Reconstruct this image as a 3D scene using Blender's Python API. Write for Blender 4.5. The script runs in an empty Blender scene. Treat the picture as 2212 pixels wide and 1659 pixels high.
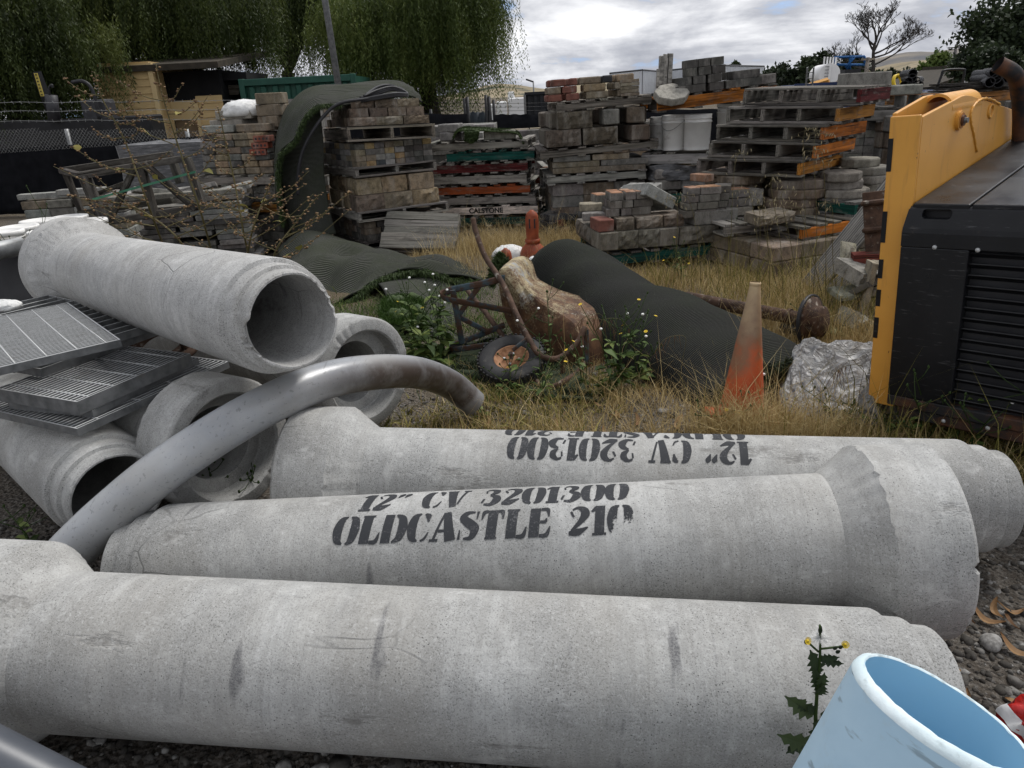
import bpy, bmesh, math, random
import numpy as np
from mathutils import Vector, Matrix, Euler

random.seed(7)
RNG = np.random.default_rng(11)
R = math.radians
scene = bpy.context.scene
COL = scene.collection

# ------------------------------------------------------------------ camera
CAM_F, CAM_PITCH, CAM_ROLL, CAM_H = 708.0, R(22.17), R(2.9), 1.57
FW = Vector((0, math.cos(CAM_PITCH), -math.sin(CAM_PITCH)))
RT0 = Vector((1, 0, 0)); UP0 = RT0.cross(FW)
RT = RT0 * math.cos(CAM_ROLL) - UP0 * math.sin(CAM_ROLL)
UP = RT0 * math.sin(CAM_ROLL) + UP0 * math.cos(CAM_ROLL)
EYE = Vector((0, 0, CAM_H))
cd = bpy.data.cameras.new("camera"); cam = bpy.data.objects.new("camera", cd); COL.objects.link(cam)
cd.sensor_width = 36.0; cd.lens = CAM_F / 1024 * 36.0; cd.clip_start = 0.05; cd.clip_end = 9000
m = Matrix((RT, UP, -FW)).transposed().to_4x4(); m.translation = EYE
cam.matrix_world = m
scene.camera = cam

# ------------------------------------------------------------------ world, sun, exposure
SUN_EL, SUN_AZ = R(58), R(48)          # azimuth: direction the light comes from, clockwise from +Y
world = bpy.data.worlds.new("World"); scene.world = world; world.use_nodes = True
wn, wl = world.node_tree.nodes, world.node_tree.links
wn.clear()
def wnode(t, **kw):
    n = wn.new(t)
    for k, v in kw.items(): setattr(n, k, v)
    return n
w_out = wnode("ShaderNodeOutputWorld"); w_bg = wnode("ShaderNodeBackground")
w_sky = wnode("ShaderNodeTexSky", sky_type='NISHITA', sun_disc=False, sun_elevation=SUN_EL, sun_rotation=SUN_AZ)
w_sky.air_density = 1.2; w_sky.dust_density = 0.6
w_tc = wnode("ShaderNodeTexCoord")
def wmath(op, a, b=None):
    n = wnode("ShaderNodeMath", operation=op)
    for i, v in enumerate((a, b)):
        if v is None: continue
        if isinstance(v, (int, float)): n.inputs[i].default_value = v
        else: wl.new(v, n.inputs[i])
    return n.outputs[0]
def wnoise(scale, vec, detail=6, rough=.55, dist=0.0):
    n = wnode("ShaderNodeTexNoise"); n.inputs["Scale"].default_value = scale; n.inputs["Detail"].default_value = detail
    n.inputs["Roughness"].default_value = rough; n.inputs["Distortion"].default_value = dist
    wl.new(vec, n.inputs["Vector"]); return n.outputs["Fac"]
def wramp(fac, stops):
    n = wnode("ShaderNodeValToRGB"); cr = n.color_ramp
    while len(cr.elements) < len(stops): cr.elements.new(.5)
    for e, (p, c) in zip(cr.elements, stops): e.position = p; e.color = (*c, 1) if len(c) == 3 else c
    wl.new(fac, n.inputs[0]); return n.outputs[0]
w_sep = wnode("ShaderNodeSeparateXYZ"); wl.new(w_tc.outputs["Generated"], w_sep.inputs[0])
# clouds lie in layers: look along a flat cloud deck, so they get thinner towards the horizon
w_el = wmath('ADD', wmath('ABSOLUTE', w_sep.outputs[2]), 0.10)
w_vec = wnode("ShaderNodeCombineXYZ")
wl.new(wmath('DIVIDE', w_sep.outputs[0], w_el), w_vec.inputs[0]); wl.new(wmath('DIVIDE', w_sep.outputs[1], w_el), w_vec.inputs[1])
w_map = wnode("ShaderNodeMapping"); w_map.inputs["Location"].default_value = (3.3, 1.9, 0); wl.new(w_vec.outputs[0], w_map.inputs[0])
big = wnoise(0.42, w_map.outputs[0], 8, .56, .4)
fine = wnoise(1.25, w_map.outputs[0], 9, .6, .3)
w_map2 = wnode("ShaderNodeMapping"); w_map2.inputs["Location"].default_value = (3.1, 2.2, 1.1); w_map2.inputs["Scale"].default_value = (4.6, 4.6, 13)
wl.new(w_tc.outputs["Generated"], w_map2.inputs[0])
puff = wnoise(1.05, w_map2.outputs[0], 10, .58, .25)
tone = wmath('ADD', wmath('ADD', wmath('MULTIPLY', big, .34), wmath('MULTIPLY', fine, .12)), wmath('MULTIPLY', puff, .68))
cloud_col = wramp(tone, [(.44, (.25, .262, .305)), (.53, (.38, .392, .43)), (.60, (.57, .578, .605)), (.67, (.78, .785, .80))])
cover = wramp(wmath('ADD', wmath('MULTIPLY', puff, .7), wmath('MULTIPLY', fine, .3)), [(.365, (0, 0, 0)), (.445, (1, 1, 1))])
w_skys = wnode("ShaderNodeVectorMath", operation='SCALE'); w_skys.inputs["Scale"].default_value = 0.10
wl.new(w_sky.outputs[0], w_skys.inputs[0])
w_up = wnode("ShaderNodeCombineXYZ"); wl.new(w_sep.outputs[0], w_up.inputs[0]); wl.new(w_sep.outputs[1], w_up.inputs[1]); wl.new(wmath('ADD', wmath('ABSOLUTE', w_sep.outputs[2]), .32), w_up.inputs[2])
w_nm = wnode("ShaderNodeVectorMath", operation='NORMALIZE'); wl.new(w_up.outputs[0], w_nm.inputs[0]); wl.new(w_nm.outputs[0], w_sky.inputs[0])
w_mix = wnode("ShaderNodeMix", data_type='RGBA'); wl.new(cover, w_mix.inputs[0])
wl.new(w_skys.outputs[0], w_mix.inputs[6]); wl.new(cloud_col, w_mix.inputs[7])
wl.new(w_mix.outputs[2], w_bg.inputs[0]); w_bg.inputs[1].default_value = 1.0
wl.new(w_bg.outputs[0], w_out.inputs[0])
sd = bpy.data.lights.new("sun", 'SUN'); sd.energy = 2.0; sd.angle = R(22); sd.color = (1, .97, .93)
sun = bpy.data.objects.new("sun", sd); COL.objects.link(sun)
sdir = Vector((math.sin(SUN_AZ) * math.cos(SUN_EL), math.cos(SUN_AZ) * math.cos(SUN_EL), math.sin(SUN_EL)))
sun.rotation_euler = sdir.to_track_quat('Z', 'Y').to_euler()
vs = scene.view_settings
vs.view_transform = 'Standard'; vs.look = 'None'; vs.exposure = 0.54; vs.gamma = 1.0; vs.use_curve_mapping = False
scene.cycles.max_bounces = 6; scene.cycles.diffuse_bounces = 3; scene.cycles.transparent_max_bounces = 12
scene.cycles.use_denoising = True; scene.cycles.use_adaptive_sampling = True; scene.cycles.adaptive_threshold = .02

# ------------------------------------------------------------------ survey helpers (photo point -> place in the yard)
def ray(x, y):
    k = 1024 / 2212
    d = FW + RT * ((x * k - 512) / CAM_F) + UP * ((384 - y * k) / CAM_F)
    return d.normalized()
def gnd(x, y, z=0.0):
    d = ray(x, y); return EYE + d * ((z - CAM_H) / d.z)
def at(x, y, Y):
    d = ray(x, y); return EYE + d * (Y / d.y)
def onpl(x, y, P, n):
    d = ray(x, y); return EYE + d * ((P - EYE).dot(n) / d.dot(n))

# ------------------------------------------------------------------ materials
MATS = {}
class NT:
    def __init__(s, name):
        s.m = bpy.data.materials.new(name); s.m.use_nodes = True; s.n = s.m.node_tree.nodes; s.l = s.m.node_tree.links
        s.n.clear(); s.out = s.n.new("ShaderNodeOutputMaterial"); s.b = s.n.new("ShaderNodeBsdfPrincipled"); s.l.new(s.b.outputs[0], s.out.inputs[0])
        s._v = None
    def node(s, t, **kw):
        n = s.n.new(t)
        for k, v in kw.items(): setattr(n, k, v)
        return n
    def put(s, sock, v):
        if v is None: return
        if hasattr(v, "is_linked"): s.l.new(v, sock)
        elif isinstance(v, (tuple, list)) and len(v) == 3 and sock.type == 'RGBA': sock.default_value = (*v, 1)
        else: sock.default_value = v
    def coord(s, which="Object", rnd=True):
        tc = s.node("ShaderNodeTexCoord"); o = tc.outputs[which]
        if not rnd: return o
        oi = s.node("ShaderNodeObjectInfo"); mu = s.node("ShaderNodeMath", operation='MULTIPLY'); s.l.new(oi.outputs["Random"], mu.inputs[0]); mu.inputs[1].default_value = 53.0
        va = s.node("ShaderNodeVectorMath", operation='ADD'); s.l.new(o, va.inputs[0]); s.l.new(mu.outputs[0], va.inputs[1]); return va.outputs[0]
    def vmap(s, v, scale=(1, 1, 1), loc=(0, 0, 0), rot=(0, 0, 0)):
        mp = s.node("ShaderNodeMapping"); s.l.new(v, mp.inputs[0]); mp.inputs["Scale"].default_value = scale; mp.inputs["Location"].default_value = loc; mp.inputs["Rotation"].default_value = rot
        return mp.outputs[0]
    def noise(s, v, scale, detail=5, rough=.55, dist=0):
        n = s.node("ShaderNodeTexNoise"); s.l.new(v, n.inputs["Vector"])
        for k, x in (("Scale", scale), ("Detail", detail), ("Roughness", rough), ("Distortion", dist)): n.inputs[k].default_value = x
        return n.outputs["Fac"]
    def voro(s, v, scale, feature='F1', rand=1.0):
        n = s.node("ShaderNodeTexVoronoi", feature=feature); s.l.new(v, n.inputs["Vector"]); n.inputs["Scale"].default_value = scale; n.inputs["Randomness"].default_value = rand
        return n.outputs["Distance"]
    def wave(s, v, scale, axis='X', dist=0, dscale=1.0, prof='SIN', det=2):
        n = s.node("ShaderNodeTexWave", bands_direction=axis, wave_profile=prof); s.l.new(v, n.inputs["Vector"]); n.inputs["Scale"].default_value = scale
        n.inputs["Distortion"].default_value = dist; n.inputs["Detail Scale"].default_value = dscale; n.inputs["Detail"].default_value = det
        return n.outputs["Fac"]
    def ramp(s, f, stops, interp='LINEAR'):
        n = s.node("ShaderNodeValToRGB"); cr = n.color_ramp; cr.interpolation = interp
        while len(cr.elements) < len(stops): cr.elements.new(.5)
        for e, (p, c) in zip(cr.elements, stops):
            e.position = p; e.color = (c, c, c, 1) if isinstance(c, (int, float)) else (*c, 1)
        s.l.new(f, n.inputs[0]); return n.outputs[0]
    def mix(s, f, a, b, mode='MIX'):
        n = s.node("ShaderNodeMix", data_type='RGBA', blend_type=mode)
        s.put(n.inputs[0], f); s.put(n.inputs[6], a); s.put(n.inputs[7], b); return n.outputs[2]
    def math(s, op, a, b=None, clamp=False):
        n = s.node("ShaderNodeMath", operation=op, use_clamp=clamp); s.put(n.inputs[0], a); s.put(n.inputs[1], b); return n.outputs[0]
    def objcol(s): return s.node("ShaderNodeObjectInfo").outputs["Color"]
    def attr(s, name):
        n = s.node("ShaderNodeAttribute", attribute_name=name); return n.outputs["Color"]
    def bump(s, h, strength=.3, dist=.01, normal=None):
        n = s.node("ShaderNodeBump"); n.inputs["Strength"].default_value = strength; n.inputs["Distance"].default_value = dist
        s.l.new(h, n.inputs["Height"])
        if normal: s.l.new(normal, n.inputs["Normal"])
        return n.outputs[0]
    def done(s, col, rough=.8, bump=None, metal=0, spec=.3, **kw):
        b = s.b.inputs
        s.put(b["Base Color"], col); s.put(b["Roughness"], rough); s.put(b["Metallic"], metal); s.put(b["Specular IOR Level"], spec)
        if bump is not None: s.l.new(bump, b["Normal"])
        for k, v in kw.items(): s.put(b[k.replace("_", " ")], v)
        MATS[s.m.name] = s.m
        return s.m

def simple(name, c1, c2, scale=8, rough=.8, bs=60, bstr=.25, bdist=.005, stretch=(1, 1, 1), objcol=False, metal=0, spec=.3, dirt=None, detail=6, lo=.35, hi=.65):
    """two-tone noise material with fine relief; objcol multiplies in the object's own colour"""
    t = NT(name); v = t.vmap(t.coord(), stretch)
    col = t.ramp(t.noise(v, scale, detail), [(lo, c1), (hi, c2)])
    if objcol: col = t.mix(1.0, col, t.objcol(), 'MULTIPLY')
    if dirt:
        f = t.ramp(t.noise(t.vmap(v, (1, 1, 1), (9, 4, 2)), dirt[0], 7, .65), [(dirt[1], 0.0), (dirt[2], 1.0)])
        col = t.mix(f, col, dirt[3])
    bp = t.bump(t.noise(v, bs, 4, .6), bstr, bdist)
    return t.done(col, rough, bp, metal, spec)

def concrete_pipe_material(name, tint, dark):
    t = NT(name); v = t.coord()
    m1 = t.noise(v, 3.2, 4, .6); m2 = t.noise(t.vmap(v, (1, 1, 1), (5, 1, 7)), 22, 4, .7)
    col = t.mix(t.ramp(m1, [(.36, 0.0), (.66, 1.0)]), tuple(x * dark for x in tint), tint)
    col = t.mix(t.ramp(m2, [(.38, .30), (.58, 0.0)]), col, tuple(x * .45 for x in tint))
    # salt and pepper grit
    g = t.noise(v, 230, 3, .7); col = t.mix(t.math('MULTIPLY', t.ramp(g, [(.37, .95), (.48, 0.0)]), t.ramp(m1, [(.35, .95), (.65, .45)])), col, (.12, .12, .115))
    lb = t.noise(t.vmap(v, (2.2, 1, 1), (6, 6, 2)), 1.3, 4, .6); col = t.mix(t.ramp(lb, [(.42, 0.0), (.68, .42)]), col, (.30, .285, .255))
    g3 = t.noise(t.vmap(v, (1, 1, 1), (8, 2, 5)), 120, 3, .7); col = t.mix(t.ramp(g3, [(.56, 0.0), (.68, .35)]), col, (.62, .625, .62))
    # streaks that run round the pipe
    st = t.noise(t.vmap(v, (9, 1.6, 1.6)), 2.2, 4, .65); col = t.mix(t.ramp(st, [(.32, .32), (.50, 0.0)]), col, tuple(x * .55 for x in tint))
    st2 = t.noise(t.vmap(v, (9, 2.5, 2.5), (4, 4, 1)), 1.8, 4, .6); fs_ = t.noise(t.vmap(v, (60, 2.2, 2.2), (1, 5, 3)), 1.3, 4, .7); col = t.mix(t.ramp(fs_, [(.34, .30), (.50, 0.0)]), col, (.24, .235, .22))
    col = t.mix(t.ramp(st2, [(.58, 0.0), (.74, .35)]), col, (.60, .60, .585))
    ble = t.noise(t.vmap(v, (3, 5, 5), (2, 7, 4)), 2.4, 7, .7); col = t.mix(t.ramp(ble, [(.58, 0.0), (.74, .5)]), col, (.66, .66, .645))
    # pits
    p = t.voro(v, 95); pm = t.math('MULTIPLY', t.ramp(p, [(.10, 1.0), (.17, 0.0)]), t.ramp(t.noise(v, 7, 3), [(.45, 0.0), (.58, 1.0)]))
    col = t.mix(pm, col, (.07, .07, .07))
    # dark smears and spalls of their own shape
    sm = t.noise(t.vmap(v, (9, 2.2, 2.2), (2, 3, 3)), 1.6, 3, .5); smm = t.math('MULTIPLY', t.ramp(sm, [(.67, 0.0), (.74, .85)]), t.ramp(g, [(.40, 1.0), (.60, .55)])); col = t.mix(smm, col, (.11, .11, .115))
    sp = t.noise(t.vmap(v, (1.3, 4.5, 4.5), (1, 9, 2)), 1.5, 7, .62); spm = t.ramp(sp, [(.63, 0.0), (.68, 1.0)])
    col = t.mix(t.math('MULTIPLY', spm, t.ramp(m2, [(.40, .75), (.58, .1)])), col, (.17, .165, .155))
    # hairline cracks
    cv = t.mix(.10, v, t.node("ShaderNodeTexNoise").outputs["Color"])
    cr = t.voro(t.vmap(cv, (1.6, 2.2, 2.2)), 1.5, 'DISTANCE_TO_EDGE'); cm = t.math('MULTIPLY', t.ramp(cr, [(.0025, 1.0), (.0065, 0.0)]), t.ramp(t.noise(v, 2.0, 2), [(.58, 0.0), (.65, 1.0)]))
    col = t.mix(t.math('MULTIPLY', cm, .7), col, (.13, .13, .125))
    h = t.math('ADD', t.math('MULTIPLY', g, .5), t.math('MULTIPLY', t.noise(v, 40, 4, .7), .8))
    h = t.math('SUBTRACT', h, t.math('ADD', t.math('MULTIPLY', pm, .8), t.math('MULTIPLY', cm, .8)))
    h = t.math('SUBTRACT', h, t.math('MULTIPLY', spm, t.math('ADD', .7, t.math('MULTIPLY', m2, 1.6))))
    return t.done(col, .88, t.bump(h, .4, .005), 0, .22)
M_PIPE = concrete_pipe_material("pipe_concrete", (.485, .487, .474), .62)
M_PIPE_W = concrete_pipe_material("pipe_concrete_pale", (.54, .54, .53), .74)

def masonry(name, scale, bstr, bdist, spread=.5):
    t = NT(name); v = t.coord()
    f = t.noise(v, scale, 7, .68); col = t.mix(1.0, t.objcol(), t.ramp(f, [(.30, 1 - spread), (.5, 1.0), (.72, 1 + spread * .6)]), 'MULTIPLY')
    g = t.noise(v, 160, 3, .7); col = t.mix(t.ramp(g, [(.36, .55), (.47, 0.0)]), col, (.05, .05, .045))
    d = t.noise(t.vmap(v, (1, 1, .35)), 7, 6, .7); col = t.mix(t.ramp(d, [(.50, 0.0), (.72, .5)]), col, (.40, .38, .34))
    d2 = t.noise(t.vmap(v, (1, 1, .4), (3, 5, 8)), 5, 5, .7); col = t.mix(t.ramp(d2, [(.52, 0.0), (.75, .65)]), col, (.055, .05, .043))
    h = t.math('ADD', t.noise(v, bdist and 70, 6, .7), t.math('MULTIPLY', g, .4))
    return t.done(col, .92, t.bump(h, bstr, bdist), 0, .15)
M_PAVER = masonry("paver_concrete", 14, .45, .004)
M_ROCK = masonry("split_face_stone", 18, .9, .012, .65)

def wood(name):
    t = NT(name); v = t.coord()
    gr = t.noise(t.vmap(v, (1.2, 28, 28)), 1.6, 7, .65, .35); gr2 = t.wave(t.vmap(v, (.5, 6, 6)), 3.2, 'Y', 5.5, .7, 'SIN', 3)
    f = t.math('ADD', t.math('MULTIPLY', gr, .75), t.math('MULTIPLY', gr2, .25))
    col = t.mix(1.0, t.objcol(), t.ramp(f, [(.28, .28), (.5, .85), (.72, 1.35)]), 'MULTIPLY')
    w = t.noise(t.vmap(v, (1.5, 6, 6), (3, 3, 7)), 3.0, 6, .7); col = t.mix(t.ramp(w, [(.53, 0.0), (.66, .6)]), col, (.17, .16, .145))
    dk = t.noise(t.vmap(v, (1, 2, 2), (8, 1, 2)), 4, 5, .65); col = t.mix(t.ramp(dk, [(.52, 0.0), (.72, .75)]), col, (.03, .027, .024))
    cr = t.noise(t.vmap(v, (1.0, 60, 60), (2, 8, 3)), 1.2, 3, .5); crm = t.ramp(cr, [(.30, 1.0), (.37, 0.0)])
    col = t.mix(crm, col, (.02, .018, .016))
    return t.done(col, .9, t.bump(t.math('SUBTRACT', f, crm), .6, .006), 0, .12)
M_WOOD = wood("weathered_wood")

def painted(name, col, worn, amt=.55, rough=.6, bs=40):
    return simple(name, tuple(c * .82 for c in col), col, 5, rough, bs, .2, .004, dirt=(9, amt, amt + .14, worn))
M_STENCIL = None
t = NT("stencil_paint"); v = t.coord("Object", False)
f = t.math('ADD', t.math('MULTIPLY', t.noise(v, 190, 3, .7), .6), t.math('MULTIPLY', t.noise(v, 14, 5, .7), .5))
col = t.ramp(f, [(.60, (.030, .032, .036)), (.72, (.13, .13, .135))])
tr = t.node("ShaderNodeBsdfTransparent"); mx = t.node("ShaderNodeMixShader")
al = t.attr("fade"); am = t.math('GREATER_THAN', t.math('ADD', t.math('MULTIPLY', f, .85), t.math('SUBTRACT', .94, al)), .80)
M_STENCIL = t.done(col, .8)
t.l.new(am, mx.inputs[0]); t.l.new(t.b.outputs[0], mx.inputs[1]); t.l.new(tr.outputs[0], mx.inputs[2]); t.l.new(mx.outputs[0], t.out.inputs[0])

t = NT("galvanised_steel"); v = t.coord()
col = t.ramp(t.noise(v, 22, 5), [(.35, (.105, .110, .112)), (.65, (.19, .195, .198))])
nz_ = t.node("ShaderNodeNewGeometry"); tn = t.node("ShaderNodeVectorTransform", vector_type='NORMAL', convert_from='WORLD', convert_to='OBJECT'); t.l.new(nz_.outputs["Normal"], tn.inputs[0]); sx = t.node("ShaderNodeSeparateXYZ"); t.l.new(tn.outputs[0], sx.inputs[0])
col = t.mix(t.ramp(sx.outputs[2], [(.55, 0.0), (.8, 1.0)]), col, (.43, .44, .44))      # upward faces painted lighter, standing in for sky reflection
col = t.mix(t.ramp(t.noise(v, 14, 6, .7), [(.58, 0.0), (.72, .7)]), col, (.15, .14, .125))
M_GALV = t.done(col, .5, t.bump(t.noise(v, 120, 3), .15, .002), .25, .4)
M_STEEL_ELBOW = None
t = NT("weathered_grey_plastic"); v = t.coord("Object", False)
a = t.noise(v, 5, 5, .6); col = t.ramp(a, [(.35, (.27, .285, .305)), (.65, (.36, .375, .395))])
b = t.noise(t.vmap(v, (1, 1, 1), (3, 1, 2)), 2.6, 6, .65); col = t.mix(t.ramp(b, [(.45, 0.0), (.68, .7)]), col, (.33, .325, .31))
c = t.attr("stain"); cf = t.math('MULTIPLY', c, t.ramp(t.noise(v, 6, 6, .7), [(.28, .45), (.5, 1.0)]))
col = t.mix(cf, col, (.055, .038, .030))
sc_ = t.noise(t.vmap(v, (30, 2, 30), (0, 0, 0), (0, 0, .6)), 3, 3, .6); col = t.mix(t.ramp(sc_, [(.60, 0.0), (.68, .5)]), col, (.12, .12, .12))
M_ELBOW = t.done(col, t.ramp(b, [(.35, .24), (.7, .46)]), t.bump(t.noise(v, 60, 5, .6), .12, .003), .15, .55)
M_DARKPVC = simple("dark_grey_pvc", (.055, .062, .075), (.085, .093, .107), 6, .38, 50, .08, .002, spec=.5, dirt=(18, .64, .74, (.16, .16, .17)))
t = NT("sky_blue_pvc"); v = t.coord("Object", False)
col = t.ramp(t.noise(v, 6, 5), [(.35, (.40, .58, .71)), (.65, (.50, .68, .80))])
col = t.mix(t.ramp(t.noise(v, 13, 7, .7), [(.54, 0.0), (.70, .6)]), col, (.40, .50, .54))
col = t.mix(t.ramp(t.noise(t.vmap(v, (2, 2, 9), (1, 2, 3), (.5, .3, .2)), 6, 4, .6), [(.64, 0.0), (.70, .7)]), col, (.20, .27, .31))
M_BLUEPVC = t.done(col, .45, t.bump(t.noise(v, 40, 4), .1, .003), 0, .4)
M_BLUEIN = simple("blue_pvc_inside", (.30, .59, .80), (.35, .63, .83), 5, .5, 30, .06, .002)
M_BLUEEDGE = simple("scuffed_pale_blue_edge", (.56, .68, .72), (.70, .79, .82), 14, .6, 60, .35, .004, dirt=(20, .55, .68, (.30, .36, .37)))

M_YELLOW = None
t = NT("machine_yellow_paint"); v = t.coord("Object", False)
col = t.ramp(t.noise(v, 3, 4), [(.3, (.60, .285, .045)), (.7, (.69, .345, .062))])
ch = t.noise(t.vmap(v, (1, 1, .5)), 42, 4, .6); chm = t.ramp(ch, [(.70, 0.0), (.73, 1.0)]); col = t.mix(chm, col, (.10, .05, .02))
col = t.mix(t.ramp(t.noise(t.vmap(v, (9, 9, 1.2)), 3, 5, .6), [(.58, 0.0), (.78, .55)]), col, (.32, .16, .05))
M_YELLOW = t.done(col, .42, t.bump(t.noise(v, 90, 3), .06, .002), 0, .45)
M_RUSTYY = simple("rust_stained_yellow", (.30, .11, .035), (.55, .25, .05), 24, .7, 60, .3, .003)
t = NT("scuffed_black_plastic"); v = t.coord("Object", False)
col = t.ramp(t.noise(v, 4, 5), [(.35, (.006, .0065, .008)), (.65, (.011, .0115, .0135))])
col = t.mix(t.ramp(t.noise(t.vmap(v, (3, 3, 26), (0, 0, 0), (0, .5, .2)), 4, 5, .6), [(.62, 0.0), (.72, .5)]), col, (.11, .11, .115))
col = t.mix(t.ramp(t.noise(v, 9, 7, .75), [(.62, 0.0), (.72, .6)]), col, (.060, .048, .038))
M_BLACK = t.done(col, t.ramp(t.noise(v, 6, 5), [(.3, .26), (.7, .5)]), t.bump(t.noise(v, 110, 4, .6), .14, .003), 0, .28)
t = NT("rust_streaked_black_steel"); v = t.coord("Object", False)
col = t.mix(t.ramp(t.noise(v, 7, 7, .7), [(.45, 0.0), (.62, 1.0)]), (.018, .018, .02), (.10, .042, .020))
M_BLACKRUST = t.done(col, .65, t.bump(t.noise(v, 60, 5), .3, .004), 0, .35)
t = NT("rusted_peeling_paint"); v = t.coord("Object", False)
rust = t.ramp(t.noise(v, 16, 8, .7), [(.3, (.030, .015, .010)), (.55, (.095, .046, .022)), (.75, (.19, .105, .050))])
up = t.node("ShaderNodeSeparateXYZ"); t.l.new(v, up.inputs[0])
pm = t.ramp(t.math('ADD', t.math('ADD', t.math('MULTIPLY', t.noise(v, 9, 6, .7), .5), t.math('MULTIPLY', t.noise(v, 75, 6, .75), .5)), t.math('MULTIPLY', up.outputs[2], .46)), [(.63, 0.0), (.80, .92)])
col = t.mix(pm, rust, (.42, .36, .22)); col = t.mix(t.math('MULTIPLY', pm, t.ramp(t.noise(v, 7, 4), [(.56, 0.0), (.62, 1.0)])), col, (.25, .27, .29))
M_BARROW = t.done(col, .75, t.bump(t.math('ADD', t.noise(v, 60, 6, .7), pm), .35, .003), 0, .3)
M_RUST = simple("brown_rust", (.035, .020, .014), (.095, .055, .036), 16, .85, 70, .5, .004, dirt=(20, .58, .72, (.30, .27, .23)))
M_BLUESTEEL = simple("flaking_blue_steel", (.030, .048, .058), (.065, .10, .12), 12, .7, 60, .3, .003, dirt=(14, .42, .55, (.070, .036, .022)))
M_RUBBER = simple("black_rubber", (.014, .014, .015), (.030, .030, .031), 9, .75, 60, .3, .003, dirt=(9, .60, .75, (.09, .085, .075)))
M_WHITEPL = simple("white_bucket_plastic", (.68, .67, .645), (.80, .795, .77), 4, .5, 40, .1, .002, dirt=(5, .58, .76, (.30, .27, .22)))
M_HOSE = simple("black_hose", (.018, .018, .02), (.03, .03, .033), 8, .5, 60, .1, .002)
t = NT("faded_cone_plastic"); v = t.coord("Object", False); z = t.node("ShaderNodeSeparateXYZ"); t.l.new(v, z.inputs[0])
f = t.math('ADD', t.math('MULTIPLY', z.outputs[2], 1.45), t.math('MULTIPLY', t.math('SUBTRACT', t.noise(v, 7, 5, .6), .5), .8))
f = t.math('SUBTRACT', t.math('SUBTRACT', f, t.math('MULTIPLY', z.outputs[0], 1.2)), .10)
col = t.ramp(f, [(.05, (.50, .080, .024)), (.34, (.50, .10, .032)), (.48, (.26, .120, .065)), (.66, (.25, .165, .105)), (.95, (.42, .315, .185))])
col = t.mix(t.ramp(t.noise(v, 13, 6, .7), [(.60, 0.0), (.74, .6)]), col, (.14, .085, .05))
M_CONE = t.done(col, .55, t.bump(t.noise(v, 60, 4), .12, .003), 0, .35)
M_CAPORANGE = simple("worn_orange_iron", (.19, .040, .016), (.32, .075, .028), 10, .6, 50, .2, .003, dirt=(16, .57, .66, (.10, .05, .035)))
t = NT("crumpled_silver_tarp"); v = t.coord("Object", False)
col = t.ramp(t.noise(v, 9, 7, .7), [(.3, (.15, .152, .155)), (.6, (.30, .303, .305)), (.75, (.45, .45, .445))])
col = t.mix(t.ramp(t.noise(v, 3, 4), [(.55, 0.0), (.7, .5)]), col, (.30, .28, .24))
rg_ = t.math('ABSOLUTE', t.math('SUBTRACT', t.noise(v, 9, 6, .62, .8), .5)); rm = t.ramp(rg_, [(.0, 0.0), (.07, 1.0)])
col = t.mix(t.math('ADD', t.math('MULTIPLY', rm, .55), .45), (.12, .12, .115), col)  # shade in the creases is darkened into the colour
M_TARP = t.done(col, .42, t.bump(t.math('ADD', rm, t.noise(v, 16, 6, .75)), .7, .012), .2, .45)
M_PLASTICWHITE = simple("white_plastic_film", (.55, .55, .54), (.78, .78, .76), 9, .4, 30, .6, .02)
t = NT("grey_stretch_wrap"); v = t.coord("Object", False)
col = t.ramp(t.noise(t.vmap(v, (1, 1, 7)), 6, 7, .7), [(.3, (.035, .036, .04)), (.55, (.12, .12, .125)), (.74, (.34, .34, .345))])
M_WRAP = t.done(col, .35, t.bump(t.noise(t.vmap(v, (1, 1, 9)), 9, 6, .7), .7, .02), 0, .5)

def turf_back(name, c1, c2, freq, green):
    t = NT(name); uv = t.coord("UV", False)
    v = t.coord("Object", False)
    w = t.wave(uv, freq, 'X', 0.35, 3.0, 'SIN', 1)
    col = t.mix(t.ramp(w, [(.25, 0.0), (.75, 1.0)]), c1, c2)
    col = t.mix(t.ramp(t.noise(v, 3.0, 6, .65), [(.42, 0.0), (.70, .65)]), col, green)
    col = t.mix(t.ramp(t.noise(v, 130, 3, .7), [(.62, 0.0), (.72, .5)]), col, (.16, .16, .15))
    return t.done(col, .95, t.bump(t.math('ADD', t.math('MULTIPLY', w, .5), t.noise(v, 22, 6, .75)), .9, .012), 0, .06)
M_TURF = turf_back("ribbed_turf_backing", (.024, .026, .022), (.098, .100, .088), 13.0, (.042, .050, .030))
M_TURFD = turf_back("dark_turf_backing", (.019, .020, .019), (.046, .047, .043), 22.0, (.034, .039, .028))
M_FRINGE = simple("artificial_grass", (.022, .038, .010), (.052, .082, .022), 30, .7, 20, 0, .001)

def leafmat(name, a, b, c, scale=3.0, trans=.25):
    t = NT(name); at_ = t.attr("tint"); v = t.coord("Object", False)
    f = t.math('ADD', t.math('MULTIPLY', t.noise(v, scale, 3), .5), t.math('MULTIPLY', at_, .5))
    col = t.ramp(f, [(.28, a), (.5, b), (.74, c)])
    M = t.done(col, .6, None, 0, .25)
    tl = t.node("ShaderNodeBsdfTranslucent"); t.l.new(col, tl.inputs[0]); mx = t.node("ShaderNodeMixShader"); mx.inputs[0].default_value = trans
    t.l.new(t.b.outputs[0], mx.inputs[1]); t.l.new(tl.outputs[0], mx.inputs[2]); t.l.new(mx.outputs[0], t.out.inputs[0])
    return M
M_PEPPER = leafmat("pepper_tree_leaf", (.016, .026, .006), (.048, .068, .015), (.125, .145, .036), .9)
M_PEPPER2 = leafmat("pepper_tree_leaf_light", (.026, .042, .010), (.070, .100, .022), (.160, .190, .050), .8)
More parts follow.
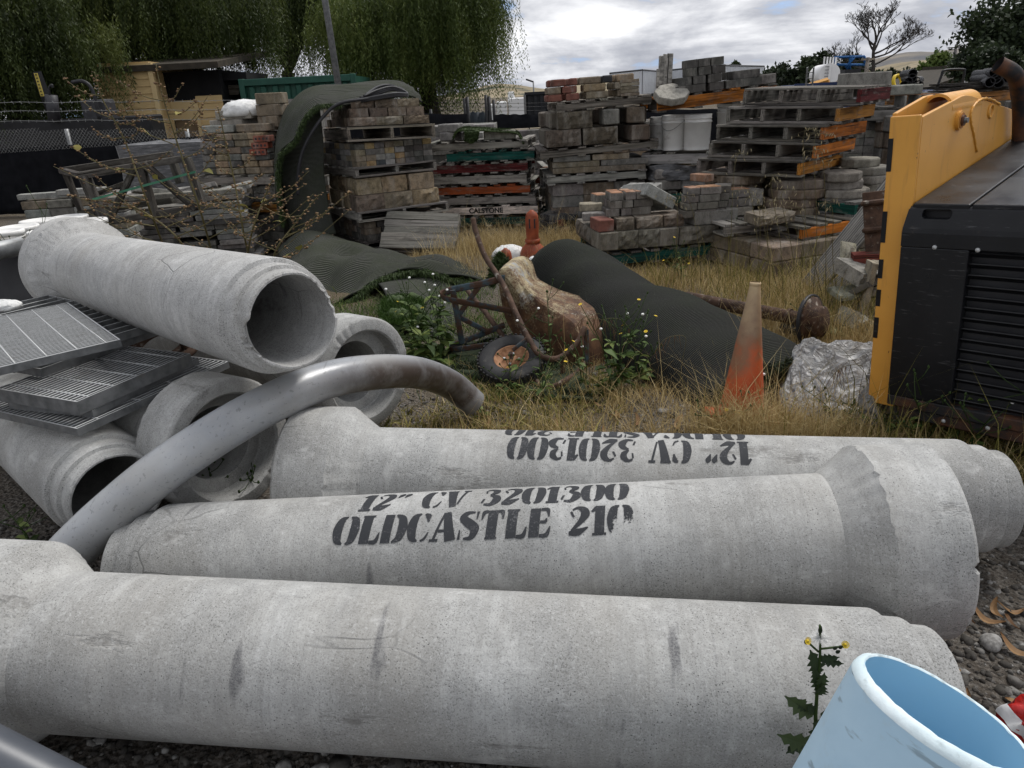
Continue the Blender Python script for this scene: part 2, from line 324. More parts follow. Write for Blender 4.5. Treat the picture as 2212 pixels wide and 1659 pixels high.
M_OAK = leafmat("dark_oak_leaf", (.010, .016, .008), (.024, .037, .017), (.050, .070, .030), .6)
M_LIGHTLEAF = leafmat("fresh_green_leaf", (.040, .065, .014), (.075, .115, .028), (.13, .17, .045), .6)
M_WEED = leafmat("weed_leaf", (.040, .070, .018), (.085, .135, .034), (.17, .21, .06), 8)
M_DRY = leafmat("dry_grass_straw", (.25, .175, .070), (.46, .345, .155), (.62, .50, .27), 2.5, .15)
M_DRYGREEN = leafmat("yellow_green_ground_weed", (.085, .085, .020), (.18, .165, .042), (.33, .28, .085), 4, .2)
M_DEADLEAF = leafmat("dead_eucalyptus_leaf", (.09, .045, .020), (.20, .11, .050), (.36, .23, .11), 4, .1)
M_SEED = leafmat("dried_seed_head", (.11, .065, .035), (.21, .13, .065), (.32, .22, .12), 30, .1)
M_STALK = leafmat("dried_stalk", (.10, .085, .035), (.20, .16, .065), (.30, .24, .11), 5, .05)
M_OATS = leafmat("pale_oat_husk", (.35, .30, .19), (.50, .44, .30), (.66, .60, .45), 20, .3)
M_BARK = simple("tree_bark", (.020, .016, .012), (.055, .044, .034), 12, .95, 40, .8, .02, stretch=(1, 1, .25))
M_DEADBARK = simple("dead_tree_bark", (.030, .027, .025), (.062, .056, .050), 9, .95, 40, .6, .02)
M_PETAL = simple("yellow_petal", (.62, .42, .02), (.75, .55, .04), 30, .6, 20, 0)
M_FLUFF = simple("white_seed_fluff", (.72, .72, .70), (.85, .85, .83), 30, .9, 20, 0)
# ------------------------------------------------------------------ mesh builder
class MB:
    def __init__(s): s.v = []; s.f = []; s.uv = None; s.sm = []; s.at = {}
    def add(s, vs, fs, smooth=False):
        o = len(s.v); s.v += [tuple(p) for p in vs]; s.f += [tuple(i + o for i in f) for f in fs]; s.sm += [smooth] * len(fs); return s
    def box(s, c, d, rot=None, ch=0.0, jit=0.0):
        """box centred at c with size d; ch chamfers every edge"""
        hx, hy, hz = d[0] / 2, d[1] / 2, d[2] / 2; c = Vector(c); M = rot if rot is not None else Matrix.Identity(3)
        if ch <= 0:
            vs = [Vector((x * hx, y * hy, z * hz)) for x in (-1, 1) for y in (-1, 1) for z in (-1, 1)]
            fs = [(0, 1, 3, 2), (4, 6, 7, 5), (0, 4, 5, 1), (2, 3, 7, 6), (0, 2, 6, 4), (1, 5, 7, 3)]
        else:
            vs = []; idx = {}
            for x in (-1, 1):
                for y in (-1, 1):
                    for z in (-1, 1):
                        k = (x, y, z)
                        idx[k] = len(vs)
                        vs += [Vector((x * hx, y * (hy - ch), z * (hz - ch))), Vector((x * (hx - ch), y * hy, z * (hz - ch))), Vector((x * (hx - ch), y * (hy - ch), z * hz))]
            fs = []
            def q(a, b, c_, d_, n):
                # orient outward
                p = [vs[i] for i in (a, b, c_)]
                if (p[1] - p[0]).cross(p[2] - p[0]).dot(Vector(n)) < 0: fs.append((d_, c_, b, a))
                else: fs.append((a, b, c_, d_))
            I = lambda x, y, z, k: idx[(x, y, z)] + k
            for t_ in (-1, 1):
                q(I(t_, -1, -1, 0), I(t_, 1, -1, 0), I(t_, 1, 1, 0), I(t_, -1, 1, 0), (t_, 0, 0))
                q(I(-1, t_, -1, 1), I(1, t_, -1, 1), I(1, t_, 1, 1), I(-1, t_, 1, 1), (0, t_, 0))
                q(I(-1, -1, t_, 2), I(1, -1, t_, 2), I(1, 1, t_, 2), I(-1, 1, t_, 2), (0, 0, t_))
            for a in (-1, 1):
                for b in (-1, 1):
                    q(I(a, b, -1, 0), I(a, b, 1, 0), I(a, b, 1, 1), I(a, b, -1, 1), (a, b, 0))
                    q(I(a, -1, b, 0), I(a, 1, b, 0), I(a, 1, b, 2), I(a, -1, b, 2), (a, 0, b))
                    q(I(-1, a, b, 1), I(1, a, b, 1), I(1, a, b, 2), I(-1, a, b, 2), (0, a, b))
            for k, i in idx.items():
                p = [vs[i + j] for j in range(3)]
                fs.append((i, i + 1, i + 2) if (p[1] - p[0]).cross(p[2] - p[0]).dot(Vector(k)) > 0 else (i + 2, i + 1, i))
        if jit:
            for p in vs: p += Vector((random.uniform(-jit, jit), random.uniform(-jit, jit), random.uniform(-jit, jit)))
        return s.add([c + M @ p for p in vs], fs)
    def tube(s, pts, rad, n=8, caps=True, smooth=True, flat=1.0):
        """tube along pts; rad a number or a list; flat < 1 squashes across the local up"""
        pts = [Vector(p) for p in pts]; m = len(pts); rad = [rad] * m if isinstance(rad, (int, float)) else list(rad)
        o = []; up = None
        for i, p in enumerate(pts):
            t = (pts[min(i + 1, m - 1)] - pts[max(i - 1, 0)]).normalized()
            if up is None:
                a = Vector((0, 0, 1)) if abs(t.z) < .9 else Vector((1, 0, 0)); up = (a - t * a.dot(t)).normalized()
            else: up = (up - t * up.dot(t)).normalized()
            sd_ = t.cross(up)
            for k in range(n):
                a = 2 * math.pi * k / n; o.append(p + sd_ * (math.cos(a) * rad[i]) + up * (math.sin(a) * rad[i] * flat))
        fs = [(i * n + k, i * n + (k + 1) % n, (i + 1) * n + (k + 1) % n, (i + 1) * n + k) for i in range(m - 1) for k in range(n)]
        s.add(o, fs, smooth)
        if caps:
            b = len(s.v) - len(o)
            s.f += [tuple(b + k for k in range(n))[::-1], tuple(b + (m - 1) * n + k for k in range(n))]; s.sm += [False, False]
        return s
    def lathe(s, prof, n=48, axis='Z', smooth=True, fn=None):
        """closed or open profile [(r, h)...] turned about an axis"""
        o = []
        for j, (r, h) in enumerate(prof):
            for k in range(n):
                a = 2 * math.pi * k / n; rr, hh = (r, h) if fn is None else fn(r, h, a, j)
                c_, s_ = math.cos(a) * rr, math.sin(a) * rr
                o.append((c_, s_, hh) if axis == 'Z' else (hh, c_, s_))
        fs = [(j * n + k, j * n + (k + 1) % n, (j + 1) * n + (k + 1) % n, (j + 1) * n + k) for j in range(len(prof) - 1) for k in range(n)]
        return s.add(o, fs, smooth)
    def prism(s, outline, d, M=None):
        """flat outline [(x, z)] thickened by d along +y; M places it"""
        n = len(outline); M = M or Matrix.Identity(4)
        vs = [M @ Vector((x, 0, z)) for x, z in outline] + [M @ Vector((x, d, z)) for x, z in outline]
        fs = [tuple(range(n)), tuple(range(2 * n - 1, n - 1, -1))] + [(i, i + n, (i + 1) % n + n, (i + 1) % n) for i in range(n)]
        return s.add(vs, fs)
    def grid(s, fn, nu, nv, smooth=True, uvs=None):
        o = [fn(i / nu, j / nv) for i in range(nu + 1) for j in range(nv + 1)]; w = nv + 1
        b = len(s.v)
        s.add(o, [(i * w + j, (i + 1) * w + j, (i + 1) * w + j + 1, i * w + j + 1) for i in range(nu) for j in range(nv)], smooth)
        if uvs:
            if s.uv is None: s.uv = {}
            for i in range(nu + 1):
                for j in range(nv + 1): s.uv[b + i * w + j] = (i / nu * uvs[0], j / nv * uvs[1])
        return s
    def mesh(s, name, fixn=False):
        me = bpy.data.meshes.new(name); me.from_pydata(s.v, [], s.f)
        me.polygons.foreach_set("use_smooth", s.sm)
        if s.uv is not None:
            lay = me.uv_layers.new(name="UVMap")
            for lp in me.loops: lay.data[lp.index].uv = s.uv.get(lp.vertex_index, (0, 0))
        for k, vals in s.at.items():
            a = me.color_attributes.new(k, 'FLOAT_COLOR', 'POINT')
            a.data.foreach_set("color", np.repeat(np.asarray(vals, float), 4))
        if fixn:
            bm = bmesh.new(); bm.from_mesh(me); bmesh.ops.recalc_face_normals(bm, faces=bm.faces); bm.to_mesh(me); bm.free()
        me.update(); return me
    def build(s, name, mat, parent=None, color=None, fixn=False, loc=None, rot=None):
        return link(name, s.mesh(name, fixn), mat, parent, color, loc, rot)

def link(name, me, mat=None, parent=None, color=None, loc=None, rot=None):
    o = bpy.data.objects.new(name, me); COL.objects.link(o)
    if mat is not None:
        if not me.materials: me.materials.append(mat)
        elif me.materials[0] is not mat: o.material_slots[0].link = 'OBJECT'; o.material_slots[0].material = mat
    if parent is not None: o.parent = parent
    if color is not None: o.color = (*color, 1)
    if loc is not None: o.location = loc
    if rot is not None: o.rotation_euler = rot
    return o
def tag(o, label=None, cat=None, group=None, kind=None):
    if label: o["label"] = label
    if cat: o["category"] = cat
    if group: o["group"] = group
    if kind: o["kind"] = kind
    return o
def thing(name, label, cat, loc=(0, 0, 0), rz=0.0, group=None, rot=None):
    o = bpy.data.objects.new(name, None); COL.objects.link(o); o.empty_display_size = .1
    o.location = loc; o.rotation_euler = rot if rot is not None else (0, 0, rz)
    return tag(o, label, cat, group)
def copy_tree(o, parent=None):
    c_ = o.copy(); COL.objects.link(c_); c_.parent = parent
    for ch in list(o.children): copy_tree(ch, c_)
    return c_
def smooth_path(pts, n=6):
    """Catmull-Rom through pts"""
    P = [Vector(p) for p in pts]; P = [P[0] * 2 - P[1]] + P + [P[-1] * 2 - P[-2]]; out = []
    for i in range(1, len(P) - 2):
        for k in range(n):
            t = k / n
            out.append(.5 * (2 * P[i] + (P[i + 1] - P[i - 1]) * t + (2 * P[i - 1] - 5 * P[i] + 4 * P[i + 1] - P[i + 2]) * t * t + (3 * P[i] - P[i - 1] - 3 * P[i + 1] + P[i + 2]) * t ** 3))
    return out + [P[-2]]
def lerp(a, b, t): return a + (b - a) * t
def vary(c, amt=.12, hue=.03):
    k = 1 + random.uniform(-amt, amt); return tuple(max(.003, x * k * (1 + random.uniform(-hue, hue))) for x in c)
def fastmesh(name, verts, faces, mat, parent=None, attrs=None, loc=None, smooth=False):
    """numpy mesh: verts (n,3), faces (m,k) with one k"""
    me = bpy.data.meshes.new(name); n = len(verts); mfa, k = faces.shape
    me.vertices.add(n); me.vertices.foreach_set("co", np.asarray(verts, np.float32).ravel())
    me.loops.add(mfa * k); me.loops.foreach_set("vertex_index", np.asarray(faces, np.int32).ravel())
    me.polygons.add(mfa); me.polygons.foreach_set("loop_start", np.arange(0, mfa * k, k, dtype=np.int32)); me.polygons.foreach_set("loop_total", np.full(mfa, k, np.int32))
    if smooth: me.polygons.foreach_set("use_smooth", np.ones(mfa, bool))
    for key, vals in (attrs or {}).items():
        a = me.color_attributes.new(key, 'FLOAT_COLOR', 'POINT'); a.data.foreach_set("color", np.repeat(np.asarray(vals, np.float32), 4))
    me.update(calc_edges=True); me.validate()
    return link(name, me, mat, parent, None, loc)
def vnoise(x, y, seed=0):
    """smooth value noise, numpy"""
    xi, yi = np.floor(x).astype(int), np.floor(y).astype(int); fx, fy = x - xi, y - yi
    fx, fy = fx * fx * (3 - 2 * fx), fy * fy * (3 - 2 * fy)
    def h(a, b):
        n = (a * 374761393 + b * 668265263 + seed * 982451653) & 0x7fffffff; n = ((n ^ (n >> 13)) * 1274126177) & 0x7fffffff
        return (n & 0xffff) / 65535.0
    return (h(xi, yi) * (1 - fx) + h(xi + 1, yi) * fx) * (1 - fy) + (h(xi, yi + 1) * (1 - fx) + h(xi + 1, yi + 1) * fx) * fy
def blades(name, base, height, width, lean, mat, parent=None, seg=2):
    """thin tapering grass blades. base (n,3); height, width (n,), lean (n,2) horizontal reach of the tip"""
    n = len(base); ang = RNG.uniform(0, math.pi * 2, n); sx, sy = np.cos(ang) * width / 2, np.sin(ang) * width / 2
    V = []
    for k in range(seg + 1):
        t = k / seg; w = (1 - t) ** .8
        cx = base[:, 0] + lean[:, 0] * t * t; cy = base[:, 1] + lean[:, 1] * t * t; cz = base[:, 2] + height * t * (1 - .12 * t)
        V += [np.stack([cx - sx * w, cy - sy * w, cz], 1), np.stack([cx + sx * w, cy + sy * w, cz], 1)]
    V = np.stack(V, 1).reshape(-1, 3); m = 2 * (seg + 1); o = np.arange(n)[:, None] * m
    F = np.concatenate([o + np.array([2 * k, 2 * k + 1, 2 * k + 3, 2 * k + 2]) for k in range(seg)], 0)
    tint = np.repeat(RNG.uniform(0, 1, n), m)
    return fastmesh(name, V, F, mat, parent, {"tint": tint})

# ------------------------------------------------------------------ ground
def ground_z(x, y):
    return (vnoise(np.asarray(x) * .55 + 40, np.asarray(y) * .55 + 40, 3) - .5) * .05 + (vnoise(np.asarray(x) * 2.3 + 90, np.asarray(y) * 2.3, 5) - .5) * .022 - .02
t = NT("dirt_and_gravel"); v = t.coord("Object", False)
c0 = t.ramp(t.noise(v, 1.1, 7, .65), [(.35, (.060, .050, .041)), (.65, (.115, .098, .080))])
c0 = t.mix(t.ramp(t.noise(v, 60, 5, .7), [(.42, 0.0), (.62, .8)]), c0, (.20, .185, .165))
c0 = t.mix(t.ramp(t.noise(v, 90, 4, .7), [(.36, .8), (.48, 0.0)]), c0, (.022, .019, .016))
far = t.node("ShaderNodeSeparateXYZ"); t.l.new(v, far.inputs[0])
straw = t.math('MULTIPLY', t.ramp(t.noise(v, .9, 5, .6), [(.40, 0.0), (.56, 1.0)]), t.ramp(t.math('MULTIPLY', far.outputs[1], .1), [(.27, 0.0), (.34, 1.0)]))
c0 = t.mix(t.math('MULTIPLY', straw, .6), c0, (.13, .10, .055))
M_GROUND = t.done(c0, .95, t.bump(t.math('ADD', t.noise(v, 45, 6, .7), t.voro(v, 55)), .9, .02), 0, .15)
xs = np.concatenate([np.linspace(-4000, -30, 14), np.linspace(-20, -4, 24), np.linspace(-3.8, 4.5, 120), np.linspace(5, 25, 30), np.linspace(40, 4000, 14)])
ys = np.concatenate([np.linspace(-60, -2, 6), np.linspace(0, 9, 110), np.linspace(9.4, 30, 40), np.linspace(40, 6000, 16)])
GX, GY = np.meshgrid(xs, ys, indexing='ij')
near = np.clip(1 - (np.hypot(GX, GY - 6) - 25) / 30, 0, 1)
GZ = ground_z(GX, GY) * near
nv = len(ys)
I, J = np.meshgrid(np.arange(len(xs) - 1), np.arange(nv - 1), indexing='ij'); I = I.ravel(); J = J.ravel()
F = np.stack([I * nv + J, (I + 1) * nv + J, (I + 1) * nv + J + 1, I * nv + J + 1], 1)
g = fastmesh("ground", np.stack([GX, GY, GZ], -1).reshape(-1, 3), F, M_GROUND, smooth=True)
tag(g, "bare dirt ground with gravel and dry straw", "ground", kind="structure")

# loose stones of the gravel
M_GRAVEL = None
t = NT("gravel_stones"); at_ = t.attr("tint"); v = t.coord("Object", False)
col = t.ramp(at_, [(.0, (.030, .027, .024)), (.45, (.085, .080, .072)), (.8, (.18, .172, .16)), (1.0, (.33, .325, .31))])
col = t.mix(t.ramp(t.noise(v, 70, 5), [(.4, .5), (.6, 0.0)]), col, (.04, .035, .03))
M_GRAVEL = t.done(col, .9, t.bump(t.noise(v, 120, 4, .7), .4, .004), 0, .2)
ico_v = []; bm = bmesh.new(); bmesh.ops.create_icosphere(bm, subdivisions=1, radius=1); ICO_V = np.array([p.co[:] for p in bm.verts]); ICO_F = np.array([[q.index for q in f_.verts] for f_ in bm.faces]); bm.free()
def stones(name, P, S, mat, parent=None):
    n = len(P); k = len(ICO_V)
    V = ICO_V[None] * (1 + RNG.uniform(-.28, .28, (n, k, 1))); V = V * (S[:, None, None] * RNG.uniform(.55, 1.25, (n, 1, 3)) * np.array([1, 1, .7]))
    a = RNG.uniform(0, 6.28, n); ca, sa = np.cos(a)[:, None], np.sin(a)[:, None]
    V = np.stack([V[..., 0] * ca - V[..., 1] * sa, V[..., 0] * sa + V[..., 1] * ca, V[..., 2]], -1) + P[:, None, :]
    F_ = (np.arange(n)[:, None, None] * k + ICO_F[None]).reshape(-1, 3)
    return fastmesh(name, V.reshape(-1, 3), F_, mat, parent, {"tint": np.repeat(RNG.uniform(0, 1, n) ** 1.3, k)})
def scatter(n, x0, x1, y0, y1):
    x = RNG.uniform(x0, x1, n); y = RNG.uniform(y0, y1, n); return np.stack([x, y, ground_z(x, y)], 1)
P = np.concatenate([scatter(5200, -1.6, 2.1, .85, 1.45), scatter(3800, 1.0, 2.7, 1.1, 2.6), scatter(2600, -2.4, -1.0, 1.5, 2.6), scatter(2600, -.9, 2.3, 2.6, 4.2), scatter(700, -.6, 1.8, 1.4, 2.6)])
S = np.clip(RNG.lognormal(-4.75, .48, len(P)), .004, .032)
tag(stones("gravel", P, S, M_GRAVEL), "loose grey gravel stones strewn over the dirt", "gravel", kind="stuff")
# ------------------------------------------------------------------ concrete pipes
PR, PI_, PB, PL = .203, .1525, .280, 2.52
def pipe(spig, bell, label, mat, roll=0.0, chip_s=.004, chip_b=.004, seed=1, bite=None, n=112, group="concrete drain pipes in the pile"):
    spig, bell = Vector(spig), Vector(bell); L = (bell - spig).length
    ax = (bell - spig).normalized(); side = ax.cross(Vector((0, 0, 1))).normalized(); up = side.cross(ax)
    root = thing("concrete_pipe", label, "pipe", group=group)
    root.matrix_world = Matrix(((ax.x, -side.x, up.x, spig.x), (ax.y, -side.y, up.y, spig.y), (ax.z, -side.z, up.z, spig.z), (0, 0, 0, 1)))
    rs = np.random.default_rng(seed); ph = rs.uniform(0, 6.28, 12); am = rs.uniform(.3, 1, 12)
    def nz(a): return -.35 + sum(am[i] * math.sin((i * 3 + 3) * a + ph[i]) for i in range(12)) / 6 + sum(am[i] * math.sin((i * 7 + 23) * a + ph[-i]) for i in range(8)) / 5
    prof = [(PI_, L - .10), (PI_, L * .75), (PI_, L * .5), (PI_, L * .25), (PI_, .03), (PI_ + .002, .008), (.155, .0), (.161, .0), (.1675, .007), (.1695, .060), (.1825, .064), (.1845, .068), (.1860, .126), (.2005, .131), (PR, .137)]
    prof += [(PR, lerp(.2, L - .33, k / 14)) for k in range(15)]
    prof += [(PR, L - .300), (PB - .012, L - .208), (PB, L - .196), (PB, L - .12), (PB, L - .012), (PB - .006, L - .003), (PB - .012, L), (.222, L), (.214, L - .008), (.212, L - .09), (.205, L - .098), (PI_ + .004, L - .098), (PI_, L - .10)]
    def fn(r, h, a, j):
        if h < .02 and r > .15:
            d = max(0, nz(a)) * chip_s
            if bite:
                for (a0, wd, dep) in bite:
                    q = abs((a - a0 + math.pi) % (2 * math.pi) - math.pi) / wd
                    if q < 1: d += dep * (1 - q * q) * (.75 + .35 * nz(a * 3 + 1)) * (1.0 if r < .17 else .8)
            return r - (d * .15 if r > .165 else 0), h + max(0, d)
        if h > L - .015 and r > .2:
            d = max(0, nz(a + 2)) * chip_b; return r - d * .25, h - d
        if abs(r - (PB - .012)) < 1e-6 or abs(r - PB) < 1e-6 and h < L - .15: return r - max(0, nz(a + 4)) * chip_b * .7, h + nz(a * 1.3) * chip_b * .6
        return r, h
    mb = MB().lathe(prof, n, 'X', True, fn)
    b = mb.build("pipe_wall", mat, root, fixn=True)
    b.data.set_sharp_from_angle(angle=R(32))
    b.rotation_euler = (roll, 0, 0)
    return root

# fat stencil letters, drawn as ribbons (path, widths)
G = {}
def _o(w): return [([(w * .46, .985), (w * .26, .86), (w * .185, .5), (w * .26, .14), (w * .46, .015)], [.03, .19, .245, .19, .03]), ([(w * .60, .985), (w * .80, .86), (w * .875, .5), (w * .80, .14), (w * .60, .015)], [.03, .19, .245, .19, .03])]
G['O'] = (.80, _o(.76)); G['0'] = (.74, _o(.70))
G['C'] = (.72, [_o(.76)[0], ([(.47, .975), (.58, .88), (.615, .66)], [.04, .15, .03]), ([(.45, .025), (.57, .10), (.66, .30)], [.05, .06, .02])])
G['V'] = (.80, [([(.17, .99), (.37, .01)], [.27, .17]), ([(.66, .97), (.50, .12)], [.06, .05]), ([(.0, .965), (.36, .965)], [.07, .07]), ([(.54, .965), (.78, .965)], [.07, .07])])
G['1'] = (.48, [([(.26, .0), (.26, 1.0)], [.23, .23]), ([(.02, .78), (.16, .93)], [.05, .12]), ([(.06, .03), (.46, .03)], [.06, .06])])
G['2'] = (.66, [([(.09, .70), (.15, .73)], [.16, .19]), ([(.12, .88), (.28, .955), (.45, .86), (.49, .68), (.36, .44), (.12, .16)], [.04, .08, .19, .22, .13, .05]), ([(.05, .08), (.30, .11), (.59, .26)], [.10, .20, .03])])
G['3'] = (.66, [([(.12, .90), (.27, .955), (.43, .84), (.43, .70), (.28, .545)], [.05, .08, .19, .18, .04]), ([(.28, .52), (.48, .42), (.52, .25), (.36, .05), (.14, .06)], [.04, .17, .25, .11, .05]), ([(.09, .76), (.15, .77)], [.14, .17]), ([(.06, .23), (.13, .21)], [.15, .18])])
G['"'] = (.52, [([(.10, .93), (.14, .86), (.06, .64)], [.10, .17, .02]), ([(.32, .93), (.36, .86), (.28, .64)], [.10, .17, .02])])
G['L'] = (.70, [([(.22, .0), (.22, 1.0)], [.25, .25]), ([(.04, .97), (.42, .97)], [.055, .055]), ([(.38, .045), (.58, .07), (.66, .36)], [.09, .12, .02])])
G['D'] = (.80, [([(.18, .0), (.18, 1.0)], [.24, .24]), ([(.38, .985), (.58, .84), (.65, .5), (.58, .16), (.38, .015)], [.04, .19, .25, .19, .04])])
G['A'] = (.80, [([(.35, .94), (.12, .04)], [.05, .06]), ([(.42, 1.0), (.63, .0)], [.18, .27]), ([(.24, .33), (.46, .33)], [.07, .07]), ([(.0, .03), (.26, .03)], [.06, .06])])
G['S'] = (.68, [([(.48, .955), (.25, .93), (.15, .75), (.34, .55), (.53, .36), (.45, .08), (.22, .045)], [.04, .12, .19, .25, .23, .13, .04]), ([(.57, .98), (.56, .68)], [.06, .02]), ([(.08, .02), (.09, .33)], [.06, .02])])
G['T'] = (.72, [([(.35, .0), (.35, 1.0)], [.25, .25]), ([(.20, .955), (.08, .93), (.03, .66)], [.08, .11, .02]), ([(.50, .955), (.62, .93), (.67, .66)], [.08, .11, .02]), ([(.18, .03), (.52, .03)], [.055, .055])])
G['E'] = (.74, [([(.19, .0), (.19, 1.0)], [.25, .25]), ([(.35, .955), (.54, .93), (.60, .68)], [.08, .11, .02]), ([(.35, .5), (.50, .5), (.53, .62)], [.07, .09, .02]), ([(.35, .045), (.56, .07), (.65, .34)], [.08, .12, .02])])
def lettering(parent, text, x0, x1, th_top, th_bot, flip=1, slant=.09, fade=None, rad=PR):
    """text runs along the pipe from x0 to x1 between two angles round it"""
    mb = MB(); cur = 0.0; W = sum(.42 if c == ' ' else G[c][0] for c in text); fades = []
    for ch in text + ' ':
        if ch == ' ':
            cur += .42; mb.at["fade"] = fades; mb.build("lettering", M_STENCIL, parent); mb = MB(); fades = []; continue
        w, strokes = G[ch]
        for pts, wid in strokes:
            q = smooth_path([(p[0], p[1], 0) for p in pts], 5); m_ = len(q); row = []
            for i, p in enumerate(q):
                t_ = (q[min(i + 1, m_ - 1)] - q[max(i - 1, 0)]).normalized(); nn = Vector((-t_.y, t_.x, 0))
                f = i / (m_ - 1) * (len(wid) - 1); k = min(int(f), len(wid) - 2); ww = lerp(wid[k], wid[k + 1], f - k) * .58 + .006
                row.append([p + nn * ww * s_ for s_ in (-1, -.33, .33, 1)])
            vs = []
            for r_ in row:
                for p in r_:
                    gx = (cur + p.x + slant * (p.y - .5)) / W; x = lerp(x0, x1, gx); th = lerp(th_bot, th_top, p.y)
                    rr = rad + .0016
                    vs.append((x, -math.sin(th) * rr * flip, math.cos(th) * rr)); fades.append(1.0 if fade is None else fade(gx, p.y))
            mb.add(vs, [(i * 4 + k, i * 4 + k + 1, (i + 1) * 4 + k + 1, (i + 1) * 4 + k) for i in range(m_ - 1) for k in range(3)], True)
        cur += w

pA = pipe((.975, 1.275, .178), (-1.53, 1.545, .262), "bare concrete pipe with no lettering, its narrow end beside the blue plastic pipe", M_PIPE, 1.2, .004, .006, 3)
pB = pipe((-1.30, 1.995, .165), (1.20, 1.725, .315), "concrete pipe stencilled upright 12 inch CV 3201300 OLDCASTLE 210", M_PIPE, 2.2, .006, .012, 5)
lettering(pB, '12" CV 3201300', .83, 1.655, R(-17), R(11), 1)
lettering(pB, 'OLDCASTLE 210', .77, 1.66, R(17), R(43), 1, fade=lambda x, y: 1.0 - .36 * max(0, x - .35) * (1.35 - y) - (.10 if y < .06 else 0) - (.22 if x > .93 else 0))
pC = pipe((1.665, 2.095, .195), (-.835, 2.42, .235), "concrete pipe with its stencilled lettering upside down, lying against the dry grass", M_PIPE, .4, .005, .012, 8)
lettering(pC, '12" CV 3201300', .86, 1.70, R(34), R(3), -1)
lettering(pC, 'OLDCASTLE 210', .86, 1.72, R(-1), R(-28), -1)
pD = pipe((-.715, 2.285, .905), (-2.47, 4.07, .775), "pale concrete pipe lying on top of the pile with a broken rim", M_PIPE_W, 0.0, .010, .013, 13, bite=[(2.60, .70, .060), (6.0, .60, .075)])
E0 = Vector((-.70, 3.22, .345))
pE = pipe(E0 + Vector((-1.96, 1.58, -.08)), E0, "concrete pipe with its wide bell mouth open beside the turf and weeds", M_PIPE, .9, .006, .010, 21)
pF = pipe((-1.125 - 2.1, 2.54 + 1.39, .23), (-1.125, 2.54, .325), "concrete pipe whose bell mouth opens under the steel grates and the bent conduit", M_PIPE, 2.9, .006, .008, 34)
pG = pipe(gnd(256, 1072, .265), gnd(256, 1072, .265) + Vector((-1.84, 1.72, .02)), "stained concrete pipe under the lowest steel grate, small weeds before its narrow end", M_PIPE, 4.1, .006, .006, 55)

# ------------------------------------------------------------------ bent grey conduit
path = [gnd(60, 1300, .12), gnd(140, 1205, .24), gnd(240, 1108, .36), gnd(370, 1003, .485), gnd(540, 895, .565), gnd(690, 826, .575), gnd(810, 804, .52), gnd(905, 806, .40), gnd(975, 832, .22), gnd(1022, 872, .085)]
sp = smooth_path(path, 8)
mb = MB(); mb.tube(sp, .074, 40, False)
st = []
for i in range(len(sp)):
    u = i / (len(sp) - 1); k = .95 * max(0, min(1, (u - .46) / .2)) * (1 if u < .97 else .5)
    for q in range(40):
        a = 2 * math.pi * q / 40; st.append(k * max(0, min(1, .15 + 1.0 * (math.cos(a) - math.sin(a) * .55))))
mb.at["stain"] = st
tb = thing("bent_conduit", "thick grey bent conduit pipe with brown stains, arching over the concrete pipes", "conduit")
c_ = mb.build("conduit_wall", M_ELBOW, tb)
inner = MB(); inner.tube(sp, .066, 32, False); inner.at["stain"] = [0.2] * len(inner.v)
i_ = inner.build("conduit_bore", M_ELBOW, tb)
for e, nx in ((sp[0], sp[1]), (sp[-1], sp[-2])):
    ax = (e - nx).normalized(); q = ax.to_track_quat('Z', 'Y').to_matrix().to_4x4(); q.translation = e
    rb = MB().lathe([(.066, 0), (.074, 0)], 40, 'Z', False); rb.v = [tuple(q @ Vector(p)) for p in rb.v]; rb.at["stain"] = [0.3] * len(rb.v)
    rb.build("conduit_rim", M_ELBOW, tb)

# ------------------------------------------------------------------ blue plastic pipe standing by the corner
pc = EYE + (FW + RT * ((2041 * 1024 / 2212 - 512) / CAM_F) + UP * ((384 - 1528 * 1024 / 2212) / CAM_F)) * .96
rd = (pc - EYE).normalized(); im = (RT * .52 + UP * .854); im = (im - rd * im.dot(rd)).normalized(); axb = (im * .95 - rd * .31).normalized()
LB = pc.z / axb.z + .02
tb = thing("blue_plastic_pipe", "short upright pale blue plastic pipe with a scuffed rim", "pipe")
q = axb.to_track_quat('Z', 'Y').to_matrix().to_4x4(); q.translation = pc - axb * LB; tb.matrix_world = q
MB().lathe([(.1190, 0), (.1190, LB * .5), (.1190, LB - .016)], 72).build("pipe_wall", M_BLUEPVC, tb)
MB().lathe([(.1190, LB - .016), (.1186, LB - .012), (.1150, LB - .004), (.1075, LB), (.1075, LB), (.1050, LB - .003)], 72, fn=lambda r, h, a, j: (r - .0008 * max(0, math.sin(9 * a) * math.sin(23 * a + 1)), h - .002 * max(0, math.sin(5 * a + 1) * math.sin(17 * a)) if h > LB - .01 else h)).build("scuffed_rim", M_BLUEEDGE, tb)
MB().lathe([(.1050, LB - .003), (.1046, LB * .5), (.1046, 0)], 72).build("pipe_bore", M_BLUEIN, tb)

# dark grey plastic pipe crossing the corner
a0, a1 = gnd(-60, 1618, .30), gnd(190, 1745, .16); d_ = (a1 - a0)
a0 = a0 - d_ * 1.8; a1 = a1 + d_ * .85
tb = thing("dark_plastic_pipe", "smooth dark grey plastic pipe leaning low in front of the bare concrete pipe", "pipe")
MB().tube([lerp(a0, a1, k / 4) for k in range(5)], .062, 40, False).build("pipe_wall", M_DARKPVC, tb)
MB().tube([lerp(a0, a1, k / 4) for k in range(5)], .055, 32, False).build("pipe_bore", M_DARKPVC, tb)

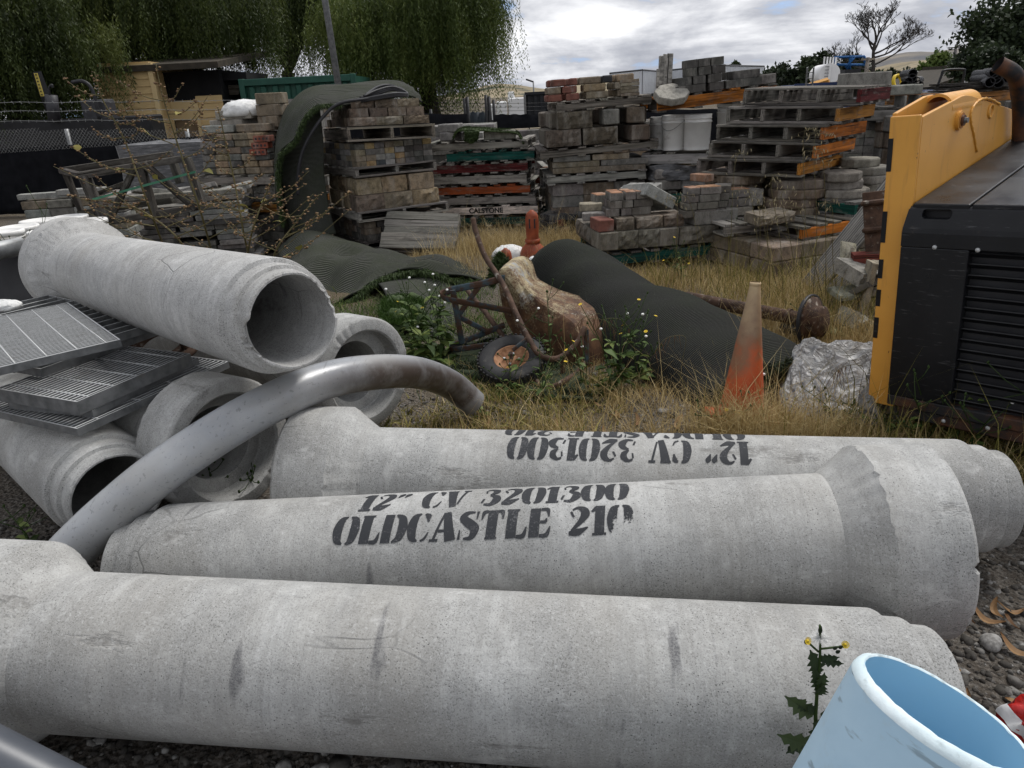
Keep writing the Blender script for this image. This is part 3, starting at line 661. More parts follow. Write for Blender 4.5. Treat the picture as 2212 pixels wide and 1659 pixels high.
# red and white plastic bag at the path edge
bp_ = gnd(2262, 1600, .08)
M_REDBAG = simple("red_plastic_bag", (.42, .012, .010), (.55, .025, .018), 9, .35, 30, .5, .01, spec=.5)
M_WHITEBAG = simple("white_print", (.7, .7, .7), (.8, .8, .8), 9, .4, 30, .3, .01)
tb = thing("plastic_bag", "red plastic bag with a white stripe lying on the gravel", "bag", bp_)
def bagfn(u, v):
    a = u * 2 * math.pi; b = (v - .5) * math.pi; k = 1 + .14 * math.sin(5 * a + 3 * b) + .09 * math.sin(11 * a - 4 * b)
    return Vector((math.cos(a) * math.cos(b) * .10 * k, math.sin(a) * math.cos(b) * .09 * k, math.sin(b) * .095 * k + .01))
MB().grid(bagfn, 36, 18).build("bag_skin", M_REDBAG, tb)
MB().grid(lambda u, v: bagfn(u, .60 + .10 * v) * 1.02, 36, 3).build("printed_stripe", M_WHITEBAG, tb)

# ------------------------------------------------------------------ steel grates
def grate(label, corners, z, depth, bar_gap, n_cross, along, cat="grate", rim=.006, bars_h=None, tilt=None):
    """corners: four photo points of the top face, laid at height z (tilt: per-corner heights)"""
    P = [gnd(x, y, (z if tilt is None else tilt[i])) for i, (x, y) in enumerate(corners)]
    e1 = ((P[1] - P[0]) + (P[2] - P[3])) / 2; e2 = ((P[3] - P[0]) + (P[2] - P[1])) / 2
    c0 = sum(P, Vector()) / 4; L1, L2 = e1.length, e2.length; x = e1.normalized(); n_ = x.cross(e2).normalized(); y = n_.cross(x)
    if n_.z < 0: n_ = -n_; y = n_.cross(x)
    root = thing("steel_grate", label, cat, group="steel drain grates stacked on the pipes")
    root.matrix_world = Matrix(((x.x, y.x, n_.x, c0.x), (x.y, y.y, n_.y, c0.y), (x.z, y.z, n_.z, c0.z), (0, 0, 0, 1)))
    h = depth
    for s_ in (-1, 1):
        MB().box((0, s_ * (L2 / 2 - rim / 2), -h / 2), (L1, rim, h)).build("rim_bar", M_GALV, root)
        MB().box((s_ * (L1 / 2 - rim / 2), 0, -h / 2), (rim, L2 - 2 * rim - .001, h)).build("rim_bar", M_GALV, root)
    La, Lb = (L1, L2) if along == 0 else (L2, L1)      # bars run along a, spaced along b
    nb = int(Lb / bar_gap); bh = bars_h or h * .8
    bar = None
    for k in range(1, nb):
        off = -Lb / 2 + k * Lb / nb
        if bar is None:
            bar = MB().box((0, 0, 0), (La - 2 * rim - .001, .0055, bh), ch=.001).mesh("bearing_bar")
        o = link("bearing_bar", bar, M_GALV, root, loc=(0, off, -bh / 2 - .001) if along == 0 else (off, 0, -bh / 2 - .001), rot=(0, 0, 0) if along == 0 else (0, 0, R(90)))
    rod = None
    for k in range(n_cross):
        off = -La / 2 + (k + .5) * La / n_cross
        if rod is None: rod = MB().tube([(-Lb / 2 + rim, 0, 0), (Lb / 2 - rim, 0, 0)], .0045, 6).mesh("cross_rod")
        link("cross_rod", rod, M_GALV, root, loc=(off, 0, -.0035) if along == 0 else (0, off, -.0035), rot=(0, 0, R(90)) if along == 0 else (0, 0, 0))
    return root
grate("lowest wide grate, only its bar ends showing under the thick grate", [(-60, 868), (300, 742), (466, 789), (156, 934)], .535, .03, .024, 4, 0)
grate("thin grate directly beneath the thick clean grate", [(40, 862), (285, 752), (410, 782), (176, 895)], .565, .028, .022, 4, 0)
grate("thick clean galvanised grate on top of two wider grates", [(8, 836), (258, 738), (402, 770), (147, 872)], .620, .052, .0225, 5, 0)
grate("open frame with widely spaced bars behind the fine grate", [(-190, 700), (147, 632), (306, 698), (10, 800)], .700, .035, .085, 1, 0, "grate frame")
grate("second wide-barred frame, lower edge of the frame stack", [(-170, 730), (160, 640), (318, 712), (30, 815)], .660, .035, .085, 1, 0, "grate frame")
grate("fine-barred galvanised grate lying over the open frame", [(-150, 712), (156, 651), (250, 737), (-60, 806)], .745, .03, .0185, 5, 0)
# small locking plate of the fine grate
# rusty iron ring beside the grates
tb = thing("iron_ring", "rusty iron cover ring wedged between grates and pale pipe", "cover", gnd(352, 748, .52), R(-35), rot=(R(18), R(10), R(-35)))
MB().lathe([(.10, 0), (.20, 0), (.205, .012), (.20, .025), (.10, .02), (.10, 0)], 40).build("ring_plate", M_RUST, tb)
for k in range(3):
    a = k * 2.1 + .3; MB().box((math.cos(a) * .15, math.sin(a) * .15, .045), (.03, .05, .05), Matrix.Rotation(a, 3, 'Z'), .008).build("lug", M_RUST, tb)
# crumpled white paper on the grates
def crumple(name, label, cat, loc, sx, sy, sz, mat, seed, parts="sheet", squash=.0, nu=30, nv=18):
    rs = np.random.default_rng(seed); ph = rs.uniform(0, 6.28, (8, 2)); k_ = rs.uniform(2, 9, (8, 2))
    def fn(u, v):
        a = u * 2 * math.pi; b = (v - .5) * math.pi
        d = Vector((math.cos(a) * math.cos(b), math.sin(a) * math.cos(b), math.sin(b)))
        k = 1 + sum(.05 * abs(math.sin(d.x * k_[i, 0] * 1.3 + d.y * k_[i, 1] * 1.2 + d.z * 4 + ph[i, 0])) for i in range(8)) - .2
        z = d.z * k; z = max(z, -.45) if squash == 0 else max(z, -squash)
        return Vector((d.x * k * sx, d.y * k * sy, z * sz + .45 * sz))
    o = MB().grid(fn, nu, nv).build(name, mat, None); o.location = loc
    return tag(o, label, cat)
crumple("paper_scrap", "crumpled white plastic scrap on the fine grate", "scrap", gnd(4, 668, .75), .09, .05, .03, M_PLASTICWHITE, 4)
# ------------------------------------------------------------------ pallets, pavers and blocks
GREY = (.225, .212, .190); DGREY = (.105, .098, .088); GREEN = (.012, .075, .060); ORANGE = (.42, .145, .028); RUSTO = (.27, .065, .022); MAROON = (.11, .022, .022); PALE = (.80, .69, .60)
CACHE = {}
def box_mesh(name, d, ch, jit=0.0, variants=1):
    key = (name, tuple(round(x, 4) for x in d), ch, jit, random.randrange(variants))
    if key not in CACHE:
        st_ = random.getstate(); random.seed(str(key)); CACHE[key] = MB().box((0, 0, 0), d, None, ch, jit).mesh(name); random.setstate(st_)
    return CACHE[key]
def rough_mesh(name, d, amp, variants=3):
    """block with a broken, uneven front and back face (local y sides)"""
    key = (name, tuple(round(x, 4) for x in d), amp, random.randrange(variants))
    if key not in CACHE:
        st_ = random.getstate(); random.seed(str(key)); hx, hy, hz = d[0] / 2, d[1] / 2, d[2] / 2; nx, nz = 7, 4; mb = MB(); vs = []; fs = []
        for s_ in (-1, 1):
            b = len(vs)
            for i in range(nx + 1):
                for j in range(nz + 1):
                    e = (i in (0, nx)) or (j in (0, nz)); x = (i / nx * 2 - 1) * hx; z = (j / nz * 2 - 1) * hz
                    k = random.uniform(-1.3, -.5) if e else random.uniform(-.7, 1)
                    vs.append((x * (.985 if e else 1), s_ * (hy + k * amp), z * (.98 if e else 1)))
            for i in range(nx):
                for j in range(nz):
                    a = b + i * (nz + 1) + j; q = (a, a + nz + 1, a + nz + 2, a + 1); fs.append(q if s_ < 0 else q[::-1])
        n1 = (nx + 1) * (nz + 1); ring = [i * (nz + 1) for i in range(nx + 1)] + [nx * (nz + 1) + j for j in range(1, nz + 1)] + [i * (nz + 1) + nz for i in range(nx - 1, -1, -1)] + [j for j in range(nz - 1, 0, -1)]
        for k in range(len(ring)):
            a, b2 = ring[k], ring[(k + 1) % len(ring)]; fs.append((b2, a, a + n1, b2 + n1))
        CACHE[key] = mb.add(vs, fs).mesh(name, True); random.setstate(st_)
    return CACHE[key]

def pallet(label, loc, yaw, L=1.2, W=1.0, col=GREY, side_col=None, one_side=False, h=.13, tilt=(0, 0), nboards=7, group=None, skip=(), cat="pallet", n_str=3):
    """stringers run along local x; deck boards across them. col: wood, side_col: colour of the outer stringers"""
    root = thing("wooden_pallet", label, cat, loc, 0, group, rot=(tilt[0], tilt[1], yaw)); sc_ = side_col or col
    sh = h - .044; bt = .020
    for k in range(n_str):
        y = -W / 2 + .02 + k * (W - .04) / (n_str - 1); c_ = sc_ if k in ((0,) if one_side else (0, n_str - 1)) else col
        link("stringer", box_mesh("stringer", (L, .038, sh), .003, .003, 3), M_WOOD, root, vary(c_, .1), (0, y, bt + sh / 2))
    for k in range(nboards):
        if k in skip or (0 < k < nboards - 1 and random.random() < .09): continue
        x = -L / 2 + .05 + k * (L - .10) / (nboards - 1)
        c_ = col if one_side or random.random() < .8 else sc_
        link("deck_board", box_mesh("deck_board", (W + random.choice((-.015, .0, .02)), random.choice((.088, .095, .105)), bt), .002, .0035, 3), M_WOOD, root, vary(c_, .22), (x + random.uniform(-.008, .008), random.uniform(-.008, .008), h - bt / 2 - .001), (random.uniform(-.004, .004), 0, R(90) + random.uniform(-.02, .02)))
    for k in range(4):
        x = -L / 2 + .05 + k * (L - .10) / 3
        link("bottom_board", box_mesh("bottom_board", (W, .095, bt), .002, .002, 3), M_WOOD, root, vary(col, .22), (x, 0, bt / 2), (0, 0, R(90) + random.uniform(-.02, .02)))
    return root
def stack(label, loc, yaw, name="paver_stack", cat="paver stack", group=None, rot=None):
    return thing(name, label, cat, loc, yaw, group, rot)
def course(root, z, L, W, bl, bw, h, cols, off=(0, 0), piece="paver", rough=0.0, jit=.008, gap=.005, skip=0.0, mat=None, ch=.004, full=False, swap=False, yawj=.02, stag=0.0):
    """one layer of bricks over an L x W rectangle; only the rim of the layer unless full"""
    if swap: bl, bw = bw, bl
    nx, ny = max(1, round(L / bl)), max(1, round(W / bw)); px, py = L / nx, W / ny
    for i in range(nx):
        for j in range(ny):
            if not full and 0 < i < nx - 1 and 0 < j < ny - 1: continue
            if skip and random.random() < skip: continue
            c_ = vary(random.choice(cols), .16, .04)
            x = off[0] - L / 2 + (i + .5) * px + random.uniform(-jit, jit) + (stag * px if j % 2 else 0); y = off[1] - W / 2 + (j + .5) * py + random.uniform(-jit, jit)
            d = (px - gap, py - gap, h - .002)
            if swap: me = (rough_mesh(piece, (d[1], d[0], d[2]), rough) if rough else box_mesh(piece, (d[1], d[0], d[2]), ch, .0015, 3)); rz = R(90)
            else: me = (rough_mesh(piece, d, rough) if rough else box_mesh(piece, d, ch, .0015, 3)); rz = 0
            link(piece, me, mat or (M_ROCK if rough else M_PAVER), root, c_, (x, y, z + h / 2), (0, 0, rz + random.uniform(-yawj, yawj)))
def one(root, piece, d, loc, col, rz=0.0, rx=0.0, ry=0.0, rough=0, ch=.005, mat=None):
    me = rough_mesh(piece, d, rough) if rough else box_mesh(piece, d, ch, .002, 3)
    return link(piece, me, mat or (M_ROCK if rough else M_PAVER), root, vary(col, .06), loc, (rx, ry, rz))
def solo(name, label, cat, d, loc, col, rot, rough=0, ch=.006, mat=None, group=None):
    o = one(None, name, d, loc, col, rot[2], rot[0], rot[1], rough, ch, mat); return tag(o, label, cat, group)

TAN = (.195, .158, .115); GR = (.155, .147, .136); GRD = (.078, .074, .068); TANL = (.30, .235, .155); RED = (.185, .078, .060); BUFF = (.255, .197, .128); SLATE = (.032, .033, .037); CONC = (.245, .240, .225); BROWN = (.125, .097, .073); TERR = (.28, .125, .070)
PG = "pallets of paving stone in the yard"

# --- main tower behind the turf flap
bx, by = -1.46, 8.85; yw = R(-63)
pallet("grey pallet at the very bottom of the turf-draped tower", (bx + .02, by, 0), R(-60), 1.2, 1.02, DGREY, None, h=.10, group=PG)
s = stack("dark pavers in the lowest load of the turf-draped tower", (bx + .02, by, .10), R(-58), group="loads of the turf-draped tower")
for k in range(3): course(s, k * .072, 1.12, 1.0, .21, .14, .072, [GRD, BROWN, GRD], swap=k % 2 == 1)
pallet("weathered pallet under the large split-face blocks of the turf-draped tower", (bx + .05, by - .03, .318), R(-62), 1.22, 1.1, GREY, None, h=.112, tilt=(R(.5), R(-1.5)), group=PG)
s = stack("two courses of large tan split-face blocks in the turf-draped tower", (bx + .01, by, .432), yw, "block_stack", "block stack", "loads of the turf-draped tower")
for k in range(2):
    course(s, k * .178, 1.14 - .06 * k, 1.02 - .04 * k, .40, .28, .178, [BUFF, TAN, TANL], off=(.03 if k == 0 else 0, 0), piece="block", rough=.016, swap=(k == 0), jit=.012, yawj=.04)
pallet("notched pallet under the mixed grey and gold pavers of the tower", (bx - .02, by + .02, .79), R(-58), 1.15, 1.0, GREY, None, h=.112, tilt=(0, R(-1.2)), group=PG)
s = stack("mixed grey gold and slate pavers under the top load of the tower", (bx - .02, by + .02, .904), R(-57), group="loads of the turf-draped tower")
for k in range(4): course(s, k * .063, 1.08, .95, .16, .12, .063, [GR, GR, CONC, (.20, .17, .12), GRD, TAN, (.055, .057, .065), (.28, .20, .10)], jit=.004)
pallet("gaping splintered pallet under the topmost blocks of the tower", (bx + .03, by, 1.158), R(-66), 1.25, 1.0, (.19, .165, .135), None, h=.15, tilt=(R(-1), R(-1.6)), group=PG)
s = stack("brown textured slabs on top of the turf-draped tower", (bx + .03, by + .02, 1.315), R(-66), "block_stack", "block stack", "loads of the turf-draped tower", rot=(R(-1), R(-1.6), R(-66)))
for k in range(3): course(s, k * .09, 1.16 - .09 * k, .92 - .07 * k, .30, .20, .09, [TAN, BROWN, (.14, .112, .08)], piece="slab", rough=.007, swap=k % 2 == 0, jit=.008, full=(k == 2))
# broken pallet leaning at its foot
pl_ = pallet("broken grey pallet leaning against the foot of the turf-draped tower", gnd(913, 540) + Vector((.0, .05, .15)), R(80), .50, .84, (.15, .142, .128), None, h=.11, tilt=(R(4), R(-40)), nboards=5)

# --- stack of painted pallets with the CALSTONE board
bx, by = -.10, 9.86; yw = R(-9)
zc = 0.0
for k, (c_, nm, h) in enumerate(((GREEN, "green", .128), (PALE, "pale pink", .132), (GREY, "light grey", .128), (RUSTO, "rusty orange", .130), ((.27, .255, .23), "silvery grey", .132), (MAROON, "maroon", .138), (GREEN, "chipped green", .14))):
    dx = (.16, .02, -.01, -.06, -.11, -.10, .03)[k]
    lab = f"{nm} pallet in the stack of painted pallets" + (", CALSTONE stencilled on its side" if k == 1 else ", lowest of the stack" if k == 0 else ", with turf and kerb blocks above" if k == 6 else "")
    p = pallet(lab, (bx + dx, by - (.0 if k else .05), zc), yw + R((1, 0, 1, -1, 0, 1, 2)[k]), 1.22 if k < 6 else 1.12, 1.0, GREY, c_, h=h, group="stack of painted pallets")
    if k == 1:
        cu = bpy.data.curves.new("calstone", 'FONT'); cu.body = "CALSTONE"; cu.size = .088; cu.extrude = .0; cu.offset = .0035; cu.space_character = 1.02
        to = bpy.data.objects.new("tmp", cu); COL.objects.link(to); dg = bpy.context.evaluated_depsgraph_get(); me = bpy.data.meshes.new_from_object(to.evaluated_get(dg)); bpy.data.objects.remove(to)
        o = link("lettering", me, simple("pallet_ink", (.012, .012, .012), (.03, .03, .03)), p, loc=(-.29, -.505, .040), rot=(R(90), 0, 0))
    zc += h + .002
zt = zc
pallet("thin grey pallet between the painted pallets and the kerb blocks", (bx - .12, by, zt), yw, 1.3, 1.0, GREY, None, h=.115, group="stack of painted pallets")
s = stack("kerb blocks half covered by a green turf scrap", (bx - .02, by - .12, zt + .117), yw, "block_stack", "block stack")
for i, (x, L) in enumerate(((-.22, .18), (.16, .40), (-.5, .28), (-.5, .28))): one(s, "block", (L, .22, .105), (x, -.2 + (.14 if i >= 2 else 0), .054 + (.10 if i == 3 else 0)), CONC if i != 1 else (.25, .24, .21), R(random.uniform(-8, 8)), ch=.012)
for x in (-.55, -.28): one(s, "block", (.26, .22, .07), (x, .34, .036), CONC, R(4))

# --- split-face tower
bx, by = 1.16, 9.36; yw = R(2)
pallet("dark pallet at the bottom of the split-face tower", (bx, by, 0), yw, 1.2, 1.0, DGREY, None, h=.12, group=PG)
s = stack("dark kerb stones low in the split-face tower", (bx, by, .12), yw, "block_stack", "block stack", "loads of the split-face tower")
for k in range(3): course(s, k * .14, 1.15, .95, .38, .22, .138, [GRD, BROWN, GR], piece="block", jit=.012)
pallet("light grey pallet under the long flat slabs of the split-face tower", (bx - .03, by - .03, .545), yw, 1.2, 1.0, (.235, .225, .205), None, h=.118, tilt=(0, R(-1)), group=PG)
s = stack("long flat buff slabs between two pallets of the split-face tower", (bx + .02, by - .04, .664), R(1), "slab_stack", "slab stack", "loads of the split-face tower")
for k in range(3): course(s, k * .068, 1.14 if k < 2 else .9, .94, .55, .45, .066, [TAN, GR, (.15, .132, .105)], piece="slab", off=(-.1 if k == 2 else 0, 0), jit=.015)
for i, x in enumerate((.10, .28)): one(s, "block", (.13, .12, .11), (x, -.40, .26), (.22, .165, .12), .05)
pallet("warped pallet with red paint traces under the large split-face blocks", (bx, by - .02, .868), R(3), 1.42, 1.02, (.165, .145, .125), None, h=.112, tilt=(0, R(-2.6)), group=PG)
s = stack("large dark split-face wall blocks of the split-face tower", (bx, by - .02, .985), R(2), "block_stack", "block stack", "loads of the split-face tower", rot=(0, R(-1.2), R(2)))
for j, z in enumerate((0, .192)):
    for i, x in enumerate(((-.42, .02, .44), (-.28, .14, .46))[j]):
        if j == 1 and i == 1: one(s, "block", (.19, .22, .17), (x, -.40, z + .10), GR, R(8), rough=0, ch=.012)
        elif j == 1 and i == 2: one(s, "block", (.22, .3, .17), (x, -.33, z + .10), BROWN, R(-5), ch=.012)
        elif j == 0 and i == 2: one(s, "block", (.22, .3, .17), (x + .04, -.36, z + .095), BROWN, R(7), ch=.012)
        else: one(s, "block", (.415, .26, .188), (x, -.40, z + .095), (.10, .082, .062), R(random.uniform(-4, 2)), rough=.014)
    for i in range(4): one(s, "block", (.26, .17, .185), (-.50 + .08 * j, -.18 + i * .17, z + .094), (.13, .115, .095), R(3), ch=.016)
    for i in range(4): one(s, "block", (.26, .17, .185), (.50, -.14 + i * .17, z + .094), (.13, .115, .095), R(3), ch=.016)
    for i in range(3): one(s, "block", (.40, .22, .185), (-.42 + i * .42, .42, z + .094), (.12, .10, .08), 0, ch=.016)
pallet("grey pallet carrying the red and tan bricks atop the split-face tower", (bx + .06, by - .03, 1.375), R(3), 1.12, .95, (.225, .205, .175), None, h=.108, tilt=(0, R(-2.2)), group=PG)
s = stack("jumbled red and tan tumbled bricks on top of the split-face tower", (bx + .0, by - .06, 1.487), R(3), group="loads of the split-face tower", rot=(0, R(-1.8), R(3)))
rows = [[(-.50, .15, RED), (-.32, .16, RED), (-.02, .26, TAN), (.30, .18, TAN)], [(-.50, .15, TAN), (-.34, .17, RED), (-.04, .26, BUFF), (.30, .20, TAN)], [(-.48, .17, RED), (-.31, .09, RED), (-.11, .25, TAN), (.11, .11, SLATE), (.30, .20, BUFF)]]
for k, row in enumerate(rows):
    for (x, L, c_) in row:
        for q in range(3):
            if q and random.random() < .25: continue
            one(s, "brick", (L, .13, .078), (x + random.uniform(-.02, .02), -.36 + q * .21, .04 + k * .081), c_, R(random.uniform(-7, 7)), ch=.012)
for k in range(5): one(s, "brick", (.22, .2, .034), (.36, -.34, .016 + k * .036), vary(TAN), R(random.uniform(-8, 8)), ch=.004)

# --- buckets, tilted pallet and grey paver pile
bx, by = 2.32, 9.25; yw = R(5)
pallet("green pallet under the wrapped blocks by the octagonal stones", (bx + .02, by - .05, .26), yw, 1.05, 1.0, DGREY, GREEN, h=.15, group=PG)
s = stack("grey blocks half wrapped in torn clear film below the white buckets", (bx - .02, by, .412), yw, "block_stack", "block stack")
for k in range(2): course(s, k * .13, 1.0, .9, .32, .3, .128, [GR, TAN, CONC], piece="block", ch=.018, jit=.012)
def wrapfn(u, v):
    a = u * 2 * math.pi; r = 1 / max(abs(math.cos(a)), abs(math.sin(a))) ; r = min(r, 1.22)
    k = 1 + .03 * math.sin(9 * a + v * 6) + .02 * math.sin(23 * a - v * 9)
    return Vector((math.cos(a) * r * .52 * k, math.sin(a) * r * .47 * k, .12 + v * (.17 + .02 * math.sin(5 * a))))
MB().grid(wrapfn, 80, 10).build("torn_film", M_WRAP, s)
pallet("dark pallet at the foot of the wrapped blocks", (bx, by, .0), yw, 1.1, 1.0, DGREY, None, h=.12, group=PG)
s = stack("dark block load under the green pallet of the wrapped blocks", (bx, by, .122), yw, "block_stack", "block stack")
course(s, 0, 1.0, .9, .33, .3, .136, [GRD], piece="block")
pallet("grey pallet carrying the white buckets", (bx + .05, by - .02, .70), R(-24), 1.0, 1.0, GREY, (.26, .25, .235), h=.15, group=PG)
def bucket(label, loc, h=.37, r0=.128, r1=.148, lid=False, grime=True, group="white plastic buckets"):
    root = thing("bucket", label, "bucket", loc, random.uniform(0, 6), group)
    MB().lathe([(0, 0), (r0, 0), (r0 + .003, .012), (lerp(r0, r1, .12), .05), (lerp(r0, r1, .12) + .002, .052), (r1, h - .09), (r1 + .008, h - .088), (r1 + .008, h - .078), (r1, h - .076), (r1 + .001, h - .05), (r1 + .007, h - .048), (r1 + .007, h - .04), (r1, h - .038), (r1 + .003, h), (r1 - .004, h), (r1 - .006, h - .05), (r0 - .004, .01), (0, .01)], 44).build("bucket_wall", M_WHITEPL, root, fixn=True)
    if lid:
        MB().lathe([(0, h + .003), (r1 - .022, h + .003), (r1 - .018, h + .014), (r1 + .009, h + .014), (r1 + .013, h + .006), (r1 + .012, h - .022), (r1 + .004, h - .024)], 44).build("lid", M_WHITEPL, root)
    ha = [Vector((math.cos(a) * (r1 + .012), math.sin(a) * (r1 + .012), h - .06 - .11 * math.sin(a) ** 2)) for a in np.linspace(0, math.pi, 14)]
    MB().tube(ha, .0025, 5).build("handle", M_GALV, root)
    return root
bucket("stained white bucket under the orange tilted pallet", (2.36, 8.92, .86), .40, .150, .160)
bucket("dirty white bucket half behind the stained one under the tilted pallet", (2.10, 9.02, .86), .40, .128, .140)
bucket("white bucket behind it at the edge of the tilted pallet", (1.99, 9.22, .86), .38, .125, .135)
bucket("lidded white bucket beside the dark pallet stack", (2.80, 9.05, .875), .47, .145, .165, lid=True)
# tilted orange pallet
p0, p1 = at(1418, 227, 8.62), at(1672, 196, 8.62); tiltv = math.atan2(p1.z - p0.z, p1.x - p0.x)
tp = pallet("tilted pallet with a bright orange stringer resting on the buckets", ((p0.x + p1.x) / 2 + .02, 9.12, (p0.z + p1.z) / 2 - .085), R(1), 1.36, 1.0, DGREY, ORANGE, h=.165, tilt=(0, -tiltv), group=PG)
s = stack("dark grey pavers piled on the tilted orange pallet", ((p0.x + p1.x) / 2 + .02, 9.12, (p0.z + p1.z) / 2 + .082), R(1), rot=(0, -tiltv, R(1)))
for k, row in enumerate(([(-.30, .34), (.0, .16), (.18, .14), (.36, .30)], [(-.36, .14), (-.20, .14), (-.02, .15), (.34, .30)], [(-.28, .12), (-.13, .14), (.02, .15)], [(-.28, .13), (-.14, .13), (.01, .14)])):
    for (x, L) in row:
        one(s, "paver", (L, .2, .085), (x, -.36, .043 + k * .087), GRD, R(random.uniform(-3, 3)), ch=.004)
        if k < 2 and random.random() < .7: one(s, "paver", (L, .2, .085), (x, -.12, .043 + k * .087), GRD, R(random.uniform(-3, 3)), ch=.004)
one(s, "paver", (.20, .16, .10), (.60, -.32, .052), GR, R(-4))
# octagonal disc, split post
def octo(root, name, r, h, loc, col, rz=0.0, ry=0.0, n=8, squash=.82):
    key = ("octo", r, h, n, squash, random.randrange(2))
    if key not in CACHE:
        mb = MB(); pr = [(math.cos(2 * math.pi * (k + .5) / n) * r * random.uniform(.96, 1.04), math.sin(2 * math.pi * (k + .5) / n) * r * squash * random.uniform(.96, 1.04)) for k in range(n)]
        vs = [(x * s_, y * s_, z) for s_, z in ((.97, 0), (1, .012), (1, h - .012), (.965, h)) for x, y in pr]
        fs = [tuple(range(n))[::-1], tuple(range(3 * n, 4 * n))] + [(l * n + k, l * n + (k + 1) % n, (l + 1) * n + (k + 1) % n, (l + 1) * n + k) for l in range(3) for k in range(n)]
        CACHE[key] = mb.add(vs, fs).mesh(name)
    return link(name, CACHE[key], M_PAVER, root, vary(col, .1), loc, (0, ry, rz))
tag(octo(None, "stepping_stone", .21, .085, at(1446, 206, 8.62) + Vector((.02, .02, -.03)), (.30, .29, .26), .3, 0), "thick grey octagonal stone propped on the end of the tilted pallet", "stone").rotation_euler = (R(30), R(-6), .3)
tb = thing("wood_post", "split weathered grey wood post standing behind the octagonal stone", "post", at(1436, 190, 8.95), 0)
tb.rotation_euler = (0, R(2), 0)
for i, (x, w, h) in enumerate(((-.055, .05, .34), (-.008, .045, .36), (.042, .05, .365), (-.09, .03, .20))): MB().box((x, 0, h / 2), (w, .09, h), None, .006, .006).build("splinter", M_WOOD, tb, (.34, .325, .295), rot=(0, 0, random.uniform(-.1, .1)))

# --- the tall stack of empty pallets
yw = R(-44)
zc = .748; cx, cy = 2.80, 7.36
for k, (c_, nm, dx) in enumerate((((.36, .165, .035), "ochre-edged", -.10), (ORANGE, "orange-edged", .0), ((.34, .11, .025), "splintered orange-edged", .07), ((.34, .16, .04), "cracked ochre-edged", .14), (MAROON, "maroon-edged", .27))):
    u = Vector((math.cos(yw), math.sin(yw), 0))
    p = pallet(f"{nm} empty pallet in the tall stack beside the yellow machine" + (", lowest of five" if k == 0 else ", topmost of five" if k == 4 else ""), (cx + dx * 1.0, cy - .25 * dx, zc), yw + R(90) + R((0, 1, -1, 2, 4)[k]), 1.02, 1.06, (.165, .152, .135), c_, h=.150, tilt=(R((0, 1, .5, 1.0, 1.5)[k]), 0), n_str=4, one_side=True, group="tall stack of empty pallets", nboards=6 if k != 4 else 7)
    zc += .1535
# --- octagonal stepping stones under it
cs = stack("piles of brown octagonal stepping stones under the tall pallet stack", (2.72, 7.35, .30), R(-20), "stepping_stone_pile", "stone pile")
for (x, y, n_, r, zo) in ((-.30, -.18, 4, .26, .10), (.22, -.34, 3, .28, .07), (.62, .02, 4, .25, .08), (.0, .36, 4, .26, .1), (-.42, .40, 4, .25, .1), (.55, .45, 4, .25, .1)):
    for k in range(n_): octo(cs, "stepping_stone", r * (1 if k else .98), .083, (x + random.uniform(-.03, .03), y + random.uniform(-.03, .03), zo + k * .085 + (.45 - zo - n_ * .085 if False else 0)), (.125, .092, .066) if x < .3 else (.17, .15, .125), random.uniform(0, 1))
    zz = zo + n_ * .085
    while zz < .41: octo(cs, "stepping_stone", r * .95, .083, (x + random.uniform(-.05, .05), y, zz), (.15, .12, .095), random.uniform(0, 1)); zz += .085
pallet("dark pallet under the octagonal stepping stones", (2.70, 7.42, .265), R(-18), 1.5, 1.1, DGREY, None, h=.12, group=PG)
s = stack("dark block load under the octagonal stones", (2.75, 7.5, .0), R(-18), "block_stack", "block stack")
for k in range(2): course(s, k * .13, 1.3, 1.0, .33, .28, .128, [GRD, BROWN], piece="block")
# second pile on the green pallet
pallet("green-edged pallet beside the yellow machine carrying flat stones", (3.42, 7.15, .40), R(-62), 1.0, 1.1, (.15, .145, .135), GREEN, h=.13, group=PG)
cs = stack("flat grey stepping stones on the green-edged pallet", (3.42, 7.18, .532), R(10), "stepping_stone_pile", "stone pile")
for (x, y, n_, r) in ((-.22, -.25, 3, .25), (.26, .0, 4, .25)):
    for k in range(n_): octo(cs, "stepping_stone", r - .012 * k, .075, (x - .04 * k + random.uniform(-.03, .03), y + random.uniform(-.03, .03), k * .077), (.19, .175, .15), random.uniform(0, 1))
# orange pallet with upside-down lettering, on the low block stack
pallet("faded orange pallet lettered upside down, under the green-edged pallet", (2.98, 6.86, .275), R(24), 1.25, .95, (.17, .155, .13), (.36, .115, .02), h=.125, tilt=(0, R(-1.0)), group=PG)
cu = bpy.data.curves.new("calstone", 'FONT'); cu.body = "CALSTONE"; cu.size = .062; cu.offset = .001
to = bpy.data.objects.new("tmp", cu); COL.objects.link(to); dg = bpy.context.evaluated_depsgraph_get(); me = bpy.data.meshes.new_from_object(to.evaluated_get(dg)); bpy.data.objects.remove(to)
pl_ = [o for o in COL.objects if o.name.startswith("wooden_pallet") and "lettered upside down" in o.get("label", "")][0]
link("lettering", me, MATS["pallet_ink"], pl_, loc=(.36, -.480, .085), rot=(R(90), R(180), 0))
s = stack("large brown blocks beneath the faded orange pallet", (2.72, 6.62, .0), R(22), "block_stack", "block stack")
for k in range(2): course(s, k * .135, 1.3, .9, .30, .28, .133, [BROWN, (.12, .095, .07), TAN], piece="block", ch=.010, jit=.008)
solo("stone_slab", "rough brown stone lying on the end of the faded orange pallet", "stone", (.36, .28, .09), (2.38, 6.40, .455), (.20, .17, .13), (R(2), R(-2), R(15)), .02)
solo("stone_slab", "flat grey slab beside crumpled film near the octagonal stones", "slab", (.34, .26, .075), (2.20, 6.95, .44), (.22, .20, .165), (0, 0, R(8)))
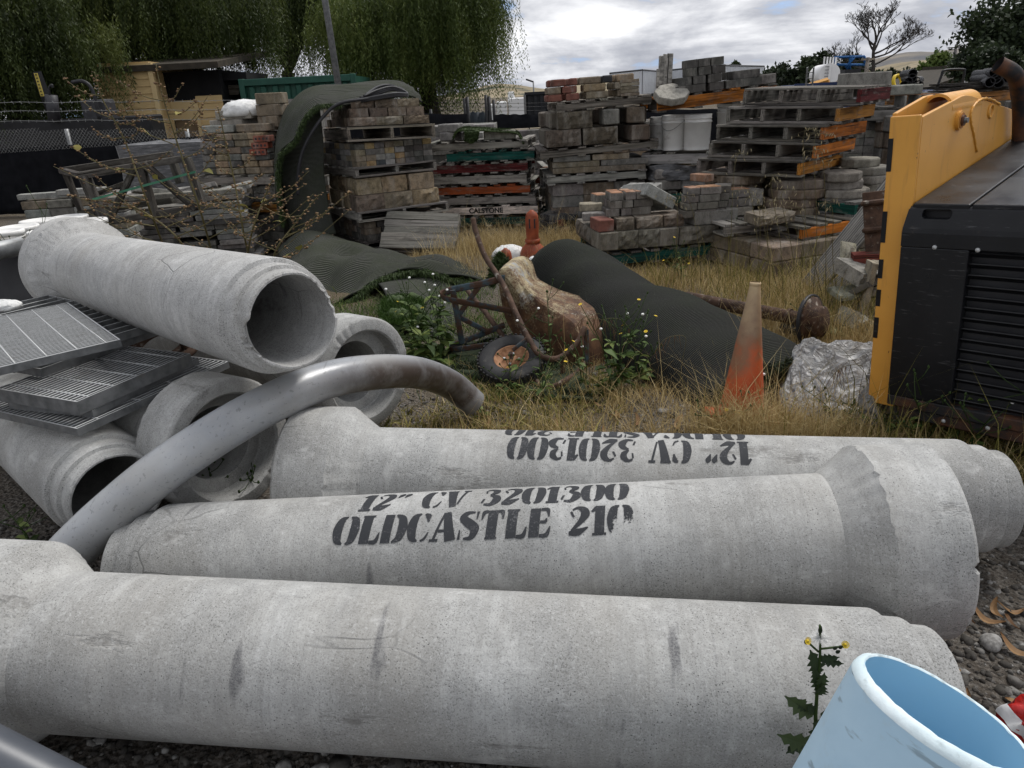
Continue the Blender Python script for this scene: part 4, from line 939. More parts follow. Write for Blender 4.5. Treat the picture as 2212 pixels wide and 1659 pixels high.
crumple("plastic_film", "torn clear plastic film by the octagonal stones", "film", (2.36, 7.02, .47), .16, .10, .05, M_WRAP, 9)
pallet("splintered grey pallet beside the low paver stack", (2.36, 7.0, .28), R(12), .9, .9, (.24, .225, .20), None, h=.11, group=PG)

# --- low paver stack with the leaning slab
yw = R(-31); bx, by = 1.47, 7.22
s = stack("dark half-buried blocks under the low paver stack", (bx + .12, by + .05, .0), R(-10), "block_stack", "block stack")
course(s, 0, 1.15, .9, .30, .25, .10, [GRD, (.06, .055, .045)], piece="block")
pallet("green-edged pallet under the low paver stack", (bx + .06, by - .02, .05), R(10), 1.28, 1.02, (.13, .124, .112), (.014, .080, .068), h=.13, tilt=(R(1.5), R(-1)), group=PG)
s = stack("low stack of split blocks and terracotta-topped pavers beside the rolled turf", (bx + .0, by - .08, .185), R(8))
rk = (.15, .135, .112)
fx = [(-.58, .17, 0), (-.40, .21, .014), (-.19, .21, .014), (.0, .19, 0), (.30, .40, .016), (.60, .18, 0)]
for (x, L, rg) in fx: one(s, "block", (L, .3, .165), (x, -.36, .085), rk, R(random.uniform(-3, 3)), rough=rg, ch=.008)
for (x, y, rz) in ((-.56, -.05, 90), (-.56, .25, 90), (.58, -.05, 90), (.58, .25, 90)): one(s, "block", (.3, .24, .165), (x, y, .085), rk, R(rz), rough=.014)
for x in (-.3, 0, .3): one(s, "block", (.3, .24, .165), (x, .42, .085), rk, 0, rough=.014)
for (x, L, rg, c_) in ((-.60, .15, 0, RED), (-.40, .17, .013, BUFF), (-.17, .26, .016, BUFF), (.06, .20, .012, BROWN)): one(s, "block", (L, .26, .11), (x, -.33, .224), (.17, .14, .105) if c_ is BUFF else c_, R(random.uniform(-4, 4)), rough=rg, ch=.006)
one(s, "block", (.44, .22, .13), (.46, -.38, .234), (.17, .165, .15), R(3), ch=.008)
def tp_(x, y, z, L, W, h, rz):
    """paver of grey body with a terracotta wearing face"""
    o = one(s, "paver", (L, W, h), (x, y, z + h / 2), (.165, .155, .14), R(rz), ch=.005)
    o2 = link("terracotta_face", box_mesh("terracotta_face", (L - .006, W - .006, .010), .004), M_PAVER, o, vary((.32, .175, .105), .12), (0, 0, h / 2 + .001))
for k in range(3):
    for (x, L) in ((-.48, .12), (-.355, .10), (-.21, .19)):
        for q in range(2):
            z = .280 + k * .072; (tp_(x + random.uniform(-.006, .006) + .02 * k, -.26 + q * .13, z, L - .004, .125, .07, -4) if k == 2 else one(s, "paver", (L - .004, .125, .07), (x + random.uniform(-.006, .006) + .02 * k, -.26 + q * .13, z + .035), (.10, .088, .078) if k == 1 else (.12, .108, .095), R(-4), ch=.005))
for (x, y) in ((-.5, .10), (-.36, .10), (-.22, .10)): tp_(x, y, .37, .13, .19, .07, 5)
for (y, c_) in ((-.02, (.22, .21, .19)), (.1, (.3, .27, .2))): one(s, "block", (.22, .14, .075), (-.62, y - .1, .28 + y * .6), c_, R(-12), ch=.008)
for k in range(4):
    for (x, L) in ((.20, .11), (.36, .20)): tp_(x + .012 * k, -.42, .245 + k * .068, L, .15, .064, 3) if k == 3 else one(s, "paver", (L, .15, .064), (x + .012 * k, -.42, .278 + k * .068), (.135, .122, .108), R(3), ch=.005)
    one(s, "paver", (.15, .20, .064), (.535 + .012 * k, -.36, .278 + k * .068), (.13, .12, .108), R(-26), ch=.005)
for k in range(2):
    for (x, L) in ((.70, .11), (.80, .12)): (tp_ if k else lambda *a: None)(x - .02, -.30, .30 + k * .08, L, .15, .075, 2); one(s, "paver", (L, .15, .075), (x - .02, -.30, .335 + 0), (.14, .13, .118), R(2))
one(s, "block", (.15, .20, .15), (.90, -.28, .37), (.24, .225, .20), R(6), rough=.006)
one(s, "block", (.12, .2, .07), (.46, -.12, .56), (.25, .14, .09), R(24))
solo("concrete_slab", "pale grey slab leaning in the middle of the low paver stack", "slab", (.36, .42, .115), (1.40, 6.98, .60), (.28, .28, .27), (R(-8), R(28), R(22)), 0, .006)
gb = thing("grooved_block", "grey concrete block with three grooves on the low paver stack", "block", (1.42, 7.42, .60), R(-24))
for k in range(4): MB().box((-.13 + k * .087, 0, 0), (.078, .42, .12), None, .004).build("ridge", M_PAVER, gb, (.27, .268, .255))
MB().box((0, 0, -.012), (.335, .41, .094)).build("block_core", M_PAVER, gb, (.24, .238, .225))

# --- scattered dark pavers between the stacks
s = stack("loose heap of dark bricks on the ground between painted pallets and split-face tower", (.78, 8.75, 0), R(6), "brick_heap", "brick heap")
for k in range(26): one(s, "brick", (.2, .12, .075), (random.uniform(-.28, .32), random.uniform(-.22, .25), .04 + .07 * (k % 3) * (random.random() < .8)), random.choice([SLATE, SLATE, GRD, (.11, .045, .03), BROWN]), random.uniform(-1, 1), R(random.uniform(-12, 12)), R(random.uniform(-12, 12)))
# low far pallets seen between the stacks
pallet("small pallet with an orange end block behind the painted stack", (1.0, 10.6, .52), R(3), .9, .9, GREY, None, h=.12, group=PG)
pallet("small pallet with a pale yellow end block behind the painted stack", (.95, 10.5, .25), R(3), .9, .9, DGREY, None, h=.12, group=PG)
s = stack("grey slabs and an orange offcut between the small pallets", (.98, 10.55, .37), R(3), "slab_stack", "slab stack")
course(s, 0, .85, .8, .28, .26, .145, [GRD, GR], piece="slab"); one(s, "offcut", (.07, .05, .10), (-.40, -.42, .22), ORANGE, 0, mat=M_WOOD); one(s, "offcut", (.14, .05, .10), (-.42, -.43, -.06), (.42, .36, .16), 0, mat=M_WOOD)
s = stack("pale kerb stones stacked behind the painted pallets", (.72, 12.2, 0), R(-4), "block_stack", "block stack")
for k in range(7): course(s, k * .15, 1.5, .9, .5, .3, .148, [CONC, GR, TAN] if k > 4 else [GRD, GR], piece="block", jit=.02)
s = stack("grey kerb stones stacked behind the turf-draped tower", (-.6, 12.5, 0), R(-4), "block_stack", "block stack")
for k in range(8): course(s, k * .145, 1.1, .9, .4, .3, .143, [CONC, GR] if k > 4 else [GRD, GR], piece="block", jit=.02)
s = stack("tan blocks far behind between split-face tower and buckets", (2.35, 11.6, 0), R(-4), "block_stack", "block stack")
for k in range(8): course(s, k * .14, 1.5, .9, .4, .3, .138, [TAN, BUFF, GR], piece="block", jit=.02)

# --- brick tower left of the turf
bx, by = -2.92, 9.0; yw = R(-18)
pallet("dark pallet at the foot of the mixed brick tower", (bx, by, .0), yw, 1.1, 1.0, DGREY, None, h=.12, group=PG)
s = stack("grey slabs low in the mixed brick tower", (bx, by, .12), yw, "slab_stack", "slab stack", "loads of the mixed brick tower")
for k in range(3): course(s, k * .10, 1.05, .95, .34, .3, .098, [GRD, BROWN], piece="slab")
pallet("orange-edged pallet low in the mixed brick tower", (bx, by - .02, .43), yw, 1.2, 1.0, DGREY, (.33, .14, .03), h=.125, group=PG)
s = stack("grey half-wrapped slabs in the mixed brick tower", (bx, by, .557), yw, "slab_stack", "slab stack", "loads of the mixed brick tower")
for k in range(2): course(s, k * .09, 1.02, .9, .34, .3, .088, [GR, TAN], piece="slab", rough=.008)
pallet("wide grey pallet under the tumbled tan bricks of the mixed tower", (bx + .03, by - .02, .74), yw, 1.25, 1.0, (.22, .205, .18), None, h=.125, group=PG)
s = stack("tumbled tan and grey bricks with red cored bricks in the mixed tower", (bx, by, .867), yw, group="loads of the mixed brick tower")
for k in range(6): course(s, k * .075, 1.0 - .03 * k, .86, .20, .14, .073, [TAN, BUFF, GR, TAN, GRD], jit=.014, ch=.010, yawj=.06, skip=.06)
for k in range(3):
    o = one(s, "cored_brick", (.21, .10, .065), (.34 + .04 * k, -.42, .24 + .072 * k), (.23, .065, .04), R(4), ch=.004)
    for q in range(4): link("core_hole", box_mesh("core_hole", (.022, .004, .022), 0), M_HOSE, o, None, (-.07 + q * .046, -.0505, 0))
for (x, c_) in ((-.22, CONC), (.25, TAN)): one(s, "slab", (.42, .36, .085), (x, -.2, .50), c_, R(random.uniform(-9, 9)), ch=.010)
s2 = stack("pile of buff slabs on top of the mixed brick tower", (bx + .10, by + .1, 1.36), R(-20), "slab_stack", "slab stack", "loads of the mixed brick tower")
for k in range(2): one(s2, "slab", (.46, .40, .10), (-.22 + .1 * k, -.2, .052 + .1 * k), (.25, .235, .2), R(6 * k), ch=.008)
for k in range(3): one(s2, "block", (.30, .26, .12), (.34, -.22, .06 + .122 * k), TAN, R(14 * k - 8), ch=.008)
crumple("plastic_bag", "crumpled white plastic bag on top of the mixed brick tower", "bag", (bx - .02, by - .10, 1.49), .26, .2, .12, M_PLASTICWHITE, 12)
crumple("stone_boulder", "pale rounded boulder wrapped in film atop the mixed brick tower", "boulder", (bx + .22, by - .02, 1.50), .17, .15, .13, M_TARP, 15)
s = stack("grey pavers stacked high behind the mixed brick tower", (-2.95, 10.9, .0), R(-6))
for k in range(13): course(s, k * .128, 1.1, .9, .22, .2, .126, [GR, (.15, .12, .09), GR], jit=.004, skip=0)

# --- grey pavers and slates near the crate
s = stack("weathered grey pavers stacked by the wooden crate frame", (-4.85, 8.55, .0), R(8))
for k in range(8): course(s, k * .092, 1.05, .8, .25, .2, .09, [GR, CONC, GR, TAN], jit=.014, yawj=.05, ch=.008, skip=.04 if k > 5 else 0)
for (x, z, rz) in ((-.3, .75, 6), (.1, .77, -4)): one(s, "paver", (.5, .14, .06), (x, -.3, z + .03), CONC, R(rz))
s = stack("thin grey slate slabs heaped inside the wooden crate frame", (-3.35, 8.05, .0), R(10), "slab_stack", "slab stack")
for k in range(12): course(s, k * .055, 1.2 - .02 * k, .8, .42, .3, .052, [GR, CONC, GRD], piece="slab", jit=.03, yawj=.05, skip=.04)
for q in range(9): one(s, "slab", (.38, .16, .05), (random.uniform(-.45, .45), random.uniform(-.35, .2), .70 + q * .012), CONC, random.uniform(-.6, .6), R(random.uniform(-14, 14)), R(random.uniform(-22, 22)))
for k in range(2): one(s, "slab", (1.3, .12, .05), (-.1, -.42, .72 + k * .055), (.24, .22, .19), R(3))
# film-wrapped load
tb = thing("wrapped_load", "pallet load sealed in grey stretch film behind the crate frame", "wrapped load", (-4.05, 10.2, 0), R(3))
def wl_(u, v):
    a = u * 2 * math.pi; r = min(1 / max(abs(math.cos(a)), abs(math.sin(a))), 1.3); k = 1 + .012 * math.sin(14 * a + v * 9) + .01 * math.sin(31 * a)
    return Vector((math.cos(a) * r * .95 * k, math.sin(a) * r * .5 * k, v * 1.20))
MB().grid(wl_, 90, 12).build("stretch_film", M_WRAP, tb)
MB().grid(lambda u, v: Vector(((u - .5) * 1.84, (v - .5) * .95, 1.20 + .03 * math.sin(9 * u) * math.sin(7 * v))), 12, 6).build("film_top", M_WRAP, tb)

# --- stacks behind the tall pallet stack
s = stack("cinder blocks and dark lumber on the far grey paver stack", (4.55, 9.45, 1.31), R(-6), "block_stack", "block stack")
one(s, "block", (.52, .3, .17), (-.08, -.2, .23), (.20, .195, .175), R(4), ch=.01)
for (x, c_) in ((-.45, CONC), (.02, CONC), (.34, CONC)): one(s, "block", (.40, .3, .11), (x, -.25, .10), (.20, .195, .175), R(random.uniform(-4, 4)), ch=.01)
for x in (.12, .28, .44): one(s, "block", (.028, .3, .17), (x + .22, -.30, -.05), (.19, .185, .165))
pallet("dark pallet at the top of the far grey paver stack", (4.45, 9.5, 1.06), R(-8), 1.3, 1.0, DGREY, (.13, .125, .115), h=.16, group=PG)
s = stack("far grey paver stack beside the yellow machine", (4.35, 9.6, .52), R(-8))
for k in range(6): course(s, k * .09, 1.2, .9, .2 if k > 2 else .36, .2, .088, [GR, GRD] if k > 2 else [(.16, .165, .17), GR], jit=.006)
pallet("green pallet under the far grey paver stack", (4.35, 9.6, .36), R(-8), 1.25, 1.0, DGREY, (.016, .05, .045), h=.15, group=PG)
s = stack("dark load at the foot of the far grey paver stack", (4.35, 9.65, .0), R(-8), "block_stack", "block stack")
for k in range(2): course(s, k * .18, 1.2, .9, .4, .3, .178, [GRD], piece="block")
bt_ = MB().grid(lambda u, v: Vector((u * .3, .1 * math.sin(3 * u), v * .28 - .12 * u)), 6, 4).build("tarp_corner", simple("blue_tarp", (.015, .075, .16), (.03, .12, .24), 8, .5, 20, .4, .01), None); bt_.location = (3.62, 8.75, .62)
tag(bt_, "corner of a blue tarp behind the tall pallet stack", "tarp")
pallet("ochre-edged pallet behind the yellow machine under black pipes", (6.75, 10.6, 1.18), R(9), 2.1, 1.1, DGREY, (.33, .15, .05), h=.17, tilt=(0, R(-1.5)), group=PG)
s = stack("brown and grey blocks behind the yellow machine", (5.9, 9.2, .0), R(4), "block_stack", "block stack")
for k in range(6): course(s, k * .19, 2.6, .9, .45, .3, .188, [BROWN, GR, TAN], piece="block", ch=.016, jit=.02)
for (x, z, rz, L, hh) in ((.55, 1.25, 4, .20, .26), (.78, 1.25, -6, .22, .26), (.40, 1.18, 3, .42, .10), (.86, 1.42, 2, .3, .14)): one(s, "block", (L, .25, hh), (x, -.25, z), BROWN if hh > .2 else GRD, R(rz), ch=.016)
# the wooden crate frame
cr_ = thing("crate_frame", "old open wooden crate frame with crossed braces leaning among slate slabs", "crate")
def beam(a, b, w=.075, col=(.075, .068, .060), name="beam"):
    a, b = Vector(a), Vector(b); d = b - a; q = d.to_track_quat('X', 'Z').to_matrix()
    MB().box((0, 0, 0), (d.length, w, w * .85), None, .005, .004).build(name, M_WOOD, cr_, vary(col, .15), loc=(a + b) / 2).rotation_euler = q.to_euler()
Yc = 7.05
def c2(x, y, dY=0.0): return at(x, y, Yc + dY)
beam(c2(134, 369, .45), c2(372, 333, .45), .07); beam(c2(172, 379), c2(405, 341), .075, name="rail"); beam(c2(134, 369, .45), c2(174, 379), .06)
beam(c2(140, 370, .45), c2(178, 462, .45), .06); beam(c2(182, 380), c2(244, 522), .095, name="post"); beam(c2(402, 341), c2(440, 452), .09, name="post"); beam(c2(370, 338, .45), c2(390, 395, .45), .075)
beam(c2(296, 352, -.03), c2(236, 478, -.03), .062, name="brace"); beam(c2(303, 352, -.02), c2(338, 476, -.02), .07, name="post"); beam(c2(310, 352, -.04), c2(424, 452, -.04), .07, name="brace")
beam(c2(205, 421, .2), c2(268, 397, .2), .05, name="brace"); beam(c2(225, 480), c2(436, 446), .07, name="rail"); beam(c2(170, 460, .45), c2(372, 432, .45), .06, name="rail")
M_STRAP = simple("green_strap", (.03, .13, .075), (.06, .2, .12), 8, .5, 30, .1)
MB().box((0, 0, 0), ((c2(422, 371, -.1) - c2(200, 431, -.1)).length, .006, .02)).build("green_strap", M_STRAP, cr_, loc=(c2(422, 371, -.1) + c2(200, 431, -.1)) / 2).rotation_euler = (c2(422, 371, -.1) - c2(200, 431, -.1)).to_track_quat('X', 'Z').to_euler()
# lidded buckets behind the pale pipe
for i, (x, y, Y, h) in enumerate(((85, 478, 6.6, .36), (40, 492, 6.3, .36), (150, 470, 6.8, .38), (190, 478, 6.5, .36), (105, 500, 6.1, .36), (5, 502, 6.0, .36))):
    p = at(x, y, Y); bucket("lidded white bucket packed beside the crate frame", (p.x, p.y, max(0.0, p.z - h)), h, .13, .148, True, group="lidded buckets by the crate")
tbl = thing("plank_platform", "low plank platform under the lidded buckets", "platform", (-3.7, 6.3, 0), R(0))
for k in range(5): MB().box((0, -.5 + k * .25, .16), (2.6, .22, .03), None, .003).build("plank", M_WOOD, tbl, vary(DGREY))
for x in (-1.1, 0, 1.1): MB().box((x, 0, .072), (.1, 1.2, .143)).build("bearer", M_WOOD, tbl, DGREY)
# black drum and grey pipe behind the pale pipe's bell
pd_ = at(30, 590, 4.7)
tb = thing("black_drum", "black plastic drum behind the bell of the pale pipe", "drum", (pd_.x - .05, 4.9, 0))
MB().lathe([(0, 0), (.27, 0), (.29, .03), (.29, .30), (.30, .31), (.30, .34), (.29, .35), (.29, .74), (.27, .78), (.0, .78)], 44).build("drum_wall", M_HOSE, tb)
tb = thing("grey_pipe_length", "grey pipe length lying behind the pale pipe's bell", "pipe")
MB().tube([at(-80, 556, 4.35), at(52, 531, 4.6)], .055, 24).build("pipe_wall", M_GALV, tb)
# lumber and rods lying under the dry weed
for i in range(9):
    a = at(250 + 22 * i, 505 + 4 * i, 6.0 - .05 * i); b = at(430 + 22 * i, 532 + 3 * i, 5.9 - .05 * i); a.z = .13 + .03 * (i % 3) ; b.z = .10 + .03 * (i % 3)
    d = b - a; o = MB().box((0, 0, 0), (d.length * 1.25, .07 if i % 2 else .03, .03), None, .003).build("loose_lumber", M_WOOD if i % 3 else M_GALV, None, vary((.15, .14, .125), .3), loc=(a + b) / 2); o.rotation_euler = d.to_track_quat('X', 'Z').to_euler()
    tag(o, "weathered lumber and rods lying under the dry weed", "lumber", "loose lumber under the dry weed")
# ------------------------------------------------------------------ artificial turf
def crom(P, t):
    """Catmull-Rom value along list P at t in 0..1"""
    n = len(P) - 1; f = min(max(t, 0), .99999) * n; i = int(f); f -= i
    p0 = P[i - 1] if i > 0 else P[0] * 2 - P[1]; p3 = P[i + 2] if i + 2 <= n else P[n] * 2 - P[n - 1]; p1, p2 = P[i], P[i + 1]
    return .5 * (2 * p1 + (p2 - p0) * f + (2 * p0 - 5 * p1 + 4 * p2 - p3) * f * f + (3 * p1 - p0 - 3 * p2 + p3) * f ** 3)
def sheet_fn(rows): return lambda u, v: crom([crom(r, v) for r in rows], u)
def sheet(name, rows, nu, nv, mat, parent, uvs, wob=.008, thick=.014, seed=0):
    f0 = sheet_fn(rows); rs = np.random.default_rng(seed); ph = rs.uniform(0, 6.28, 6)
    def fn(u, v):
        p = f0(u, v); p.z += wob * (math.sin(11 * u + 5 * v + ph[0]) + math.sin(7 * v - 13 * u + ph[1]) + .6 * math.sin(23 * u + 19 * v + ph[2])); return p
    o = MB().grid(fn, nu, nv, True, uvs).build(name, mat, parent)
    md = o.modifiers.new("thickness", 'SOLIDIFY'); md.thickness = thick; md.offset = 0
    return o
def fringe(parent, pts, n, length, down=.6, spread=.6, out=Vector((0, -1, 0)), mat=None, name="grass_fringe", width=.006):
    sp_ = smooth_path(pts, 8); sp_ = np.array([p[:] for p in sp_]); idx = RNG.uniform(0, len(sp_) - 1.001, n); i0 = idx.astype(int); f = (idx - i0)[:, None]
    base = sp_[i0] * (1 - f) + sp_[i0 + 1] * f + RNG.normal(0, .006, (n, 3))
    d = np.array(out[:])[None] + RNG.normal(0, spread, (n, 3)) + np.array([0, 0, -down]); d /= np.linalg.norm(d, axis=1)[:, None]
    L = length * RNG.uniform(.5, 1.15, n)[:, None]; side = np.cross(d, RNG.normal(0, 1, (n, 3))); side /= np.linalg.norm(side, axis=1)[:, None] + 1e-6; side *= width / 2
    tip = base + d * L + np.array([0, 0, -.012]); mid = base + d * L * .55
    V = np.stack([base - side, base + side, mid + side * .9, mid - side * .9, tip], 1).reshape(-1, 3); o = np.arange(n)[:, None] * 5
    F_ = np.concatenate([o + np.array([0, 1, 2]), o + np.array([0, 2, 3]), o + np.array([3, 2, 4])])
    ob = fastmesh(name, V, F_, mat or M_FRINGE, parent, {"tint": np.repeat(RNG.uniform(0, 1, n), 5)}); ob["kind"] = "stuff"; return ob
def pile(parent, rows, n, length, up=Vector((0, 0, 1)), name="grass_pile", mat=None):
    f0 = sheet_fn(rows); uv = RNG.uniform(0, 1, (n, 2)); base = np.array([f0(a, b)[:] for a, b in uv]); 
    d = np.array(up[:])[None] + RNG.normal(0, .45, (n, 3)); d /= np.linalg.norm(d, axis=1)[:, None]; L = length * RNG.uniform(.6, 1.1, n)[:, None]
    side = np.cross(d, RNG.normal(0, 1, (n, 3))); side /= np.linalg.norm(side, axis=1)[:, None]; side *= .004
    tip = base + d * L; V = np.stack([base - side, base + side, tip], 1).reshape(-1, 3); F_ = np.arange(n * 3).reshape(-1, 3)
    ob = fastmesh(name, V, F_, mat or M_FRINGE, parent, {"tint": np.repeat(RNG.uniform(0, 1, n), 3)}); ob["kind"] = "stuff"; return ob

simple("dull_turf_pile", (.012, .019, .007), (.028, .040, .015), 20, .8, 20, 0)
tt = thing("turf_drape", "dark ribbed turf sheet thrown over the paver tower, green fringe along its edge", "artificial turf")
front = [at(912, 222, 8.95), at(878, 207, 8.75), at(800, 216, 8.42), at(735, 226, 8.25), at(684, 230, 8.1), at(654, 262, 8.0), at(638, 302, 7.95), at(604, 338, 7.95), at(601, 400, 7.95), at(610, 486, 7.9)]
mid_ = [at(905, 205, 9.1), at(872, 188, 9.0), at(800, 192, 8.8), at(735, 196, 8.6), at(676, 202, 8.4), at(632, 238, 8.3), at(608, 290, 8.25), at(597, 335, 8.2), at(597, 400, 8.2), at(606, 480, 8.1)]
back = [at(890, 192, 9.5), at(860, 178, 9.45), at(800, 177, 9.3), at(740, 180, 9.1), at(670, 190, 8.9), at(622, 225, 8.75), at(600, 280, 8.6), at(594, 330, 8.5), at(594, 395, 8.4), at(602, 470, 8.3)]
sheet("turf_sheet", [front, mid_, back], 16, 90, M_TURF, tt, (.9, 3.2), .012)
fringe(tt, front[3:], 3800, .055, .5, .55, Vector((.35, -.7, -.2)))
tt = thing("turf_strip", "dark ribbed turf strip hanging down the side of the paver tower to the ground", "artificial turf")
rows = [[at(648, 225, 8.38), at(668, 222, 8.36), at(690, 228, 8.40)], [at(612, 300, 8.30), at(655, 300, 8.26), at(698, 300, 8.33)], [at(608, 380, 8.26), at(655, 382, 8.2), at(701, 382, 8.27)], [at(616, 450, 8.2), at(664, 455, 8.1), at(712, 452, 8.2)], [at(628, 504, 8.1), at(678, 512, 7.98), at(726, 506, 8.1)]]
sheet("turf_sheet", rows, 60, 20, M_TURF, tt, (3.0, .9), .003)
# the black hose that lies over it
hp = [at(858, 204, 8.5), at(790, 214, 8.32), at(735, 223, 8.18), at(700, 250, 8.1), at(667, 298, 8.0), at(650, 340, 7.98), at(643, 390, 7.98), at(644, 421, 7.98)]
tb = thing("black_hose", "black hose looped over the draped turf and hanging down beside the tower", "hose")
MB().tube(smooth_path(hp, 8), .018, 10).build("hose_run", M_HOSE, tb)
for k in range(3):
    q = [at(770 + 8 * k, 216 - k * 4, 8.35), at(815, 203 - 4 * k, 8.5), at(850, 194 - 3 * k, 8.65), at(880, 206 - k * 2, 8.68), at(850, 208 - k * 3, 8.46), at(780, 219 - k * 2, 8.3)]
    MB().tube(smooth_path(q, 8), .014, 8).build("hose_coil", M_HOSE, tb)
MB().tube(smooth_path([at(790, 205, 8.4), at(815, 188, 8.8), at(840, 184, 9.0), at(868, 192, 8.9), at(876, 204, 8.7)], 8), .014, 8).build("hose_coil", M_HOSE, tb)
# turf over the kerb blocks on the painted pallets
tt = thing("turf_scrap", "bright green turf scrap draped over kerb blocks on the painted pallets", "artificial turf")
rows = [[at(978, 303, 9.35), at(990, 283, 9.3), at(1030, 281, 9.3), at(1080, 285, 9.3), at(1118, 290, 9.3), at(1131, 312, 9.25)], [at(982, 292, 9.7), at(1000, 277, 9.75), at(1040, 277, 9.75), at(1085, 280, 9.75), at(1115, 284, 9.7), at(1126, 300, 9.7)]]
sheet("turf_sheet", rows, 8, 24, M_FRINGE, tt, (.5, 1.2), .004)
pile(tt, rows, 5200, .035, Vector((0, -.5, .8)))
rows = [[at(1003, 283, 9.28), at(1022, 283, 9.26), at(1036, 284, 9.28)], [at(1004, 306, 9.24), at(1018, 308, 9.2), at(1030, 306, 9.24)]]
sheet("turf_flap", rows, 6, 6, M_FRINGE, tt, (.3, .3)); pile(tt, rows, 1200, .03, Vector((0, -1, .2)))
# turf lying on the ground
tt = thing("turf_blanket", "ribbed turf blanket heaped on the ground with a green fringe along its front", "artificial turf")
r0 = [at(598, 550, 7.9), at(660, 514, 7.9), at(740, 517, 7.8), at(820, 540, 7.5), at(900, 558, 7.3), at(965, 560, 7.2), at(1010, 577, 7.0), at(1050, 600, 6.8)]
r1 = [at(612, 570, 7.2), at(680, 528, 7.2), at(740, 548, 7.2), at(815, 545, 7.0), at(890, 566, 6.9), at(955, 570, 6.85), at(1005, 585, 6.7), at(1048, 603, 6.6)]
r2 = [at(640, 606, 6.6), at(700, 606, 6.6), at(750, 580, 6.6), at(810, 562, 6.6), at(880, 573, 6.55), at(945, 580, 6.5), at(1000, 595, 6.4), at(1045, 607, 6.4)]
r3 = [at(672, 640, 6.1), at(718, 660, 5.95), at(765, 642, 6.0), at(805, 610, 6.1), at(858, 590, 6.2), at(918, 584, 6.2), at(970, 600, 6.2), at(1042, 610, 6.2)]
sheet("turf_sheet", [r0, r1, r2, r3], 50, 80, M_TURF, tt, (2.1, 2.2), .034, seed=3)
fringe(tt, r3, 5200, .06, .55, .55, Vector((.1, -.8, -.3)))
tt = thing("turf_offcut", "crumpled ribbed turf offcut under the fringe beside the wheelbarrow legs", "artificial turf")
rows = [[at(800, 606, 6.3), at(870, 596, 6.3), at(940, 600, 6.3), at(1000, 612, 6.3), at(1055, 625, 6.2)], [at(830, 632, 5.9), at(890, 620, 5.9), at(950, 635, 5.9), at(1010, 655, 5.8), at(1070, 660, 5.7)], [at(850, 670, 5.3), at(915, 668, 5.4), at(975, 690, 5.2), at(1040, 700, 5.2), at(1085, 700, 5.2)], [at(900, 715, 4.9), at(950, 730, 4.75), at(1010, 745, 4.6), at(1060, 735, 4.7), at(1090, 720, 4.8)]]
sheet("turf_sheet", rows, 40, 40, M_TURF, tt, (1.4, 1.6), .014, seed=5)
tt = thing("turf_clump", "vivid green turf clump pile side up beside the bell mouth and weeds", "artificial turf")
rows = [[at(830, 648, 5.5), at(870, 640, 5.5), at(915, 648, 5.5)], [at(818, 672, 5.2), at(868, 664, 5.2), at(918, 676, 5.2)], [at(822, 705, 4.9), at(872, 702, 4.85), at(925, 712, 4.85)]]
sheet("turf_sheet", rows, 14, 14, M_FRINGE, tt, (.6, .6), .02); pile(tt, rows, 6500, .05, Vector((0, -.25, .9)), mat=simple("vivid_turf_pile", (.028, .062, .009), (.060, .115, .020), 20, .7, 20, 0))
tt = thing("turf_tuft", "upright green turf edge behind the wheelbarrow's handle", "artificial turf")
rows = [[at(1052, 612, 5.6), at(1064, 570, 5.75), at(1076, 548, 5.8), at(1090, 552, 5.8)], [at(1066, 620, 5.5), at(1080, 590, 5.55), at(1092, 575, 5.6), at(1100, 572, 5.6)]]
sheet("turf_sheet", rows, 8, 14, M_FRINGE, tt, (.4, .5)); pile(tt, rows, 3000, .06, Vector((-.3, -.8, .2)))
tt = thing("turf_mat", "flattened dark green turf mat under the wheelbarrow wheel", "artificial turf")
rows = [[gnd(950, 760, .02), gnd(1080, 740, .03), gnd(1250, 760, .03)], [gnd(930, 790, .02), gnd(1060, 800, .03), gnd(1260, 830, .03)], [gnd(985, 800, .01), gnd(1120, 850, .02), gnd(1290, 870, .01)]]
sheet("turf_sheet", rows, 20, 20, MATS["dull_turf_pile"], tt, (1, 1), .006); pile(tt, rows, 9000, .016, mat=MATS["dull_turf_pile"])
# the big roll
tt = thing("turf_roll", "big slumped roll of dark turf backing stretching from the hydrant tops to the cone", "artificial turf")
A0, A1 = gnd(1232, 664), gnd(1668, 846); dv = (A1 - A0); dn = dv.normalized(); pn = Vector((dn.y, -dn.x, 0)); pn = pn if pn.y < 0 else -pn
def rollfn(u, v):
    c_ = A0 + dv * u; h = lerp(.56, .20, u ** .85); w = lerp(.36, .46, u); a = (v * 1.16 - .08) * math.pi; k = 1 + .045 * math.sin(9 * u + 4 * v) + .03 * math.sin(17 * u - 6 * v) + .02 * math.sin(31 * u + 11 * v)
    end = min(1, .80 + u * 6) * (1 - .35 * max(0, u - .88) / .12)
    z = max(-.01, math.sin(a) * h * k * end)
    return c_ - pn * (math.cos(a) * w * k) + Vector((0, 0, z)) + pn * (.10 * math.sin(a) * (1 - u)) - dn * (.05 * math.sin(a * 1) * (1 if u < .02 else 0))
o = MB().grid(rollfn, 70, 40, True, (2.6, 1.5)).build("turf_sheet", M_TURFD, tt); md = o.modifiers.new("thickness", 'SOLIDIFY'); md.thickness = .02
o2 = MB().grid(lambda u, v: A0 + dn * (.03 + .01 * v) + (rollfn(.02, u) - A0 - dn * .04) * lerp(1, .1, v), 30, 6).build("roll_end", M_TURFD, tt)
fringe(tt, [rollfn(0, v) for v in np.linspace(.02, .95, 16)], 2600, .045, .0, .5, Vector((-.4, -.3, .5)), MATS["dull_turf_pile"])
